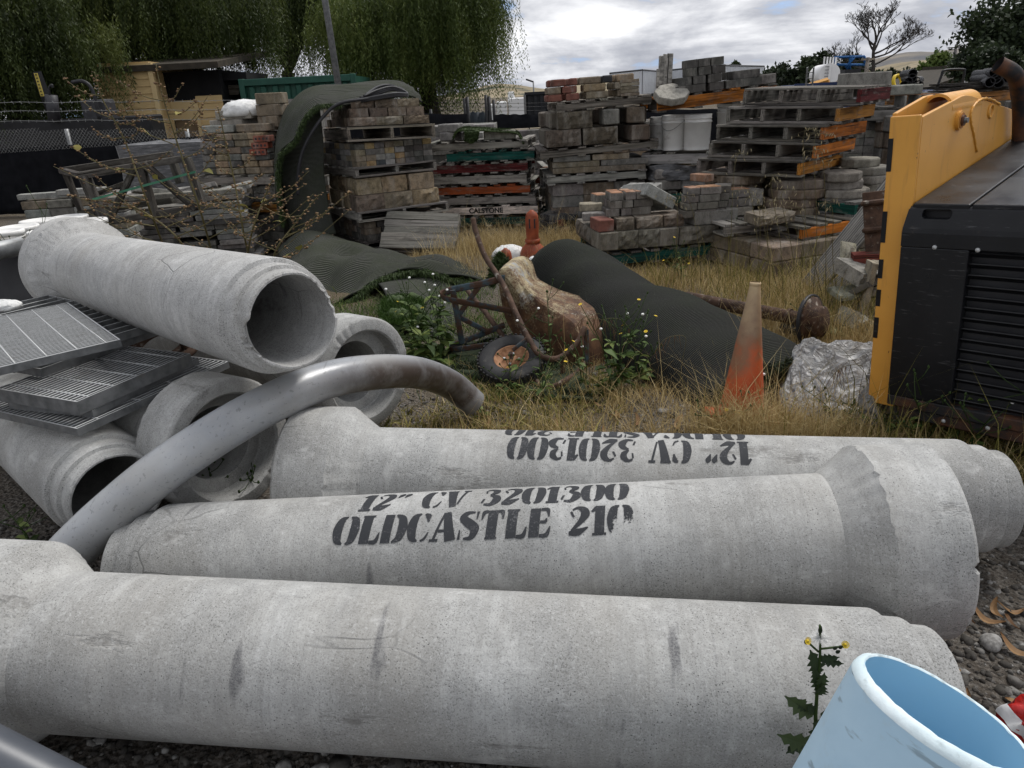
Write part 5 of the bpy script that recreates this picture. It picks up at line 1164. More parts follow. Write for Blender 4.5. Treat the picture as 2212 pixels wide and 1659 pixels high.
fringe(tt, [rollfn(.99, v) for v in np.linspace(.05, .9, 12)], 3200, .06, .1, .5, Vector((.5, -.4, .2)), MATS["dull_turf_pile"])

# ------------------------------------------------------------------ wheelbarrow on its side
wb = thing("wheelbarrow", "rusted wheelbarrow tipped on its side in the weeds", "wheelbarrow")
wc = gnd(1106, 779, .115); axw = Vector((-.10, -.36, .93)).normalized()
q = axw.to_track_quat('Z', 'Y').to_matrix().to_4x4(); q.translation = wc
wh = MB(); wh.lathe([(.105, -.030), (.118, -.038), (.150, -.048), (.185, -.042), (.198, -.030), (.202, 0), (.198, .030), (.185, .042), (.150, .048), (.118, .038), (.105, .030), (.105, -.030)], 64); wheel = wh.build("tyre", M_RUBBER, wb, fixn=True); wheel.matrix_local = q
key = MB().box((0, 0, 0), (.016, .010, .030), None, .002).mesh("tread_lug")
for k in range(40):
    for s_ in (-1, 1):
        a = 2 * math.pi * (k + (.5 if s_ > 0 else 0)) / 40; o = link("tread_lug", key, M_RUBBER, wheel, None, (math.cos(a) * .201, math.sin(a) * .201, s_ * .024), (0, 0, a + R(90)))
rim = MB().lathe([(.105, .020), (.108, .030), (.098, .030), (.090, .014), (.060, .004), (.035, .010), (.030, .022), (.0, .022)], 48).build("rim", simple("rusty_orange_rim", (.13, .055, .022), (.36, .19, .10), 20, .75, 60, .5, .004), wb); rim.matrix_local = q
MB().tube([(0, 0, -.06), (0, 0, .062)], .013, 12).build("axle", M_RUST, wb).matrix_local = q
for k in range(4): MB().tube([(math.cos(k * 1.57) * .045, math.sin(k * 1.57) * .045, .006), (math.cos(k * 1.57) * .045, math.sin(k * 1.57) * .045, .02)], .008, 6).build("wheel_nut", M_GALV, wb).matrix_local = q
up_t = [at(1022, 472, 4.75), at(1028, 500, 4.70), at(1048, 554, 4.58), at(1085, 611, 4.38), at(1119, 686, 4.12), at(1144, 736, 3.96), at(1164, 764, 3.88), at(1188, 775, 3.86), at(1214, 770, 3.88), at(1246, 741, 3.94), at(1264, 708, 4.0)]
MB().tube(smooth_path(up_t, 6), .0175, 14).build("frame_tube", M_RUST, wb)
lo_t = [at(1010, 628, 5.0), at(1046, 672, 4.75), at(1090, 730, 4.45), at(1130, 775, 4.2), gnd(1165, 832, .03), gnd(1196, 835, .03), gnd(1220, 823, .05), at(1246, 806, 3.92), at(1268, 783, 3.96)]
MB().tube(smooth_path(lo_t, 6), .0175, 14).build("frame_tube", M_RUST, wb)
def flat(pts, w, t_, name="flat_bar", mat=M_BLUESTEEL):
    sp_ = smooth_path(pts, 6); MB().tube(sp_, t_ / 2, 8, True, False, w / t_).build(name, mat, wb)
flat([at(1092, 600, 4.45), at(1040, 613, 4.40), at(985, 624, 4.38), at(957, 633, 4.35), at(954, 640, 4.30), at(975, 648, 4.25), at(1035, 659, 4.22), at(1105, 672, 4.2)], .046, .012, "leg_loop")
flat([at(1090, 702, 4.55), at(1040, 722, 4.50), at(998, 738, 4.45), at(974, 748, 4.4), at(976, 755, 4.35), at(1000, 753, 4.3), at(1055, 745, 4.3)], .042, .012, "leg_loop")
flat([at(978, 627, 4.34), at(998, 742, 4.40)], .038, .010, "leg_brace"); flat([at(1038, 614, 4.40), at(987, 686, 4.42)], .034, .010, "leg_brace"); flat([at(987, 682, 4.42), at(1052, 716, 4.48)], .034, .010, "leg_brace")
flat([at(1138, 732, 3.97), at(1108, 756, 3.90)], .030, .009, "axle_bracket"); flat([at(1266, 712, 4.0), at(1268, 785, 3.96)], .030, .009, "axle_bracket"); flat([at(1214, 772, 3.88), at(1216, 826, 3.86)], .026, .012, "axle_bracket", M_RUST)
# tray: rim loop and floor, lofted
RIM = [at(1102, 566, 4.75), at(1128, 556, 4.85), at(1146, 566, 4.9), at(1160, 604, 4.85), at(1205, 628, 4.75), at(1262, 646, 4.6), at(1291, 660, 4.5), at(1304, 715, 4.3), at(1303, 795, 4.15), at(1255, 800, 4.25), at(1190, 780, 4.45), at(1130, 745, 4.7), at(1098, 690, 4.85), at(1088, 620, 4.85)]
FL = [at(1080, 585, 4.47), at(1098, 580, 4.47), at(1112, 592, 4.46), at(1130, 615, 4.42), at(1165, 650, 4.32), at(1210, 680, 4.22), at(1238, 700, 4.14), at(1252, 742, 4.06), at(1248, 790, 4.06), at(1215, 790, 4.14), at(1170, 768, 4.28), at(1122, 735, 4.42), at(1094, 690, 4.50), at(1080, 625, 4.50)]
cF = sum(FL, Vector()) / len(FL)
def loop(P, t):
    n = len(P); f = (t % 1.0) * n; i = int(f); f -= i; p0, p1, p2, p3 = P[i - 1], P[i % n], P[(i + 1) % n], P[(i + 2) % n]
    return lerp(lerp(p1, p2, f), .5 * (2 * p1 + (p2 - p0) * f + (2 * p0 - 5 * p1 + 4 * p2 - p3) * f * f + (3 * p1 - p0 - 3 * p2 + p3) * f ** 3), .55)
def tray(u, v):
    a, b = loop(RIM, u), loop(FL, u)
    if v < .6:
        t_ = v / .6; p = lerp(a, b, t_); return p + (lerp(a, b, .5) - (sum(RIM, Vector()) / len(RIM) + cF) / 2).normalized() * (.006 * math.sin(math.pi * t_))
    t_ = (v - .6) / .4; return lerp(b, cF, t_) + Vector((-.004, -.006, .002)) * math.sin(t_ * 1.57)
tr_ = MB(); org = (sum(RIM, Vector()) / len(RIM)); org = Vector((org.x, org.y, 0))
tr_.grid(lambda u, v: tray(u, v) - org, 72, 22); o = tr_.build("tray", M_BARROW, wb, loc=org); o.data.set_sharp_from_angle(angle=R(28)); md = o.modifiers.new("thickness", 'SOLIDIFY'); md.thickness = .005
MB().tube([loop(RIM, k / 72) - org for k in range(73)], .010, 8, False).build("rolled_rim", M_BARROW, wb, loc=org)

# ------------------------------------------------------------------ traffic cone
cb = gnd(1600, 906)
tb = thing("traffic_cone", "sun-faded orange traffic cone standing in dry grass before the turf roll", "cone", cb, rot=(R(-1), R(2.0), R(10)))
MB().lathe([(.125, .026), (.120, .034), (.108, .06), (.103, .09), (.024, .69), (.021, .70), (.017, .70), (.018, .67), (.10, .09)], 56).build("cone_body", M_CONE, tb)
MB().box((0, 0, .016), (.29, .29, .026), None, .012).build("base_plate", M_CONE, tb)
MB().lathe([(.0235, .688), (.026, .690), (.026, .702), (.0215, .704)], 40).build("top_collar", M_CONE, tb)
# ------------------------------------------------------------------ silver tarp bundle
tl = gnd(1792, 868)
tb = thing("tarp_bundle", "crumpled silver grey tarp bundle lying against the yellow machine", "tarp", (tl.x + .03, tl.y + .05, 0), R(-17))
def tarpfn(u, v):
    a = u * 2 * math.pi; b = (v - .5) * math.pi
    d = Vector((math.cos(a) * math.cos(b), math.sin(a) * math.cos(b), math.sin(b)))
    p = Vector([math.copysign(abs(x) ** .45, x) for x in d])
    k = 1 + .030 * math.sin(7 * p.x + 5 * p.y + 3) + .028 * abs(math.sin(9 * p.y - 6 * p.x + 4 * p.z)) + .02 * math.sin(19 * p.x + 13 * p.z)
    z = p.z * k * .10 + .10
    k2 = .030 * abs(math.sin(4.2 * p.x + 3 * p.y + .6)) + .018 * abs(math.sin(8 * p.y - 6 * p.x + 3 * p.z)) + .006 * abs(math.sin(19 * p.x + 11 * p.y)); return Vector((p.x * k * .25 + .06 * p.z + .02, p.y * k * .23 + .11 * p.z - .02, max(-.01, z - k2 + .09 * p.y * (p.z > 0) )))
MB().grid(tarpfn, 150, 80).build("tarp_fold", M_TARP, tb)
def flapfn(u, v): return Vector((.10 + .16 * u + .02 * math.sin(9 * v), -.26 - .05 * math.sin(7 * u) - .05 * v, .24 - .24 * v + .02 * math.sin(13 * u + 5 * v)))
o = MB().grid(flapfn, 18, 18).build("loose_flap", M_TARP, tb); md = o.modifiers.new("thickness", 'SOLIDIFY'); md.thickness = .008
# ------------------------------------------------------------------ axle with drum
tb = thing("axle_shaft", "rusty steel axle tube with a brake drum lying in dry grass", "axle")
a0, a1 = gnd(1548, 655, .13), gnd(1752, 693, .13); dd = (a1 - a0).normalized()
MB().tube([a0 - dd * .25, a0, a1], .045, 20).build("axle_tube", M_RUST, tb); MB().tube([a1 - dd * .16, a1 - dd * .14], .054, 20).build("collar", M_RUST, tb)
q = (dd + Vector((0, 0, .12))).normalized().to_track_quat('Z', 'Y').to_matrix().to_4x4(); q.translation = a1
o = MB().lathe([(.03, -.02), (.15, -.015), (.155, 0), (.155, .012), (.10, .02), (.10, .075), (.085, .085), (.0, .085)], 44).build("brake_drum", M_RUST, tb); o.matrix_local = q
o = MB().lathe([(.165, -.022), (.172, -.01), (.172, .006), (.160, .004)], 44).build("drum_shield", M_HOSE, tb); o.matrix_local = q
p2_ = a1 - dd * .10 + Vector((0, -.02, -.075)); MB().tube([p2_ - dd * .1, p2_ + dd * .08], .035, 16).build("actuator", M_HOSE, tb)
# ------------------------------------------------------------------ orange cylinder caps
def cap(label, loc, k=1.0, rot=(0, 0, 0)):
    root = thing("cylinder_cap", label, "valve cap", loc, rot=rot)
    MB().lathe([(0, 0), (.118 * k, .0), (.128 * k, .03 * k), (.127 * k, .075 * k), (.105 * k, .125 * k), (.075 * k, .155 * k), (.066 * k, .168 * k)], 40).build("shoulder", M_CAPORANGE, root)
    MB().lathe([(.066 * k, .168 * k), (.072 * k, .170 * k), (.072 * k, .205 * k), (.064 * k, .209 * k)], 40).build("neck_ring", M_CAPORANGE, root)
    c_ = MB().lathe([(.060 * k, .205 * k), (.058 * k, .235 * k), (.062 * k, .30 * k), (.064 * k, .38 * k), (.060 * k, .425 * k), (.046 * k, .455 * k), (.024 * k, .470 * k), (.016 * k, .480 * k), (.0, .482 * k)], 40).build("dome", M_CAPORANGE, root)
    for a in (-1.2, -2.0): MB().box((math.cos(a) * .061 * k, math.sin(a) * .061 * k, .36 * k), (.016 * k, .008 * k, .09 * k), Matrix.Rotation(a + 1.57, 3, 'Z'), .003).build("slot", M_HOSE, c_)
    return root
cap("worn orange cylinder cap standing upright by the painted pallets", gnd(1152, 562), 1.05)
c2_ = cap("smaller orange cylinder cap lying low behind the wheelbarrow tray", gnd(1094, 585) + Vector((0, .12, -.26)), .95)
crumple("white_sack", "crumpled white sack around the orange cylinder caps", "sack", gnd(1102, 572) + Vector((0, .25, 0)), .17, .13, .10, M_PLASTICWHITE, 31)
crumple("white_sack", "small white scrap between orange cap and turf roll", "sack", gnd(1160, 590) + Vector((0, .0, .0)), .10, .1, .11, M_PLASTICWHITE, 33)

# ------------------------------------------------------------------ debris by the machine
def plank(label, a, b, w, t_, col, roll=0.0, name="plank", cat="plank", mat=None, group=None):
    a, b = Vector(a), Vector(b); d = b - a; o = MB().box((0, 0, 0), (d.length, w, t_), None, .003, .002).build(name, mat or M_WOOD, None, col, loc=(a + b) / 2)
    q = d.to_track_quat('X', 'Z') @ Euler((roll, 0, 0)).to_quaternion(); o.rotation_mode = 'QUATERNION'; o.rotation_quaternion = q; return tag(o, label, cat, group)
plank("long light grey plank leaning beside the yellow machine", gnd(1752, 622, .02), at(1935, 400, 5.35), .19, .035, (.27, .26, .24), R(52))
plank("shorter grey plank under the long leaning plank", gnd(1795, 640, .02), at(1930, 520, 5.1), .17, .035, (.24, .232, .215), R(48))
plank("dark plank end half buried below the leaning planks", gnd(1800, 655, .03), gnd(1890, 610, .28), .12, .04, (.13, .12, .105), R(10))
plank("short red painted timber above the broken slab", at(1840, 560, 5.0), at(1925, 556, 4.95), .09, .08, (.16, .045, .035), R(5))
tb = thing("tie_plate", "rusty ribbed steel plate leaning behind the yellow machine", "steel plate", at(1893, 490, 5.05), rot=(R(72), R(-6), R(-12)))
MB().box((0, 0, 0), (.16, .50, .02), None, .004).build("plate", M_RUST, tb)
for y in (-.20, -.02, .17): MB().box((0, y, .03), (.20, .035, .045), None, .01).build("rib", M_RUST, tb)
solo("concrete_chunk", "broken pale concrete slab chunk by the machine", "concrete chunk", (.36, .30, .10), at(1868, 588, 4.92), (.31, .30, .26), (R(16), R(8), R(24)), .022)
solo("concrete_chunk", "flat concrete shard standing on the leaning planks", "concrete chunk", (.13, .025, .17), at(1832, 548, 5.05), (.36, .35, .27), (R(-24), R(14), R(12)), .006)
solo("concrete_chunk", "thin pale slab fragment lying on dry grass below the planks", "concrete chunk", (.26, .18, .04), at(1838, 632, 4.85), (.30, .295, .25), (R(10), 0, R(8)), .01)
solo("concrete_chunk", "broken concrete lump under the cinder block", "concrete chunk", (.22, .18, .12), gnd(1845, 695, .05), (.26, .25, .215), (R(6), R(30), R(30)), .02)
cbk = thing("cinder_block", "tan hollow cinder block standing on end by the machine", "cinder block", gnd(1890, 692, .0) + Vector((0, .02, .0)), rot=(R(-3), R(4), R(-14)))
for (x, w) in ((-.085, .035), (.085, .035)): MB().box((x, 0, .2), (w, .18, .40), None, .004, .003).build("side_wall", M_PAVER, cbk, (.27, .235, .175))
for z in (.02, .20, .38): MB().box((0, 0, z), (.134, .18, .035), None, .004, .003).build("web", M_PAVER, cbk, (.27, .235, .175))

# ------------------------------------------------------------------ yellow and black machine
yw = R(-50); U = Vector((math.cos(yw), math.sin(yw), 0)); Bk = Vector((-math.sin(yw), math.cos(yw), 0)); Z = Vector((0, 0, 1))
P0 = at(1938, 455, 3.02); P0 = Vector((P0.x, P0.y, 0))       # foot of the rear panel's left edge
mc = thing("compact_machine", "yellow and black compact loader, its lift arm tower beside a louvred hood", "machine", P0, yw)
def loc_(p): d = p - P0; return Vector((d.dot(U), d.dot(Bk), d.z))
def px(x, y, off): return loc_(onpl(x, y, P0 + Bk * off, Bk))      # photo point on a plane parallel to the rear panel
def sx_(x, y, off): return loc_(onpl(x, y, P0 + U * off, U))       # photo point on a plane parallel to the tower's side plates
def bevel(o, w=.005, s=2): md = o.modifiers.new("edge", 'BEVEL'); md.width = w; md.segments = s; md.limit_method = 'ANGLE'
def bake(o):
    bpy.context.view_layer.update(); dg = bpy.context.evaluated_depsgraph_get(); nm = bpy.data.meshes.new_from_object(o.evaluated_get(dg)); o.modifiers.clear(); o.data = nm
RO = .05                                                            # rear plate of the tower lies this far behind the panel
tl_, tr2 = px(1924, 243, RO), px(1989, 253, RO); bl_ = px(1891, 876, RO); W_T = tr2.x - tl_.x; ztop = (tl_.z + tr2.z) / 2
xl, xr = tl_.x, tr2.x; zb_ = max(.06, bl_.z)
o = MB().box(((xl + xr) / 2, RO + .009, (ztop + zb_) / 2), (W_T, .018, ztop - zb_)).build("rear_plate", M_YELLOW, mc); bevel(o)
def side_plate(x0, pts, hole=None):
    out = [sx_(x, y, x0) for x, y in pts]; out = [(max(RO + .02, q.y), q.z) for q in out]; out[0] = (RO + .02, out[0][1]); out = out + [(out[-1][0], zb_ + .25), (RO + .12, zb_), (RO + .02, zb_)]
    n = len(out); mb = MB(); mb.add([(x0, y, z) for y, z in out] + [(x0 - .018, y, z) for y, z in out], [tuple(range(n)), tuple(range(2 * n - 1, n - 1, -1))] + [(k, k + n, (k + 1) % n + n, (k + 1) % n) for k in range(n)]); o = mb.build("side_plate", M_YELLOW, mc, fixn=True)
    if hole:
        c_ = sx_(hole[0], hole[1], x0); cut = MB(); cut.tube([(x0 - .2, c_.y, c_.z), (x0 + .2, c_.y, c_.z)], hole[2], 32); cu_ = cut.build("cutter", None, mc); bo = o.modifiers.new("hole", 'BOOLEAN'); bo.object = cu_; bo.solver = 'EXACT'; bake(o); bpy.data.objects.remove(cu_)
    bevel(o, .003); return o
prof = [(1989, 253), (2079, 213), (2088, 211), (2098, 213), (2120, 222), (2200, 256), (2206, 340)]
hc = sx_(2136, 250, xr); HR = abs(sx_(2136, 236, xr).z - hc.z) * .85
side_plate(xr, prof, (2136, 250, HR))
side_plate(xl + .018, [(1924, 243), (2004, 208), (2018, 206), (2060, 222), (2064, 320)])
# bosses, pin, weld bead
c_ = sx_(2067, 266, xr); pr_ = abs(sx_(2067, 246, xr).z - c_.z)
def disc(name, x0, x1, c, r, mat, n=32): MB().tube([(x0, c.y, c.z), (x1, c.y, c.z)], r, n, True, False).build(name, mat, mc)
disc("pin_boss", xr, xr + .014, c_, pr_ * 1.05, M_YELLOW); disc("pin_rust_ring", xr + .014, xr + .017, c_, pr_ * .85, M_RUSTYY); disc("pin_washer", xr + .017, xr + .026, c_, pr_ * .58, M_BLACKRUST); disc("pin_bolt", xr + .026, xr + .04, c_, pr_ * .32, M_GALV, 6)
bead = [sx_(x, y, xr + .002) for x, y in ((2101, 336), (2098, 300), (2094, 270), (2096, 248), (2108, 230), (2124, 222), (2140, 225), (2158, 237))]
MB().tube(smooth_path(bead, 6), [.006 + .0018 * math.sin(k * 2.2) for k in range(len(bead) * 6 - 5)], 8).build("weld_bead", M_YELLOW, mc)
MB().lathe([(HR, -.004), (HR * 1.3, -.004), (HR * 1.34, .002), (HR * 1.28, .008), (HR, .008), (HR, -.004)], 36, 'X').build("eye_ring", M_YELLOW, mc, loc=(xr, hc.y, hc.z), fixn=True)
# tube lying between the plates, open end to the rear
ct = px(2026, 236, .45); cr3 = .062; ct = Vector(((xl + xr) / 2 + .01, ct.y, ct.z))
ct = loc_(onpl(2024, 238, P0 + U * ((xl + xr) / 2), U))
for nm, r_, mt in (("cross_tube", cr3, M_YELLOW), ("cross_tube_bore", cr3 - .012, M_RUSTYY)): MB().tube([ct, ct + Vector((0, .35, 0))], r_, 36, False).build(nm, mt, mc)
rb = MB().lathe([(cr3 - .012, 0), (cr3, 0)], 36, 'Z', False).build("cross_tube_rim", M_YELLOW, mc, loc=ct, rot=(R(90), 0, 0))
# dark decals down the tower's edge
for (y0, y1) in ((292, 372), (452, 528), (560, 606), (628, 668), (690, 740)):
    a, b = px(1927, y0, RO), px(1921, y1, RO); MB().box((xl + .011, RO - .0012, (a.z + b.z) / 2), (.020, .002, (a.z - b.z) * .9)).build("warning_decal", M_BLACK, mc)
# black rear panel: four pieces round a real louvre opening
PW, PH0, PH1 = 1.15, max(.08, px(1912, 878, 0).z), px(1960, 449, 0).z
lv0, lv1 = px(2052, 545, 0), px(2026, 885, 0); ox0, oz0, oz1 = (lv0.x + lv1.x) / 2, lv1.z, lv0.z; LW = .62
hx0, hx1, hz_ = px(1972, 466, 0), px(2036, 466, 0), px(2004, 466, 0).z
def rr(x0, x1, z0, z1, r, n=6):
    out = []
    for (cx, cz, a0) in ((x1 - r, z1 - r, 0), (x0 + r, z1 - r, 90), (x0 + r, z0 + r, 180), (x1 - r, z0 + r, 270)): out += [(cx + r * math.cos(R(a0 + 90 * k / n)), cz + r * math.sin(R(a0 + 90 * k / n))) for k in range(n + 1)]
    return out
XL = .0
for nm, x0, x1, z0, z1 in (("panel_top", XL, PW, oz1, PH1), ("panel_bottom", XL, PW, PH0, oz0), ("panel_side", XL, ox0, oz0, oz1), ("panel_side", ox0 + LW, PW, oz0, oz1)):
    if nm == "panel_top":
        # upper strip leans back to a rounded brow
        zk = oz1 + (z1 - oz1) * .36; sec = [(0, z0), (0, zk), (.004, zk + .02), (.030, z1 - .012), (.042, z1), (.06, z1), (.06, z0)]; n = len(sec)
        vs = [(x, y, z) for x in (x0, x1) for y, z in sec]; vs[5 - 1] = (x0 + .02, sec[4][0], sec[4][1]); vs[3] = (x0 + .008, *sec[3])
        mb = MB(); mb.add(vs, [tuple(range(n)), tuple(range(2 * n - 1, n - 1, -1))] + [(k, k + n, (k + 1) % n + n, (k + 1) % n) for k in range(n)]); o = mb.build(nm, M_BLACK, mc, fixn=True)
        cut = MB(); cut.prism(rr(hx0.x, hx1.x, hz_ - .022, hz_ + .016, .016), .3, Matrix.Translation((0, -.1, 0))); cu_ = cut.build("cutter", None, mc, fixn=True); bo = o.modifiers.new("hole", 'BOOLEAN'); bo.object = cu_; bo.solver = 'EXACT'; bake(o); bpy.data.objects.remove(cu_)
    else: o = MB().box(((x0 + x1) / 2, .025, (z0 + z1) / 2), (x1 - x0 - .001, .05, z1 - z0 - .001)).build(nm, M_BLACKRUST if nm == "panel_bottom" else M_BLACK, mc)
    bevel(o, .005)
MB().box(((hx0.x + hx1.x) / 2, .070, hz_), (hx1.x - hx0.x + .05, .008, .08)).build("handle_dark_backing", M_HOSE, mc)  # dark plate added behind the handle hole, in place of its shade
MB().box((PW / 2 + .12, .30, (PH0 + PH1) / 2), (PW - .26, .38, PH1 - PH0 - .08)).build("engine_box", M_HOSE, mc)
nl = 15; slat = MB().box((0, 0, 0), (LW, .034, .006), Matrix.Rotation(R(-38), 3, 'X'), .001).mesh("louvre")
for k in range(nl): link("louvre", slat, M_BLACK, mc, None, (ox0 + LW / 2, .030, oz0 + (k + .5) * (oz1 - oz0) / nl))
for (x, y) in ((1999, 537), (2090, 548), (1992, 910), (2190, 960), (2084, 930)):
    q_ = px(x, y, 0); MB().lathe([(.010, 0), (.008, .004), (.0, .006)], 16).build("panel_bolt", M_GALV, mc, loc=(q_.x, -.0005, q_.z), rot=(R(90), 0, 0))
MB().box((PW / 2 + .02, .12, PH0 - .028), (PW - .06, .22, .055), None, .008).build("under_frame", M_BLACKRUST, mc)
MB().box((.25, .75, .05), (.3, 1.0, .14), None, .02).build("track_pad", M_RUBBER, mc); MB().box((.95, .75, .05), (.3, 1.0, .14), None, .02).build("track_pad", M_RUBBER, mc)
# hood: rises towards the front of the machine along the side plate
h0, h1 = sx_(1981, 448, xr + .004), sx_(2196, 300, xr + .004); y1_ = h1.y; zs = PH1 + .012; ze = h1.z; xs_ = px(2080, 449, .03).x
def hood(name, x0, x1):
    pts = [Vector((x0, .035, zs)), Vector((x1, .035, zs)), Vector((x1, y1_, ze)), Vector((x0, y1_, ze))]; mb = MB(); mb.add(pts + [q_ - Z * .03 for q_ in pts], [(0, 1, 2, 3), (7, 6, 5, 4), (0, 4, 5, 1), (1, 5, 6, 2), (2, 6, 7, 3), (3, 7, 4, 0)]); o = mb.build(name, M_BLACK, mc, fixn=True); bevel(o, .006)
hood("hood_panel", xr + .006, xs_); hood("hood_panel", xs_ + .007, PW)
MB().box(((xr + PW) / 2 + .02, y1_ / 2 + .03, (PH0 + zs) / 2 - .05), (PW - xr - .06, y1_ - .04, zs - PH0 - .05)).build("engine_shroud", M_HOSE, mc)
# exhaust stack beside the tower
xe = xr + .055; e1 = sx_(2200, 305, xe); ex = [Vector((xe, e1.y, e1.z - .10)), sx_(2200, 260, xe), sx_(2199, 205, xe), sx_(2192, 172, xe), sx_(2192, 172, xe) + Vector((-.055, -.055, .05))]; re_ = .036
MB().tube(smooth_path(ex, 8), re_, 28, False).build("exhaust_pipe", M_BLACKRUST, mc); MB().tube(smooth_path(ex, 8), re_ - .004, 28, False).build("exhaust_bore", M_HOSE, mc)
# the machine stands on uneven ground and leans
bpy.context.view_layer.update()
pv = mc.matrix_world @ Vector((xr, RO, ztop)); mc.matrix_world = Matrix.Translation(pv) @ Matrix.Rotation(R(-3.6), 4, Vector((.45, .89, 0))) @ Matrix.Translation(-pv) @ mc.matrix_world
# ------------------------------------------------------------------ hills far behind
t = NT("dry_hill_grass"); v = t.coord("Object", False)
col = t.ramp(t.noise(v, .006, 6, .6), [(.35, (.19, .155, .095)), (.65, (.29, .24, .155))])
col = t.mix(t.ramp(t.noise(v, .017, 7, .68), [(.54, 0.0), (.62, 1.0)]), col, (.045, .052, .035))
M_HILL = t.done(col, .95)
t = NT("wooded_hill"); v = t.coord("Object", False)
col = t.ramp(t.noise(v, .004, 6, .6), [(.35, (.085, .088, .095)), (.52, (.16, .145, .125)), (.68, (.24, .21, .165))])
M_HILLW = t.done(col, .95)
def hills(name, Y, depth, prof, mat, label, seed):
    """ridge line given as photo points [(x, y)] at distance Y"""
    pts = [at(x, y, Y) for x, y in prof]; X = np.array([p.x for p in pts]); H = np.array([max(0.1, p.z) for p in pts])
    nx, ny = 150, 22; xs_ = np.linspace(X[0], X[-1], nx); hs = np.interp(xs_, X, H)
    V = []
    for j in range(ny):
        u = j / (ny - 1) * 2 - 1; prof_ = math.cos(u * math.pi / 2) ** 1.3
        yy = Y + u * depth; n_ = (vnoise(xs_ / (Y * .035) + seed, np.full(nx, u * 3.0 + seed), seed) - .5)
        V.append(np.stack([xs_ * (yy / Y if u < 0 else 1), np.full(nx, yy), hs * prof_ * (1 + .5 * n_ * (1 - prof_ * .8)) - 2], 1))
    V = np.array(V); I_, J_ = np.meshgrid(np.arange(ny - 1), np.arange(nx - 1), indexing='ij'); I_ = I_.ravel(); J_ = J_.ravel()
    o = fastmesh(name, V.reshape(-1, 3), np.stack([I_ * nx + J_, I_ * nx + J_ + 1, (I_ + 1) * nx + J_ + 1, (I_ + 1) * nx + J_], 1), mat, smooth=True)
    return tag(o, label, "hill", kind="structure")
hills("hills", 1100, 380, [(900, 210), (1000, 196), (1050, 181), (1080, 177), (1110, 180), (1150, 186), (1190, 190), (1230, 186), (1260, 178), (1290, 169), (1310, 167), (1340, 172), (1400, 182), (1500, 190), (1700, 186)], M_HILL, "golden grass hills far beyond the yard", 3)
hills("hills", 900, 250, [(1850, 168), (1930, 150), (1960, 136), (1990, 127), (2010, 123), (2040, 128), (2070, 124), (2110, 126), (2160, 122), (2212, 125), (2350, 120)], M_HILL, "low golden foothill before the wooded ridge", 6)
hills("hills", 2600, 600, [(1700, 175), (1850, 150), (1920, 122), (1960, 113), (1990, 111), (2020, 112), (2050, 107), (2080, 104), (2110, 102), (2160, 100), (2212, 98), (2380, 92)], M_HILLW, "wooded blue-brown ridge on the horizon", 9)

# ------------------------------------------------------------------ fence with windscreen
M_SCREEN = simple("black_windscreen", (.006, .0065, .008), (.011, .0115, .014), 6, .85, 200, .2, .003, spec=.06)
M_SCREENB = simple("blue_grey_windscreen", (.022, .030, .038), (.035, .044, .052), 6, .7, 100, .2, .003)
M_WIRE = simple("fence_wire", (.22, .225, .22), (.34, .345, .34), 30, .5, 60, .1, .001, metal=.6)
M_POSTB = simple("black_fence_post", (.008, .008, .009), (.016, .016, .018), 10, .5, 60, .1, .002)
fn_ = thing("chain_link_fence", "chain-link fence with black windscreen and barbed wire beside the tan building", "fence")
FY = 13.0
fl, fr = at(-140, 283, FY), at(500, 283, FY)
def ftop(x): return lerp(fl.z, fr.z, (x - fl.x) / (fr.x - fl.x))
def fscr(x): # top of the windscreen
    a, b = at(0, 323, FY), at(500, 290, FY); return lerp(a.z, b.z, (x - a.x) / (b.x - a.x))
def scr(u, v):
    x = lerp(fl.x, fr.x, u); z = lerp(.02, fscr(x), v); return Vector((x, FY + .04 + .03 * math.sin(9 * x) * (1 - v) + .012 * math.sin(31 * x + 3 * v), z))
o = MB().grid(scr, 90, 8).build("windscreen", M_SCREEN, fn_); o.modifiers.new("thickness", 'SOLIDIFY').thickness = .004
V = []; F_ = []; gap = .062; n_w = int((fr.x - fl.x) / gap)
for s_ in (-1, 1):
    for k in range(-12, n_w + 12):
        xa = fl.x + k * gap; H_ = .42
        segs = []
        for q in range(8):
            z0 = -.06 + q * H_ / 8; x0 = xa + s_ * (z0) * .9; z1 = z0 + H_ / 8; x1 = xa + s_ * z1 * .9
            if x0 < fl.x or x0 > fr.x: continue
            zb = fscr(x0); 
            if zb + z0 > ftop(x0): continue
            b = len(V); w = .0024
            for (x, z) in ((x0, zb + z0), (x1, zb + z1)): V += [(x - w, FY - .003, z), (x + w, FY - .003, z), (x, FY + .003 + .002 * s_, z)]
            F_ += [(b, b + 1, b + 4, b + 3), (b + 1, b + 2, b + 5, b + 4), (b + 2, b, b + 3, b + 5)]
o = fastmesh("chain_link", np.array(V), np.array(F_), M_WIRE, fn_); o["kind"] = "stuff"
for (ya, yb_) in ((221, 217), (240, 236), (262, 256)):
    a, b = at(-140, ya + 2, FY), at(560, yb_, FY); MB().tube([lerp(a, b, k / 30) + Vector((0, 0, .008 * math.sin(k))) for k in range(31)], .0035, 5).build("barbed_wire", M_WIRE, fn_)
    for k in range(40):
        p = lerp(a, b, (k + .5) / 40); MB().box(p, (.004, .004, .05), Matrix.Rotation(random.uniform(-.8, .8), 3, 'Y')).build("barb", M_WIRE, fn_)
for x in (-130, 132, 395):
    p = at(x, 282, FY); MB().tube([(p.x, FY + .16, 0), (p.x, FY + .16, p.z + .02)], .035, 12).build("post", M_GALV, fn_)
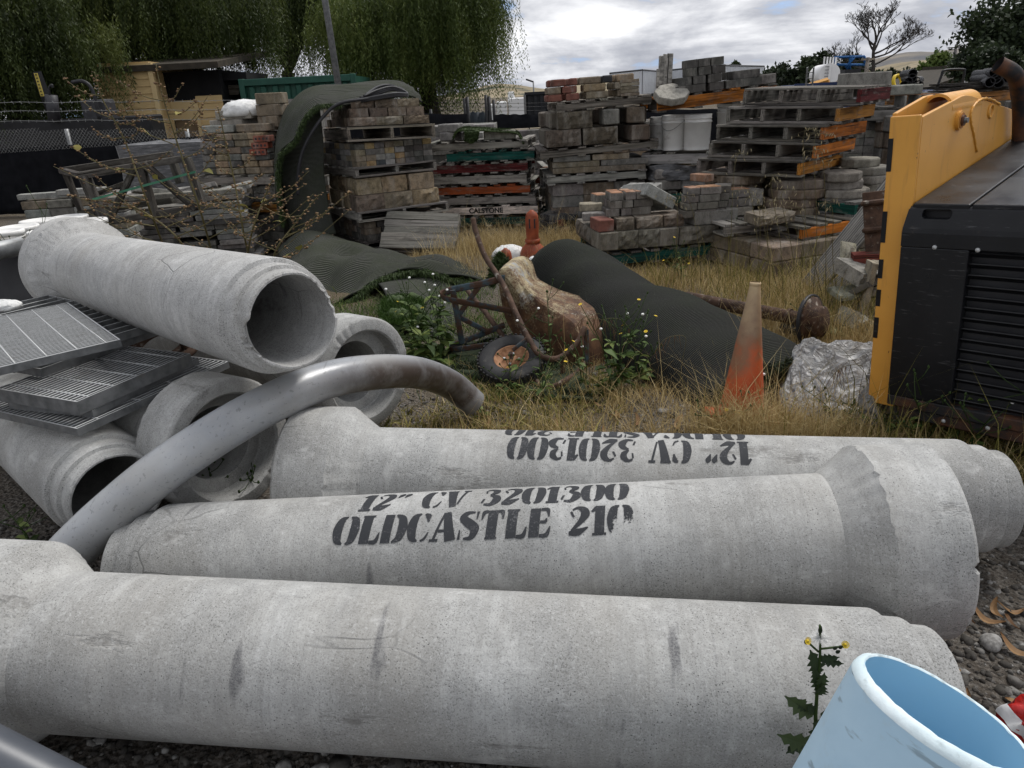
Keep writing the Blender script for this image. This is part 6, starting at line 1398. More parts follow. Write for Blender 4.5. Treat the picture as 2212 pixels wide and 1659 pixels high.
# screened fence and gate across the back
f2 = thing("screened_fence", "black screened yard fence with tall gate posts behind the painted pallets", "fence")
def panel2(x0, x1, y, Y, mat, name="windscreen"):
    a, b = at(x0, y, Y), at(x1, y, Y)
    o = MB().grid(lambda u, v: Vector((lerp(a.x, b.x, u), Y + .03 * math.sin(u * 17) * (1 - .4 * v), v * lerp(a.z, b.z, u) - .01 * math.sin(u * 29) * v)), 30, 5).build(name, mat, f2); o.modifiers.new("thickness", 'SOLIDIFY').thickness = .004
panel2(540, 1010, 246, 17.0, M_SCREEN); panel2(1014, 1062, 242, 17.2, M_SCREENB, "gate_screen"); panel2(1066, 1185, 247, 17.0, M_SCREEN); panel2(1180, 1620, 236, 17.0, M_SCREEN)
for (x, yt) in ((1003, 212), (1009, 209), (1049, 205), (1056, 208), (1066, 216), (930, 236)):
    p = at(x, yt, 17.1); MB().tube([(p.x, 17.1, 0), (p.x, 17.1, p.z)], .035, 12).build("gate_post", M_POSTB, f2)
for yt in (222, 230, 238):
    a, b = at(935, yt, 17), at(1190, yt, 17); MB().tube([a, lerp(a, b, .5) - Vector((0, 0, .02)), b], .004, 5).build("barbed_wire", M_POSTB, f2)

# ------------------------------------------------------------------ tan building, awning, container
M_SIDING = simple("tan_painted_siding", (.46, .33, .155), (.53, .385, .19), 4, .7, 60, .1, .002, stretch=(1, 1, 6))
M_TRIM = simple("tan_trim", (.50, .375, .19), (.55, .42, .22), 4, .7, 60, .1, .002)
M_ROOFD = simple("dark_roofing", (.03, .026, .02), (.055, .045, .032), 6, .9, 60, .3, .006)
M_DARKIN = simple("dark_roof_and_opening", (.006, .006, .007), (.010, .010, .011), 5, .9, 60, .1, .002)  # near-black roof colour, also stands in for shade in the opening
hs_ = thing("tan_building", "tan building with lapped siding under the pepper tree", "building")
HY = 16.6
hl, hr = at(215, 200, HY).x, at(331, 200, HY).x
for k in range(16): MB().box(((hl + hr) / 2, HY + .02, .30 + k * .145), (hr - hl, .03, .152), Matrix.Rotation(R(-9), 3, 'X')).build("siding_board", M_SIDING, hs_)
MB().box(((hl + hr) / 2, HY + 1.6, 1.30), (hr - hl - .02, 3.0, 2.6)).build("wall_core", M_SIDING, hs_)
MB().box((hr + .05, HY + .0, 1.28), (.10, .10, 2.56)).build("corner_trim", M_TRIM, hs_)
hl2, hr2 = at(352, 230, HY + .6).x, at(482, 230, HY + .6).x; dl, dr = at(365, 230, HY + .6).x, at(425, 230, HY + .6).x
for k in range(11): MB().box(((dr + hr2) / 2, HY + .62, .30 + k * .15), (hr2 - dr, .03, .158), Matrix.Rotation(R(-9), 3, 'X')).build("siding_board", M_SIDING, hs_)
MB().box(((dl + dr) / 2, HY + .62, 1.6), (dr - dl, .05, .40)).build("door_header", M_TRIM, hs_)
MB().box(((dl + dr) / 2, HY + .66, .75), (dr - dl - .1, .03, 1.3)).build("door", simple("brown_door", (.14, .10, .06), (.18, .13, .08), 4), hs_)
for x in (dl, dr): MB().box((x, HY + .58, .9), (.09, .06, 1.8)).build("door_trim", M_TRIM, hs_)
MB().box(((hl + hr2) / 2, HY + 1.8, 2.66), (hr2 - hl + .6, 3.8, .12), Matrix.Rotation(R(6), 3, 'X')).build("roof", M_ROOFD, hs_)
MB().box(((hl2 + hr2) / 2, HY + 2.0, 1.2), (hr2 - hl2, 2.6, 2.4)).build("wall_core", M_DARKIN, hs_)
aw = thing("dark_awning", "dark flat awning roof holding a pile of grey lumber before the tan building", "awning")
a, b = at(300, 172, 17.6), at(535, 164, 17.6)
MB().box(((a.x + b.x) / 2, 18.3, (a.z + b.z) / 2), ((b.x - a.x), 1.6, .16), Matrix.Rotation(-math.atan2(b.z - a.z, b.x - a.x), 3, 'Y')).build("roof", M_DARKIN, aw)
for x in (318, 332, 528):
    p = at(x, 180, 17.55); MB().box((p.x, 17.6, p.z / 2), (.14, .12, p.z)).build("post", M_POSTB, aw)
MB().box((at(344, 230, 17.9).x, 17.9, .8), (.5, .1, 1.6)).build("dark_opening", M_DARKIN, aw)  # flat dark panel standing in for the shaded opening
for k in range(6):
    a, b = at(356, 190 + 3.2 * k, 17.7), at(515, 186 + 3.2 * k, 17.7); MB().box(((a.x + b.x) / 2, 18.0, (a.z + b.z) / 2), (b.x - a.x, .5, .045), Matrix.Rotation(-math.atan2(b.z - a.z, b.x - a.x), 3, 'Y')).build("lumber_board", M_WOOD, aw, vary((.15, .13, .105)))
ct_ = thing("green_container", "dark green shipping container with corrugated wall behind the draped tower", "container")
M_CONT = simple("green_container_paint", (.010, .055, .038), (.016, .075, .052), 5, .5, 40, .1, .002)
cl, crr = at(515, 170, 17.2).x, at(769, 170, 17.2).x; ctop = at(700, 163, 17.2).z
MB().box(((cl + crr) / 2, 20.2, ctop / 2), (crr - cl - .06, 5.9, ctop - .06)).build("container_body", M_CONT, ct_)
MB().box(((cl + crr) / 2, 17.2, ctop - .07), (crr - cl, .12, .14), None, .01).build("top_rail", M_CONT, ct_); MB().box(((cl + crr) / 2, 17.2, .07), (crr - cl, .12, .14), None, .01).build("bottom_rail", M_CONT, ct_)
for x in (cl + .06, crr - .06): MB().box((x, 17.2, ctop / 2), (.12, .14, ctop + .02), None, .01).build("corner_post", M_CONT, ct_)
for k in range(9): x = cl + .25 + k * (crr - cl - .5) / 8; MB().box((x, 17.22, ctop / 2), (.13, .07, ctop - .3), None, .02).build("corrugation", M_CONT, ct_)
# galvanised light pole
tb = thing("light_pole", "tall galvanised light pole behind the draped turf tower", "pole", (at(737, 178, 13).x, 13.0, 0), rot=(0, R(-1.7), 0))
MB().tube([(0, 0, 0), (0, 0, 7)], [.06, .042], 20).build("pole_shaft", M_GALV, tb); MB().box((0, 0, .015), (.26, .26, .03), None, .004).build("base_plate", M_GALV, tb)
# drill rig attachment behind the fence
rg = thing("drill_mast", "black drill mast with a yellow measuring strip behind the chain-link fence", "machine")
p0, p1 = at(78, 156, 15), at(128, 285, 15)
MB().tube([p1 + Vector((0.05, 0, -.9)), p1, p0], .10, 4, True, False).build("mast", M_POSTB, rg)
a, b = at(77, 158, 14.85), at(92, 208, 14.85); d = b - a; o = MB().box((0, 0, 0), (d.length, .01, .07)).build("measuring_strip", simple("yellow_strip", (.42, .33, .07), (.50, .40, .10), 9), rg, loc=(a + b) / 2); o.rotation_euler = d.to_track_quat('X', 'Z').to_euler()
for k in range(7): p = lerp(a, b, (k + .5) / 7); MB().box(p + Vector((0, -.008, 0)), (.03, .004, .02)).build("strip_mark", M_POSTB, rg)
MB().tube([at(110, 205, 14.8), at(118, 262, 14.8)], .11, 16).build("hydraulic_ram", simple("dark_grey_steel", (.03, .03, .034), (.05, .05, .055), 8, .5), rg)
MB().tube(smooth_path([at(107, 205, 14.8), at(106, 190, 14.8), at(112, 183, 14.8), at(114, 190, 14.8)], 6), .02, 8).build("hydraulic_hose", M_HOSE, rg)
MB().tube(smooth_path([at(155, 178, 14.9), at(180, 176, 14.9), at(200, 196, 14.9), at(215, 260, 14.9)], 6), .035, 8).build("hydraulic_hose", M_HOSE, rg)
MB().box(at(90, 268, 15.2) + Vector((0, 0, -.4)), (4.6, .6, .95), None, .03).build("rig_base", M_POSTB, rg)
MB().box(at(218, 250, 15.2) + Vector((0, 0, -.2)), (.5, .4, 1.0), None, .03).build("rig_column", MATS["dark_grey_steel"], rg)

# ------------------------------------------------------------------ distant yard
M_TRAIL = simple("silver_trailer_skin", (.50, .52, .55), (.60, .62, .65), .6, .45, 8, .1, .01, metal=.3)
M_TRAILW = simple("white_paint", (.72, .72, .72), (.80, .80, .80), 1, .5, 8, .05, .01)
M_DARKMET = simple("dark_painted_metal", (.012, .013, .016), (.020, .021, .025), 3, .5, 20, .1, .005)
def trailer(label, xl, xm, xr, ytl, ytm, ytr, Y, Y2):
    """box trailer seen on a corner: photo points of the roof line's left end, corner and right end"""
    root = thing("box_trailer", label, "trailer", group="silver box trailers beyond the fence"); A, B_, C_ = at(xl, ytl, Y2), at(xm, ytm, Y), at(xr, ytr, Y2 + 4); A.z = C_.z = B_.z
    for nm, p, q in (("end_wall", A, B_), ("side_wall", B_, C_)):
        d = q - p; n_ = Vector((d.y, -d.x, 0)).normalized()
        mb = MB(); mb.add([p - Z * (p.z - 1.0), q - Z * (q.z - 1.0), q, p] + [r_ - n_ * .06 for r_ in (p - Z * (p.z - 1.0), q - Z * (q.z - 1.0), q, p)], [(0, 1, 2, 3), (7, 6, 5, 4), (0, 4, 5, 1), (1, 5, 6, 2), (2, 6, 7, 3), (3, 7, 4, 0)]); mb.build(nm, M_TRAIL, root, fixn=True)
        k_ = max(2, int(d.length / .6))
        for k in range(k_ + 1): r_ = lerp(p, q, k / k_); MB().box((r_.x, r_.y, (r_.z + 1) / 2), (.05, .05, r_.z - 1.0)).build("wall_rib", M_TRAIL, root)
        MB().tube([p + Z * .04, q + Z * .04], .09, 4, True, False).build("roof_rail", M_DARKMET, root)
    D_ = A + (C_ - B_); mb = MB(); mb.add([A, B_, C_, D_], [(0, 1, 2, 3)]); mb.build("roof", M_TRAIL, root, fixn=True)
    for k in range(4): p = lerp(B_, C_, .15 + .22 * k); MB().tube([(p.x - .2, p.y, .5), (p.x + .2, p.y, .5)], .5, 16).build("wheel", M_RUBBER, root)
trailer("silver box trailer with a dented corner beside the split-face tower", 1317, 1388, 1427, 160, 152, 156, 84, 92)
trailer("longer silver box trailer behind the weathered wood post", 1440, 1548, 1650, 148, 142, 157, 78, 90)
db = thing("dumpster", "black steel dumpster behind the fence between hills and split-face tower", "dumpster")
p, q = at(1136, 203, 21), at(1216, 203, 21); q.z = p.z; MB().box(((p.x + q.x) / 2, 22, p.z / 2), (q.x - p.x, 2, p.z), None, .03).build("body", M_DARKMET, db)
for k in range(6): MB().box((lerp(p.x, q.x, (k + .5) / 6), 20.97, p.z / 2), (.07, .06, p.z - .1)).build("rib", M_DARKMET, db)
MB().box(((p.x + q.x) / 2, 20.95, p.z + .01), (q.x - p.x + .08, .12, .07)).build("top_rail", M_DARKMET, db)
sl = thing("street_lamp", "small lamp post over the black dumpster", "lamp post", (at(1153, 200, 34).x, 34, 0))
MB().tube([(0, 0, 0), (0, 0, at(1153, 178, 34).z)], .035, 10).build("pole_shaft", M_GALV, sl); MB().box((-.16, 0, at(1147, 174, 34).z), (.36, .16, .07), Matrix.Rotation(.35, 3, 'Y'), .02).build("lamp_head", M_DARKMET, sl)
wt = thing("white_truck", "white service truck beyond the gate posts", "truck")
for nm, x0, x1, y0, y1, Y in (("cargo_box", 1098, 1135, 212, 240, 30), ("cab", 1072, 1096, 220, 244, 30), ("tool_rack", 1098, 1112, 198, 212, 30.2), ("bed", 1050, 1072, 226, 244, 30)):
    a, b = at(x0, y0, Y), at(x1, y1, Y); MB().box(((a.x + b.x) / 2, Y + .8, (a.z + 0.3) / 2), (b.x - a.x, 1.6, a.z - .3), None, .04).build(nm, M_TRAILW, wt)
for x in (1060, 1120): p = at(x, 240, 30); MB().tube([(p.x - .1, 30.0, .35), (p.x + .1, 30.0, .35)], .35, 18).build("wheel", M_RUBBER, wt)
# tanker, blue bin, ladder, lift
tk = thing("white_tank", "round white tanker end with ladder and rails beyond the pallets", "tank")
pc_ = at(1792, 160, 48); r_ = (at(1813, 160, 48).x - at(1771, 160, 48).x) / 2
MB().tube([pc_, pc_ + Vector((1.0, 4, 0))], r_, 40).build("tank_shell", M_TRAILW, tk); MB().box(pc_ + Vector((-.05, -.08, 0)), (.12, .08, r_ * 2.1)).build("ladder_rail", M_TRAILW, tk)
for k in range(6): MB().box(pc_ + Vector((-.2, -.09, -r_ * .8 + k * r_ * .3)), (.30, .04, .04)).build("ladder_rung", M_GALV, tk)
for k in range(5): MB().box(pc_ + Vector((-.3 + .45 * k, .3 + k * .6, r_ + .18)), (.08, .08, .45)).build("top_rail_post", M_TRAILW, tk)
MB().box((pc_.x + .5, pc_.y + 2, .45), (1.2, 4, .8)).build("chassis", M_DARKMET, tk)
bb = thing("blue_bin", "blue steel bin below the white tank", "bin"); M_BLUEB = simple("blue_bin_paint", (.010, .022, .075), (.016, .034, .10), 3, .5)
p, q = at(1722, 184, 30), at(1850, 184, 30); MB().box(((p.x + q.x) / 2, 31, p.z / 2), (q.x - p.x, 1.6, p.z), None, .03).build("body", M_BLUEB, bb); MB().box(((p.x + q.x) / 2, 30.15, p.z), (q.x - p.x + .1, .1, .1)).build("rim", M_BLUEB, bb)
bo_ = thing("yellow_boom", "yellow boom angled up behind the blue bin", "boom"); a, b = at(1728, 190, 33), at(1788, 172, 33); MB().tube([a, b], .09, 4, True, False).build("boom_tube", M_YELLOW, bo_); MB().tube([b, b + Vector((.15, 0, -.6))], .08, 4, True, False).build("boom_tip", M_YELLOW, bo_); MB().tube([a, Vector((a.x - .4, a.y, 0))], .1, 4, True, False).build("boom_foot", M_DARKMET, bo_)
ld = thing("ladder", "aluminium ladder leaning up between pallets and white tank", "ladder"); a, b = at(1752, 192, 26), at(1744, 146, 26); w_ = Vector((.22, 0, 0))
for o_ in (Vector(), w_): MB().tube([Vector((a.x, 26.4, 0)) + o_, b + o_], .03, 4, True, False).build("side_rail", M_GALV, ld)
for k in range(9): p = lerp(Vector((a.x, 26.4, 0)), b, .2 + .09 * k); MB().tube([p, p + w_], .016, 6).build("rung", M_GALV, ld)
lf = thing("blue_lift", "blue scissor lift frame beside the dead tree", "lift"); M_LIFT = simple("blue_lift_paint", (.012, .07, .20), (.02, .10, .27), 3)
for (x0, y0, x1, y1) in ((1803, 122, 1803, 142), (1803, 124, 1868, 122), (1868, 122, 1868, 140), (1803, 140, 1868, 140), (1836, 120, 1836, 150), (1842, 120, 1830, 150), (1848, 122, 1826, 146)): MB().tube([at(x0, y0, 58), at(x1, y1, 58)], .09, 4).build("lift_bar", M_LIFT, lf)
p = at(1836, 150, 58); MB().box((p.x, 58, p.z / 2), (1.2, 1, p.z)).build("lift_base", M_DARKMET, lf)
up_ = thing("utility_pole", "plain timber utility pole before the dead tree", "pole", (at(1868, 180, 30).x, 30, 0)); MB().tube([(0, 0, 0), (0, 0, at(1868, 124, 30).z)], .07, 10).build("pole_shaft", M_WOOD, up_, (.25, .22, .19)); MB().box((0, 0, at(1868, 128, 30).z), (.5, .07, .07)).build("cross_arm", M_WOOD, up_, (.3, .26, .2))
up2 = thing("utility_pole", "distant wooden utility pole with crossarm beside the leafy tree", "pole", (at(2057, 150, 75).x, 75, 0)); MB().tube([(0, 0, 0), (0, 0, at(2057, 96, 75).z)], .14, 8).build("pole_shaft", M_WOOD, up2, (.16, .15, .15)); MB().box((0, 0, at(2057, 103, 75).z), (1.6, .1, .1)).build("cross_arm", M_WOOD, up2, (.16, .15, .15))
# white roofed shed and small brown cottage
wr = thing("white_roofed_shed", "long shed with a white metal roof before the hills", "shed")
a, b, c_, d = at(1972, 172, 60), at(2125, 170, 56), at(2122, 143, 66), at(1985, 149, 68); mb = MB(); mb.add([a, b, c_, d] + [p - Z * .15 for p in (a, b, c_, d)], [(0, 1, 2, 3), (7, 6, 5, 4), (0, 4, 5, 1), (1, 5, 6, 2), (2, 6, 7, 3), (3, 7, 4, 0)]); mb.build("roof", M_TRAILW, wr, fixn=True)
MB().box(((a.x + b.x) / 2, 62, a.z / 2 - .1), (b.x - a.x - .6, 5, a.z - .2)).build("wall", M_TRAIL, wr)
ctg = thing("brown_cottage", "brown gabled cottage with a window behind the black pipes", "cottage"); M_BRN = simple("brown_siding", (.085, .070, .050), (.115, .095, .068), 3, .9, 30, .2, .01, stretch=(1, 1, 8))
pk, le, ri = at(2138, 146, 36), at(2004, 192, 36), at(2260, 180, 36)
mb = MB(); mb.prism([(le.x, 0), (ri.x, 0), (ri.x, ri.z), (pk.x, pk.z), (le.x, le.z)], 5, Matrix.Translation((0, 36, 0))); mb.build("wall", M_BRN, ctg, fixn=True)
for p, q in ((le, pk), (pk, ri)):
    d = (q - p).normalized(); mb = MB(); pts = [p - d * .25, q + d * .1]; mb.add([pts[0] + Vector((0, -.35, 0)), pts[1] + Vector((0, -.35, 0)), pts[1] + Vector((0, 5.3, 0)), pts[0] + Vector((0, 5.3, 0))] + [x + Vector((0, y_, .14)) for x, y_ in ((pts[0], -.35), (pts[1], -.35), (pts[1], 5.3), (pts[0], 5.3))], [(3, 2, 1, 0), (4, 5, 6, 7), (0, 1, 5, 4), (1, 2, 6, 5), (2, 3, 7, 6), (3, 0, 4, 7)]); mb.build("roof_slope", M_ROOFD, ctg, fixn=True)
wp = at(2098, 166, 35.9); w = MB().box(wp, (.62, .08, .5)).build("window", M_TRAILW, ctg)
for x in (-.14, .14): MB().box(wp + Vector((x, -.05, 0)), (.24, .03, .40)).build("pane", M_DARKIN, w)
# corrugated black pipes on wrapped loads
def cpipes(label, spots, Y, r, L, group):
    M_CP = M_HOSE
    for (x, y) in spots:
        root = thing("corrugated_pipe", label, "pipe", at(x, y, Y), R(-27 + random.uniform(-4, 4)), group)
        prof = []
        for k in range(int(L / .06)): prof += [(r, k * .06), (r, k * .06 + .03), (r * .90, k * .06 + .035), (r * .90, k * .06 + .055)]
        o = MB().lathe([(r * .84, L), (r * .84, 0)] + prof, 26).build("pipe_wall", M_CP, root, fixn=True); o.rotation_euler = (R(-90), 0, 0)
cpipes("black corrugated pipe in the pyramid on a wrapped load behind the yellow machine", [(1953, 184), (1969, 185), (1985, 184), (1962, 177), (1978, 175), (1970, 169), (1972, 159)], 11.6, .064, 1.6, "pyramid of corrugated pipes")
cpipes("black corrugated pipe on the lumber heap behind the exhaust", [(2139, 178), (2158, 180), (2152, 170), (2148, 157), (2166, 159), (2176, 168)], 9.9, .062, 2.0, "corrugated pipes on the lumber heap")
tb = thing("wrapped_load", "film-wrapped load under the pyramid of corrugated pipes", "wrapped load", (at(1970, 200, 12).x, 12.3, 0), R(-4))
MB().grid(lambda u, v: Vector((math.cos(u * 6.283) * .55 * min(1.35, 1 / max(abs(math.cos(u * 6.283)), abs(math.sin(u * 6.283)))), math.sin(u * 6.283) * .6 * min(1.35, 1 / max(abs(math.cos(u * 6.283)), abs(math.sin(u * 6.283)))), v * 1.30)), 60, 10).build("stretch_film", M_WRAP, tb)
MB().box((0, 0, 1.285), (1.05, 1.15, .03)).build("film_top", M_WRAP, tb)
s = thing("lumber_heap", "heap of dark boards behind the exhaust pipe", "lumber heap", (at(2150, 190, 10.3).x, 10.6, 1.36), R(9))
for k in range(10): MB().box((random.uniform(-.2, .2), -.4 + .08 * k, .012 + .018 * (k % 4)), (1.5, .09, .018), Matrix.Rotation(random.uniform(-.08, .08), 3, 'Z')).build("board", M_WOOD, s, vary((.03, .027, .024)))
# mini machine with roll bar
mm = thing("mini_loader", "small yellow and black ride-on machine with a roll bar", "machine", (at(2045, 196, 13.5).x, 13.5, 0))
z0 = at(2045, 200, 13.5).z; zt_ = at(2045, 152, 13.5).z
MB().tube(smooth_path([(-.20, 0, z0), (-.14, 0, zt_ - .08), (-.10, 0, zt_), (.22, 0, zt_), (.26, 0, zt_ - .06), (.25, .0, z0)], 6), .022, 10).build("roll_bar", M_POSTB, mm)
MB().box((.17, -.1, z0 + .02), (.22, .3, .26), None, .05).build("hood", simple("bright_yellow_paint", (.62, .43, .02), (.70, .50, .03), 3, .4), mm); MB().box((.17, -.255, z0 + .05), (.10, .01, .03)).build("hood_mark", M_POSTB, mm)
MB().box((0, .1, z0 - .5), (.9, .8, 1.0), None, .05).build("chassis", M_POSTB, mm); MB().box((-.12, .0, z0 + .02), (.3, .3, .12), None, .04).build("seat", M_POSTB, mm)
MB().box((-.30, .1, z0 - .02), (.30, .3, .16), None, .04).build("tank_cover", M_BLUEB, mm); MB().box((.42, .15, z0 - .04), (.2, .3, .2), None, .04).build("tank_cover", M_BLUEB, mm)
yr = MB().lathe([(.10, 0), (.14, 0), (.14, .05), (.10, .05), (.10, 0)], 24).build("yellow_reel", MATS["bright_yellow_paint"], None); yr.location = at(1936, 178, 14); yr.rotation_euler = (R(75), 0, .5); tag(yr, "yellow hose reel beside the pyramid of black pipes", "reel")
rs_ = thing("reel_stand", "dark stand under the yellow hose reel", "stand", (at(1936, 178, 14).x, 14.05, 0)); MB().box((0, 0, .66), (.06, .06, 1.32)).build("stand_post", M_POSTB, rs_); MB().box((0, 0, .02), (.4, .4, .04)).build("stand_foot", M_POSTB, rs_)

# ------------------------------------------------------------------ trees
def branch_tubes(mb, segs):
    for a, b, r0, r1 in segs: mb.tube([a, b], [r0, r1], 6, False)
def weeping(name, label, base, trunk_h, crown_c, crown_r, n_str, leaf, mat, seed, strand=(.5, 1.3), per=22, lobes=14, clip=None):
    rs = np.random.default_rng(seed); root = thing(name, label, "tree", base, 0, "pepper trees behind the fence")
    cc = np.array(crown_c) - np.array(base); cr = np.array(crown_r)
    mb = MB(); top = Vector((cc[0] * .5, cc[1] * .3, trunk_h)); pts = [Vector((0, 0, 0)), Vector((.1, 0, trunk_h * .5)), top]
    mb.tube(smooth_path(pts, 5), [.32 - .012 * k for k in range(11)], 12).build("trunk", M_BARK, root)
    L = []
    for k in range(lobes):
        d = rs.normal(0, 1, 3); d /= np.linalg.norm(d); d[2] = abs(d[2]) * .9 - .25; L.append(cc + d * cr * rs.uniform(.35, .85))
    mb = MB()
    for p in L: q = Vector(p); m_ = (top + q) / 2 + Vector((0, 0, .3)); mb.tube(smooth_path([top, m_, q], 4), [.11, .10, .085, .07, .06, .05, .04, .03, .02], 6, False)
    mb.build("limbs", M_BARK, root)
    # tresses: clusters of strands that hang from the lobes
    L = np.array(L); nc = n_str // 16; lc = rs.integers(0, lobes, nc); d = rs.normal(0, 1, (nc, 3)); d /= np.linalg.norm(d, axis=1)[:, None]
    K = L[lc] + d * cr * np.array([.34, .34, .30]) * (rs.uniform(.1, 1, nc) ** .4)[:, None]; kl = rs.uniform(*strand, nc); ks = rs.normal(0, .10, (nc, 2)) + d[:, :2] * .20; kt = rs.uniform(0, 1, lobes)[lc] * .45 + rs.uniform(0, .35, nc)
    li = np.repeat(np.arange(nc), 16); n_str = len(li); P = K[li] + rs.normal(0, 1, (n_str, 3)) * np.array([.17, .17, .12]); ln = kl[li] * rs.uniform(.45, 1.0, n_str); sw = ks[li] + rs.normal(0, .05, (n_str, 2))
    t_ = np.linspace(0, 1, per)[None, :]; pull = (K[li] - P) * .55
    C_ = np.stack([P[:, 0:1] + (sw[:, 0:1] * ln[:, None] + pull[:, 0:1]) * (t_ ** .7), P[:, 1:2] + (sw[:, 1:2] * ln[:, None] + pull[:, 1:2]) * (t_ ** .7), P[:, 2:3] + .3 * t_ * (1 - t_) - ln[:, None] * t_ ** 1.2], -1).reshape(-1, 3)
    n = len(C_); a = rs.uniform(0, 6.283, n); dl = np.stack([np.cos(a), np.sin(a), rs.uniform(-2.2, -.5, n)], 1); dl /= np.linalg.norm(dl, axis=1)[:, None]
    sd_ = np.cross(dl, rs.normal(0, 1, (n, 3))); sd_ /= np.linalg.norm(sd_, axis=1)[:, None]; l_ = leaf * rs.uniform(.6, 1.3, n)[:, None]; w_ = l_ * .26
    V = np.stack([C_, C_ + dl * l_ * .5 + sd_ * w_ * .5, C_ + dl * l_, C_ + dl * l_ * .5 - sd_ * w_ * .5], 1).reshape(-1, 3)
    tint = np.repeat(np.clip(np.repeat(kt[li] + rs.uniform(0, .2, n_str), per), 0, 1), 4)
    fastmesh("crown", V, np.arange(n * 4).reshape(-1, 4), mat, root, {"tint": tint})
    return root
c1 = at(265, 40, 19.5)
weeping("pepper_tree", "huge dark weeping pepper tree over the tan building and chain-link fence", (at(180, 200, 19.5).x, 20.0, 0), 2.6, (c1.x, 19.6, 4.2), (4.7, 2.4, 2.2), 11000, .085, M_PEPPER, 3, (1.0, 2.6), 30, 34)
c2v = at(0, 110, 15.2)
weeping("pepper_tree", "dark drooping pepper tree shading the drill mast behind the fence", (c2v.x - .9, 16.4, 0), 2.0, (c2v.x - .3, 16.0, 3.1), (1.9, 1.4, 1.7), 6000, .08, M_PEPPER, 8, (1.0, 2.5), 30, 20)
c3 = at(905, 60, 21)
weeping("pepper_tree", "bright green weeping pepper tree behind the draped turf tower", (c3.x, 21.4, 0), 2.4, (c3.x - .05, 21.2, 3.7), (2.75, 2.1, 2.2), 11000, .085, M_PEPPER2, 12, (1.1, 3.0), 30, 30)
c4 = at(640, 50, 25)
weeping("pepper_tree", "thin dark pepper tree with sky gaps above the green container", (at(600, 200, 25).x, 25, 0), 2.6, (c4.x, 25, 4.9), (2.6, 2.0, 2.0), 3600, .10, M_PEPPER, 17, (1.0, 2.8), 26, 16)
def leafy(name, label, base, h, crown_c, crown_r, n_cl, n_leaf, leaf, mat, seed, bark=M_BARK, group=None, trunk=.18, clr=.38):
    rs = np.random.default_rng(seed); root = thing(name, label, "tree", base, 0, group); cc = Vector(crown_c) - Vector(base); cr = np.array(crown_r)
    MB().tube(smooth_path([Vector((0, 0, 0)), Vector((.05, 0, h * .5)), Vector((cc.x * .6, cc.y * .6, h))], 4), [trunk - trunk * .07 * k for k in range(9)], 8).build("trunk", bark, root)
    d = rs.normal(0, 1, (n_cl, 3)); d /= np.linalg.norm(d, axis=1)[:, None]; d[:, 2] = d[:, 2] * .8 + .1
    C_ = np.array(cc[:])[None] + d * cr * rs.uniform(.35, 1.0, n_cl)[:, None]
    mb = MB()
    for k in range(0, n_cl, max(1, n_cl // 22)): mb.tube(smooth_path([Vector((cc.x * .5, cc.y * .5, h * .85)), (Vector((cc.x, cc.y, h)) + Vector(C_[k])) / 2, Vector(C_[k])], 3), [trunk * .4 * (1 - .13 * q) for q in range(7)], 5, False)
    mb.build("limbs", bark, root)
    r_ = cr.min() * clr * rs.uniform(.6, 1.3, n_cl); ci = rs.integers(0, n_cl, n_leaf); o = rs.normal(0, .55, (n_leaf, 3)) * r_[ci][:, None]; P = C_[ci] + o
    dl = rs.normal(0, 1, (n_leaf, 3)); dl /= np.linalg.norm(dl, axis=1)[:, None]; sd_ = np.cross(dl, rs.normal(0, 1, (n_leaf, 3))); sd_ /= np.linalg.norm(sd_, axis=1)[:, None]; l_ = leaf * rs.uniform(.6, 1.3, n_leaf)[:, None]
    V = np.stack([P, P + dl * l_ * .5 + sd_ * l_ * .28, P + dl * l_, P + dl * l_ * .5 - sd_ * l_ * .28], 1).reshape(-1, 3)
    fastmesh("crown", V, np.arange(n_leaf * 4).reshape(-1, 4), mat, root, {"tint": np.repeat(rs.uniform(0, 1, n_cl)[ci] * .6 + rs.uniform(0, .4, n_leaf), 4)}); return root
def tree_px(label, x, y, rx, ry, Y, n_cl, n_leaf, leaf, mat, seed, name="oak_tree", group="trees beyond the yard", clr=.38):
    c_ = at(x, y, Y); k = Y / 1530 * 1.02; leafy(name, label, (c_.x, Y, 0), max(.6, c_.z - ry * k * .3), c_, (rx * k, rx * k, ry * k), n_cl, n_leaf, leaf, mat, seed, group=group, trunk=.012 * Y * .3, clr=clr)
tree_px("large leafy tree behind the exhaust pipe", 2205, 85, 100, 85, 21, 80, 16000, .15, M_OAK, 5, "leafy_tree", clr=.34)
tree_px("dark leafy bush under the large leafy tree", 2120, 140, 58, 32, 19, 40, 6000, .13, M_OAK, 6, "leafy_bush", clr=.4)
tree_px("dark round oak beside the white tank", 1765, 142, 30, 22, 80, 16, 3200, .45, M_OAK, 15)
tree_px("dark oak behind the ladder", 1722, 172, 30, 22, 70, 14, 2800, .4, M_OAK, 16)
tree_px("grey-green oak rising behind the silver trailer", 1675, 168, 26, 22, 85, 12, 2400, .45, M_OAK, 17)
tree_px("small dark treetop peeking over the long silver trailer", 1587, 144, 7, 6, 110, 6, 500, .5, M_OAK, 18)
tree_px("dark bush massed beneath the dead tree", 1905, 178, 62, 20, 66, 30, 5600, .35, M_OAK, 19, "leafy_bush")
tree_px("dark oak crown behind the blue lift", 1838, 150, 32, 24, 76, 18, 3400, .4, M_OAK, 23)
tree_px("bright green young tree before the foothill", 2032, 142, 24, 20, 66, 16, 2600, .4, M_LIGHTLEAF, 20, "young_tree")
tree_px("small green conifer beside the young tree", 1998, 152, 10, 14, 64, 8, 900, .35, M_LIGHTLEAF, 21, "young_tree")
tree_px("brownish bare-leaved tree beside the utility pole", 2068, 148, 18, 16, 60, 10, 900, .35, M_OAK, 22, "young_tree")
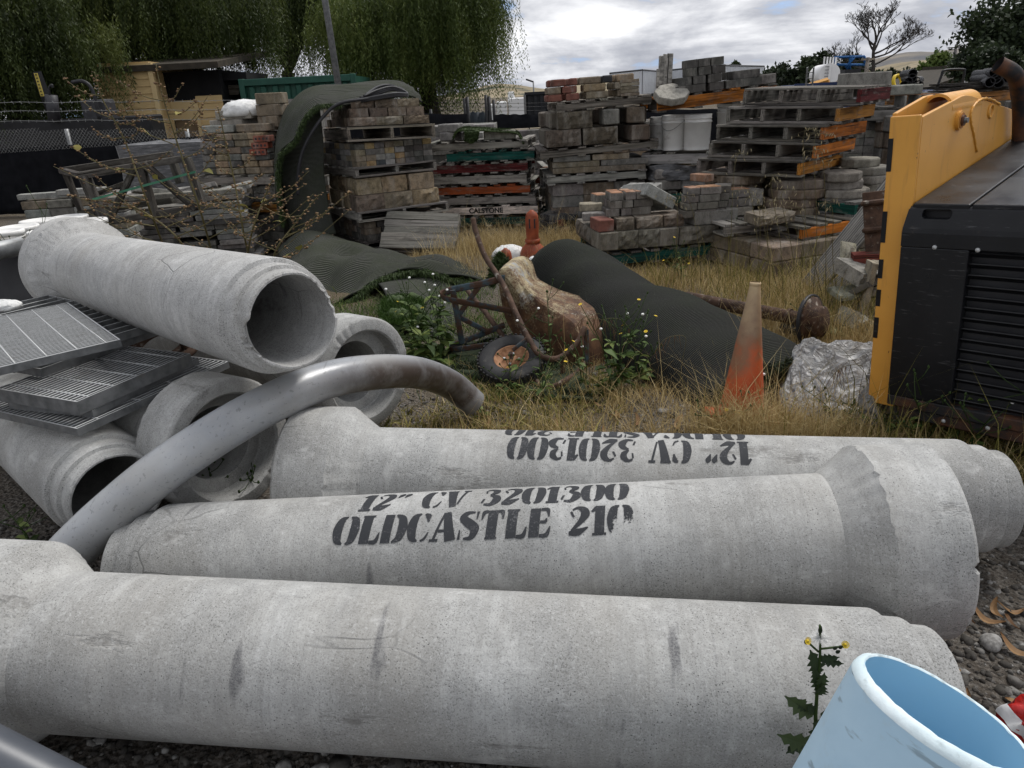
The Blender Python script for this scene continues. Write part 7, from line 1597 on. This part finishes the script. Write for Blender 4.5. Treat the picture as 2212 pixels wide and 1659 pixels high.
# dead tree
def dead_tree(label, base, H, seed):
    rs = random.Random(seed); root = thing("dead_tree", label, "tree", base); mb = MB()
    def grow(p, d, L, r, depth):
        pts = [p]; q = p.copy(); dd = d.copy(); nseg = 4
        for k in range(nseg):
            dd = (dd + Vector((rs.uniform(-.25, .25), rs.uniform(-.2, .2), rs.uniform(-.15, .25)))).normalized(); q = q + dd * L / nseg; pts.append(q.copy())
        mb.tube(pts, [max(.012, r * (1 - .12 * k)) for k in range(nseg + 1)], 6 if depth < 3 else 3, False)
        if depth >= 6: return
        for k in range(3):
            b = pts[rs.choice((2, 3, 4, 4))]; a = rs.uniform(0, 6.283); s_ = rs.uniform(.5, 1.0); nd = (dd * .9 + Vector((math.cos(a) * s_, math.sin(a) * s_ * .6, rs.uniform(-.2, .4)))).normalized(); grow(b, nd, L * rs.uniform(.55, .74), r * rs.uniform(.48, .62), depth + 1)
    MB().tube(smooth_path([Vector((0, 0, 0)), Vector((.12, 0, H * .25)), Vector((-.1, 0, H * .5)), Vector((.05, 0, H * .62))], 5), [.026 * H * (1 - .04 * k) for k in range(16)], 10).build("trunk", M_DEADBARK, root)
    for (a, e, z, k_) in ((0.1, .35, .34, .40), (3.0, .25, .38, .40), (2.9, .1, .30, .3), (.2, .05, .42, .34), (2.6, .8, .48, .30), (.5, .9, .50, .28), (1.6, 1.4, .60, .26), (4.6, 1.2, .58, .24), (-.25, .25, .46, .30), (3.4, .55, .54, .26)):
        grow(Vector((0, 0, H * z)), Vector((math.cos(a), math.sin(a) * .5, e)).normalized(), H * k_ * .72, .0125 * H, 1)
    mb.build("branches", M_DEADBARK, root); return root
dbp = at(1884, 150, 62); dead_tree("bare dead tree with a wide tangle of grey branches", (dbp.x, 62, 0), at(1890, 30, 62).z * 1.16, 4)
# ------------------------------------------------------------------ dry grass and ground weeds
def grass_zone(n, x0, x1, y0, y1, keep=None):
    P = scatter(n, x0, x1, y0, y1); d = vnoise(P[:, 0] * 1.6 + 7, P[:, 1] * 1.6 + 3, 21)
    m_ = RNG.uniform(0, 1, n) < np.clip((d - .22) * 2.1, .03, 1)
    if keep is not None: m_ &= keep(P)
    return P[m_]
def make_grass(name, P, h, w, lean, mat, label, cat="grass"):
    n = len(P); H = h * RNG.lognormal(0, .38, n); L = RNG.normal(0, lean, (n, 2)) * H[:, None]
    o = blades(name, P, H, w * RNG.uniform(.6, 1.3, n), L, mat); return tag(o, label, cat, kind="stuff")
def clear(P): # bare strip of gravel and the pipes' own footprint
    x, y = P[:, 0], P[:, 1]; c_line = 2.42 - (x + .83) * .130
    return (y > c_line + .20) | (x > 1.75)
P = np.concatenate([grass_zone(10500, -.5, 2.6, 2.35, 3.25, clear), grass_zone(9000, .5, 2.5, 3.0, 3.7, clear), grass_zone(15000, .9, 3.4, 3.7, 6.4), grass_zone(8000, -1.0, 1.0, 6.2, 8.9), grass_zone(5000, 1.0, 3.2, 5.5, 6.6), grass_zone(2500, -.6, .6, 2.9, 4.2)])
make_grass("dry_grass", P, .085, .0045, .55, M_DRY, "short dry straw grass between the pipes and the stacks")
P = np.concatenate([grass_zone(20000, -.6, 2.3, 2.35, 3.05, clear), grass_zone(4200, -.7, .6, 2.9, 3.9, clear), grass_zone(2600, 1.3, 2.5, 2.6, 3.1)])
make_grass("ground_weeds", P, .042, .011, 1.0, M_DRYGREEN, "low yellow-green weeds matted along the pipe with upside-down lettering", "weeds")
P = np.concatenate([grass_zone(420, .0, 2.5, 2.45, 3.3, clear), grass_zone(500, 1.3, 3.3, 4.2, 6.2), grass_zone(700, -.9, 1.0, 6.6, 9.0), grass_zone(220, .3, 1.4, 2.9, 4.0)])
make_grass("tall_straw", P, .23, .0050, .35, M_DRY, "taller bleached straw stems standing among the grass")
P = np.concatenate([grass_zone(1300, 1.2, 3.2, 4.8, 6.3), grass_zone(500, 2.0, 2.9, 4.3, 5.2), grass_zone(700, .1, 2.2, 2.5, 3.3, clear)])
make_grass("green_straw", P, .26, .006, .35, M_DRYGREEN, "greenish-yellow grass tufts before the brown block stack")
tuft = []
for (x, y, n_, s_) in ((-.05, 7.6, 900, .22), (-.35, 7.9, 900, .25), (.15, 8.0, 700, .25), (.75, 8.0, 900, .22), (2.35, 5.3, 600, .2), (2.0, 4.95, 500, .2), (1.85, 4.5, 500, .18), (2.3, 4.25, 600, .15), (1.0, 3.05, 350, .09), (.62, 2.9, 350, .10), (.25, 2.95, 250, .10), (1.45, 2.85, 450, .1), (1.20, 2.92, 700, .1), (1.10, 2.98, 700, .09), (1.0, 2.92, 400, .08)):
    q = np.stack([RNG.normal(x, s_, n_), RNG.normal(y, s_ * .8, n_)], 1); tuft.append(np.concatenate([q, ground_z(q[:, 0], q[:, 1])[:, None]], 1))
q = grass_zone(9000, -1.6, .1, 3.6, 6.4); make_grass("green_grass", q, .07, .007, .8, M_WEED, "short green grass between the bell mouths and the turf")
make_grass("straw_tufts", np.concatenate(tuft), .20, .0042, .5, M_DRY, "bushy tufts of pale dry grass around the caps cone and planks")

# ------------------------------------------------------------------ leafy weeds
def leaf_quads(P, D, L, W, up=None):
    """pointed leaves, two quads folded on the rib. P base, D direction, L length, W width"""
    n = len(P); D = D / np.linalg.norm(D, axis=1)[:, None]; S_ = np.cross(D, np.array([0, 0, 1.0])[None] + RNG.normal(0, .25, (n, 3))); S_ /= np.linalg.norm(S_, axis=1)[:, None]; N_ = np.cross(S_, D)
    L = L[:, None]; W = W[:, None]
    p1 = P + D * L * .45 + N_ * L * .08; p2 = P + D * L - np.array([0, 0, .22]) * L
    V = np.stack([P, P + D * L * .35 + S_ * W * .5 + N_ * W * .15, p1, P + D * L * .35 - S_ * W * .5 + N_ * W * .15, P + D * L * .72 + S_ * W * .34, p2, P + D * L * .72 - S_ * W * .34], 1).reshape(-1, 3)
    o = np.arange(n)[:, None] * 7
    return V, np.concatenate([o + np.array(q) for q in ((0, 1, 2, 2), (0, 2, 3, 3), (1, 4, 5, 2), (3, 2, 5, 6))])
def tri_fix(F_): return np.concatenate([F_[:, :3], F_[F_[:, 2] != F_[:, 3]][:, [0, 2, 3]]])
ICOS = MB(); bm = bmesh.new(); bmesh.ops.create_icosphere(bm, subdivisions=2, radius=1); ICOS.v = [tuple(p.co) for p in bm.verts]; ICOS.f = [tuple(q.index for q in f_.verts) for f_ in bm.faces]; ICOS.sm = [True] * len(ICOS.f); bm.free()
PUFF = ICOS.mesh("seed_puff"); BUD = MB().lathe([(0, 0), (.5, .15), (.62, .5), (.35, .95), (.2, 1.1), (0, 1.1)], 8).mesh("bud")
fl_ = MB()
for k in range(14):
    a = k * 2 * math.pi / 14; fl_.add([(0, 0, 0), (math.cos(a - .17), math.sin(a - .17), .32), (math.cos(a) * 1.15, math.sin(a) * 1.15, .36), (math.cos(a + .17), math.sin(a + .17), .32)], [(0, 1, 2, 3)])
fl_.lathe([(.42, .12), (.36, .34), (0, .40)], 10); FLOWER = fl_.mesh("flower")
def weed(label, base, h, n_stem=3, n_leaf=26, ls=.06, flowers=2, puffs=2, spread=.12, lean=(0, 0), name="sow_thistle", cat="weed", group="flowering weeds in the yard", seed=1, leafmat_=None, stem_r=.003):
    rs = np.random.default_rng(seed); root = thing(name, label, cat, base, 0, group); lp, ld, ll = [], [], []; tips = []
    for s_ in range(n_stem):
        hh = h * rs.uniform(.65, 1.0) if s_ else h; ex = rs.normal(0, spread, 2) + np.array(lean) * hh
        pts = smooth_path([Vector((rs.normal(0, .012), rs.normal(0, .012), -.01)), Vector((ex[0] * .25 + rs.normal(0, .01), ex[1] * .25, hh * .5)), Vector((ex[0], ex[1], hh))], 5)
        MB().tube(pts, [stem_r * (1.25 - .07 * k) for k in range(len(pts))], 6).build("stem", M_WEED, root); tips.append(pts[-1])
        for k in range(rs.integers(2, 5)):
            b = pts[rs.integers(5, 10)]; e = b + Vector((rs.normal(0, .06), rs.normal(0, .06), hh * rs.uniform(.12, .28))); MB().tube([b, (b + e) / 2 + Vector((0, 0, -.01)), e], stem_r * .6, 5).build("side_stem", M_WEED, root); tips.append(e)
        m_ = n_leaf // n_stem
        for k in range(m_):
            f = rs.uniform(0, .85) ** 1.4; p = pts[int(f * 10)]; a = rs.uniform(0, 6.283); lp.append(p[:]); ld.append((math.cos(a), math.sin(a), rs.uniform(-.2, .7))); ll.append(ls * rs.uniform(.6, 1.25) * (1.2 - .7 * f))
    V, F_ = leaf_quads(np.array(lp), np.array(ld), np.array(ll), np.array(ll) * .42)
    o = fastmesh("leaves", V, tri_fix(F_), leafmat_ or M_WEED, root, {"tint": np.repeat(rs.uniform(0, 1, len(lp)), 7)}); o["kind"] = "stuff"
    rs.shuffle(tips)
    for k, p in enumerate(tips):
        if k < flowers: link("flower", FLOWER, M_PETAL, root, None, p, (rs.uniform(-.6, .6), rs.uniform(-.6, .6), 0)).scale = (.0095,) * 3
        elif k < flowers + puffs: link("seed_puff", PUFF, M_FLUFF, root, None, p, (0, 0, 0)).scale = (.0085, .0085, .007)
        else: link("bud", BUD, M_WEED, root, None, p - Vector((0, 0, .004)), (rs.uniform(-.4, .4), rs.uniform(-.4, .4), 0)).scale = (.009, .009, .014)
    return root
G3 = lambda x, y: Vector((gnd(x, y).x, gnd(x, y).y, float(ground_z(gnd(x, y).x, gnd(x, y).y))))
for i, (x, y, h, lab, kw) in enumerate((
    (905, 770, .62, "tall flowering weed beside the bell mouth, white seed heads high up", dict(n_stem=5, n_leaf=70, ls=.11, flowers=2, puffs=5)),
    (960, 770, .60, "bushy flowering weed between bell mouth and wheelbarrow legs", dict(n_stem=5, n_leaf=80, ls=.12, flowers=2, puffs=5)),
    (935, 790, .34, "broad-leaved green weed low at the bell mouth", dict(n_stem=3, n_leaf=60, ls=.15, flowers=0, puffs=0)),
    (1100, 850, .22, "round-leaved weed in front of the wheelbarrow tyre", dict(n_stem=4, n_leaf=40, ls=.075, flowers=1, puffs=0)),
    (1170, 865, .30, "spindly weed with one yellow flower before the tyre", dict(n_stem=3, n_leaf=34, ls=.07, flowers=2, puffs=0)),
    (1330, 850, .58, "tall green weed with yellow flowers against the turf roll", dict(n_stem=6, n_leaf=90, ls=.10, flowers=4, puffs=3)),
    (1375, 830, .42, "leafy weed leaning on the turf roll beside the taller one", dict(n_stem=4, n_leaf=50, ls=.085, flowers=2, puffs=1)),
    (1262, 838, .34, "thin weed growing through the wheelbarrow frame", dict(n_stem=3, n_leaf=26, ls=.06, flowers=1, puffs=1)),
    (1190, 800, .46, "tall thin weed before the wheelbarrow tray with two white seed heads", dict(n_stem=3, n_leaf=20, ls=.07, flowers=0, puffs=3)),
    (1600, 925, .26, "yellow-flowered weed hugging the traffic cone", dict(n_stem=4, n_leaf=40, ls=.06, flowers=3, puffs=1)),
    (1990, 950, .42, "yellow-flowered weed before the machine's rusty lower panel", dict(n_stem=4, n_leaf=26, ls=.06, flowers=2, puffs=0)),
    (2055, 968, .48, "taller yellow-flowered weed before the machine's louvres", dict(n_stem=4, n_leaf=26, ls=.06, flowers=3, puffs=1)),
    (2095, 985, .34, "weed with a white seed head by the machine's under frame", dict(n_stem=3, n_leaf=20, ls=.05, flowers=1, puffs=2)),
    (1800, 912, .16, "low green weed mat before the silver tarp", dict(n_stem=5, n_leaf=90, ls=.05, flowers=0, puffs=0, spread=.2)),
    (1920, 935, .16, "low green weed mat under the machine's corner", dict(n_stem=5, n_leaf=90, ls=.05, flowers=0, puffs=0, spread=.2)),
    (1770, 715, .22, "broad pointed green leaves beside the brake drum", dict(n_stem=2, n_leaf=16, ls=.16, flowers=0, puffs=0, spread=.05)),
    (1560, 560, .60, "feathery green stalks against the green-edged pallet", dict(n_stem=5, n_leaf=160, ls=.035, flowers=0, puffs=0, spread=.1)),
    (1470, 600, .34, "yellow-flowered weed at the corner of the low paver stack", dict(n_stem=4, n_leaf=40, ls=.06, flowers=3, puffs=0)),
    (132, 1125, .20, "small budding weed before the stained pipe's narrow end", dict(n_stem=2, n_leaf=22, ls=.055, flowers=0, puffs=1, spread=.03)),
    (72, 1180, .17, "broad-leaved seedling on the gravel beside the stained pipe", dict(n_stem=2, n_leaf=10, ls=.075, flowers=0, puffs=0, spread=.05)),
    (460, 1092, .17, "thin seedling inside the lowest bell mouth", dict(n_stem=2, n_leaf=12, ls=.05, flowers=0, puffs=0, spread=.03)),
    (545, 1088, .17, "thin seedling beside the bell of the upside-down lettered pipe", dict(n_stem=2, n_leaf=10, ls=.05, flowers=0, puffs=0, spread=.03)),
    (745, 918, .12, "tiny seedling at the foot of the open bell mouth", dict(n_stem=3, n_leaf=14, ls=.035, flowers=0, puffs=0, spread=.04)),
    (1035, 900, .10, "single yellow-flowered weed before the conduit's end", dict(n_stem=1, n_leaf=8, ls=.05, flowers=1, puffs=1, spread=.01)),
    (55, 470, .95, "green weed with yellow flowers before the windscreen", dict(n_stem=5, n_leaf=60, ls=.16, flowers=3, puffs=0, spread=.16)))):
    if i == 24: b = at(40, 500, 5.6); b.z = 0.0
    elif i in (20, 21): b = gnd(x, y, .02)
    else: b = G3(x, y)
    weed(lab, b, h, seed=i + 3, **kw)
# the near sow thistle: each leaf a part of its own
hb = Vector((.585, 1.085, 0.0)); hero = thing("sow_thistle", "dark sow thistle with two yellow flowers and a seed head before the bare pipe", "weed", hb, 0, "flowering weeds in the yard")
hpz = lambda x, y: onpl(x, y, hb, Vector((0, -1, 0))) - hb
stem = [Vector((0, 0, 0)), hpz(1757, 1600), hpz(1762, 1540), hpz(1766, 1480), hpz(1771, 1420), hpz(1772, 1378)]
MB().tube(smooth_path(stem, 6), [.0052 - .0001 * k for k in range(31)], 8).build("stem", M_WEED, hero)
M_THIS = leafmat("sow_thistle_leaf", (.018, .030, .014), (.034, .054, .024), (.058, .084, .034), 14, .15)
def toothed(name, p, tip, w, seed, parent):
    rs = random.Random(seed); p, tip = Vector(p), Vector(tip); d = tip - p; L = d.length; d.normalize(); s_ = d.cross(Vector((0, -1, .3))).normalized(); n_ = s_.cross(d); vs = []; fs = []; N = 9
    for k in range(N + 1):
        u = k / N; ww = w * math.sin(math.pi * min(1, u * .9 + .08)) * (1 + (.45 if k % 2 else -.30)) * (1 - .3 * u); c_ = p + d * (L * u) + n_ * (.05 * L * math.sin(3 * u)); vs += [c_ - s_ * ww / 2 + n_ * ww * .12, c_, c_ + s_ * ww / 2 + n_ * ww * .12]
    for k in range(N): a = k * 3; fs += [(a, a + 1, a + 4, a + 3), (a + 1, a + 2, a + 5, a + 4)]
    mb = MB(); mb.add(vs, fs); mb.at["tint"] = [rs.uniform(.1, .9)] * len(vs); return mb.build(name, M_THIS, parent)
for i, (x0, y0, x1, y1, w) in enumerate(((1758, 1610, 1672, 1572, .030), (1735, 1590, 1690, 1610, .024), (1757, 1545, 1697, 1508, .028), (1745, 1535, 1722, 1512, .016), (1762, 1535, 1742, 1520, .018), (1768, 1490, 1760, 1450, .020), (1768, 1485, 1780, 1450, .018), (1768, 1455, 1752, 1408, .024), (1772, 1425, 1815, 1420, .014), (1772, 1420, 1805, 1404, .014), (1760, 1590, 1790, 1572, .022), (1764, 1500, 1776, 1470, .020), (1765, 1470, 1755, 1440, .016), (1757, 1605, 1795, 1520, .034), (1756, 1635, 1735, 1610, .02))):
    toothed("leaf", hpz(x0, y0), hpz(x1, y1) + Vector((0, random.uniform(-.02, .01), 0)), w * 1.35, i, hero)
for (x0, y0, x1, y1) in ((1768, 1408, 1746, 1388), (1770, 1402, 1824, 1396), (1772, 1385, 1771, 1350)): MB().tube([hpz(x0, y0), hpz(x1, y1)], .0022, 6).build("side_stem", M_WEED, hero)
for (x, y) in ((1744, 1384), (1826, 1392)): o = link("flower", FLOWER, M_PETAL, hero, None, hpz(x, y), (R(60), 0, R(20 if x < 1800 else -20))); o.scale = (.0070,) * 3; o = link("bud", BUD, M_THIS, hero, None, hpz(x, y) - Vector((0, -.004, .010)), (R(20), 0, 0)); o.scale = (.008, .008, .010)
link("bud", BUD, M_THIS, hero, None, hpz(1771, 1368), (0, 0, 0)).scale = (.007, .007, .016)
for (x, y) in ((1800, 1402), (1812, 1400), (1806, 1410)): link("bud", BUD, M_THIS, hero, None, hpz(x, y), (.4, .5, 0)).scale = (.006, .006, .010)
pf = thing  # seed head: a ball of fine hairs
sh_c = hpz(1772, 1378); n = 420; d = RNG.normal(0, 1, (n, 3)); d /= np.linalg.norm(d, axis=1)[:, None]; d[:, 2] = np.abs(d[:, 2]) * .9 - .2; c0_ = np.array(sh_c[:]); s_ = np.cross(d, RNG.normal(0, 1, (n, 3))); s_ /= np.linalg.norm(s_, axis=1)[:, None]; s_ *= .0006
V = np.stack([c0_ + d * .002 - s_, c0_ + d * .002 + s_, c0_ + d * RNG.uniform(.015, .023, (n, 1))], 1).reshape(-1, 3); o = fastmesh("seed_head", V, np.arange(n * 3).reshape(-1, 3), M_FLUFF, hero); o["kind"] = "stuff"

# ------------------------------------------------------------------ tall dried mallow by the crate
def mallow(label, pts, n_br, seed, dens=1.0):
    rs = random.Random(seed); P = [Vector(p) for p in pts]; root = thing("dried_mallow", label, "dried weed", (P[0].x, P[0].y, 0), 0, "tall dried weeds by the crate"); O = Vector((P[0].x, P[0].y, 0)); sp_ = [p - O for p in smooth_path(P, 10)]; N = len(sp_)
    MB().tube(sp_, [lerp(.0085, .003, k / N) for k in range(N)], 7).build("main_stem", M_STALK, root); seeds = []; lv = []
    for k in range(N):
        if rs.random() < .9 * dens and k > N * .25: seeds += [sp_[k] + Vector((rs.uniform(-.02, .02), rs.uniform(-.02, .02), rs.uniform(-.01, .01))) for _ in range(rs.choice((0, 1, 2, 3)))]
    for b in range(n_br):
        k = int(lerp(.12, .75, b / n_br) * N + rs.uniform(0, 3)); p = sp_[k]; a = rs.choice((0, math.pi)) + rs.uniform(-.8, .8); L = rs.uniform(.25, .75) * (1.15 - k / N)
        e = p + Vector((math.cos(a) * L, math.sin(a) * L * .5, L * rs.uniform(.15, .75))); m_ = (p + e) / 2 + Vector((0, 0, -.03)); q = smooth_path([p, m_, e], 6)
        MB().tube(q, [lerp(.004, .0016, i / len(q)) for i in range(len(q))], 5).build("branch", M_STALK, root)
        for r_ in q[3:]:
            if rs.random() < .75 * dens: seeds += [r_ + Vector((rs.uniform(-.016, .016), rs.uniform(-.016, .016), rs.uniform(-.012, .014))) for _ in range(rs.choice((1, 2, 3)))]
        if rs.random() < .4: lv.append(q[rs.randrange(2, len(q))])
    n = len(seeds); S_ = np.array([rs.uniform(.0065, .011) for _ in range(n)]); o = stones("seed_heads", np.array([p[:] for p in seeds]), S_, M_SEED, root); o["kind"] = "stuff"
    if lv:
        V, F_ = leaf_quads(np.array([p[:] for p in lv]), RNG.normal(0, 1, (len(lv), 3)), RNG.uniform(.04, .08, len(lv)), RNG.uniform(.04, .06, len(lv))); fastmesh("leaves", V, tri_fix(F_), M_DRYGREEN, root, {"tint": np.repeat(RNG.uniform(.3, 1, len(lv)), 7)})["kind"] = "stuff"
mallow("tallest dried weed, its stem rising past the chain-link fence", [gnd(395, 640, .0), at(330, 470, 5.1), at(272, 310, 5.1), at(222, 215, 5.1), at(204, 155, 5.1)], 13, 1)
mallow("dried weed rising before the tan building's awning", [gnd(480, 640, .0), at(440, 480, 5.2), at(385, 315, 5.2), at(352, 210, 5.2), at(337, 138, 5.2)], 14, 2)
mallow("dried weed with many seed heads before the mixed brick tower", [gnd(560, 640), at(530, 520, 5.3), at(508, 400, 5.3), at(486, 300, 5.3), at(470, 230, 5.3)], 12, 3)
mallow("shorter dried weed spreading over the loose lumber", [gnd(520, 655), at(540, 520, 5.0), at(570, 430, 5.0), at(590, 385, 5.0)], 12, 4)
mallow("bushy dried weed between pale pipe and hanging turf strip", [gnd(600, 650), at(590, 560, 4.9), at(640, 480, 4.9), at(690, 420, 4.9)], 10, 5)
mallow("low dried weed arching over the pale pipe", [gnd(430, 650), at(400, 540, 4.9), at(330, 470, 4.9), at(260, 440, 4.9), at(180, 430, 4.9)], 10, 6)
# ------------------------------------------------------------------ wild oats
HUSK = MB(); HUSK.add([(0, 0, 0), (.16, .05, -.35), (0, 0, -1), (-.16, .05, -.35)], [(0, 1, 2, 3)]); HUSK.add([(0, 0, 0), (.12, -.1, -.4), (.10, -.05, -1.1), (-.05, -.08, -.4)], [(0, 1, 2, 3)]); HUSK = HUSK.mesh("husk")
for i, (x, yb_, xt, yt, Yd) in enumerate(((1560, 590, 1592, 310, 6.0), (1625, 640, 1640, 420, 5.4), (1605, 600, 1622, 400, 5.6), (1680, 640, 1668, 360, 5.3), (1720, 650, 1742, 238, 5.2), (1738, 650, 1765, 250, 5.1), (1770, 660, 1782, 290, 5.0), (1700, 640, 1690, 400, 5.2), (1500, 600, 1490, 420, 5.9), (1445, 600, 1462, 430, 6.0), (1790, 660, 1800, 430, 4.9), (1660, 630, 1650, 430, 5.3), (1750, 640, 1730, 440, 5.1), (1640, 640, 1660, 470, 5.2))):
    b = gnd(x, yb_); b.y = min(b.y, Yd); tpt = at(xt, yt, b.y); h = tpt.z * .8 + .1; root = thing("wild_oat", "tall pale wild oat stalk before the octagonal stones", "grass stalk", (b.x, b.y, 0), 0, "wild oat stalks by the stacks"); top = Vector((tpt.x - b.x, .0, h))
    q = smooth_path([Vector((0, 0, 0)), top * .5 + Vector((random.uniform(-.03, .03), 0, 0)), top, top + Vector((random.choice((-.1, .1)), 0, .04))], 6); MB().tube(q, [lerp(.0028, .001, k / len(q)) for k in range(len(q))], 4).build("stalk", M_STALK, root)
    for k in range(14):
        p = q[random.randrange(int(len(q) * .62), len(q))]; e = p + Vector((random.uniform(-.09, .09), random.uniform(-.05, .05), random.uniform(-.05, .05))); MB().tube([p, e], .0007, 3).build("twig", M_STALK, root); o = link("husk", HUSK, M_OATS, root, None, e, (random.uniform(-.5, .5), random.uniform(-.6, .6), random.uniform(0, 6))); o.scale = (.022, .022, .030)
# purple-brown brome heads in front of the barrow
for i, (x, y, h) in enumerate(((1300, 830, .42), (1275, 835, .40), (1465, 850, .34), (1330, 812, .36), (1850, 905, .30))):
    b = G3(x, y); root = thing("brome_grass", "drooping purple-brown brome grass head by the rusted tray and tarp", "grass stalk", b, 0, "drooping brome grass"); top = Vector((random.uniform(-.1, .05), 0, h)); dx = -1 if i % 2 == 0 else 1
    q = smooth_path([Vector((0, 0, 0)), top * .6, top, top + Vector((dx * .1, 0, .0)), top + Vector((dx * .16, 0, -.07))], 5); MB().tube(q, .0013, 4).build("stalk", M_STALK, root)
    for k in range(12): p = q[random.randrange(len(q) - 9, len(q))]; e = p + Vector((random.uniform(-.04, .04), random.uniform(-.02, .02), -random.uniform(.05, .11))); MB().tube([p, e], [.0018, .0004], 4).build("awn", M_DEADLEAF, root)
# ------------------------------------------------------------------ fallen eucalyptus leaves and larger stones
LEAVES = []
for v_ in range(4):
    mb = MB(); rs = random.Random(v_); L, w, cv = .10, .017 + .004 * v_, rs.uniform(-.5, .5); vs = []
    for k in range(9):
        u = k / 8; ww = w * math.sin(math.pi * (u * .96 + .02)) ** .7; x = (u - .5) * L; y = cv * (u - .5) ** 2 * L * 2; z = .010 * math.sin(u * 5 + v_) + .010; vs += [(x, y - ww / 2, z + .004), (x, y, z), (x, y + ww / 2, z + .004)]
    mb.add(vs, [f for k in range(8) for f in ((k * 3, k * 3 + 1, k * 3 + 4, k * 3 + 3), (k * 3 + 1, k * 3 + 2, k * 3 + 5, k * 3 + 4))]); mb.at["tint"] = [.25 + .2 * v_] * len(vs); LEAVES.append(mb.mesh("fallen_leaf"))
def fallen(n, fn, label, group):
    for k in range(n):
        x, y = fn(); o = link("fallen_leaf", random.choice(LEAVES), M_DEADLEAF, None, None, (x, y, float(ground_z(x, y)) + .012), (random.uniform(-.25, .25), random.uniform(-.25, .25), random.uniform(0, 6.28))); s_ = random.uniform(.6, 1.25); o.scale = (s_, s_, s_); tag(o, label, "leaf", group)
fallen(30, lambda: (random.uniform(1.12, 2.0), random.uniform(1.15, 1.85)), "curled brown eucalyptus leaf on the gravel beside the pipe ends", "fallen leaves beside the pipe ends")
fallen(18, lambda: (random.uniform(-.9, .7), random.uniform(1.02, 1.2)), "brown eucalyptus leaf on the gravel in front of the bare pipe", "fallen leaves before the bare pipe")
fallen(34, lambda: (random.uniform(-.4, 1.7), random.uniform(2.65, 3.5)), "brown dead leaf caught in the dry grass", "dead leaves in the dry grass")
for (x, y, s_, lab) in ((2140, 1378, .042, "pale rounded rock on the gravel beside the pipe bells"), (1700, 1640, .040, "flat grey stone under the bare pipe"), (690, 1668, .03, "light stone on the gravel before the bare pipe"), (2080, 1300, .02, "small round stone by the bell of the lettered pipe")):
    b = gnd(x, y); o = stones("rock", np.array([[0, 0, .35 * s_]]), np.array([s_]), M_GRAVEL); o.location = (b.x, b.y, float(ground_z(b.x, b.y))); o.data.attributes["tint"].data.foreach_set("color", np.full(len(o.data.vertices) * 4, .97)); tag(o, lab, "rock")
    o.modifiers.new("rounding", 'SUBSURF').render_levels = 2
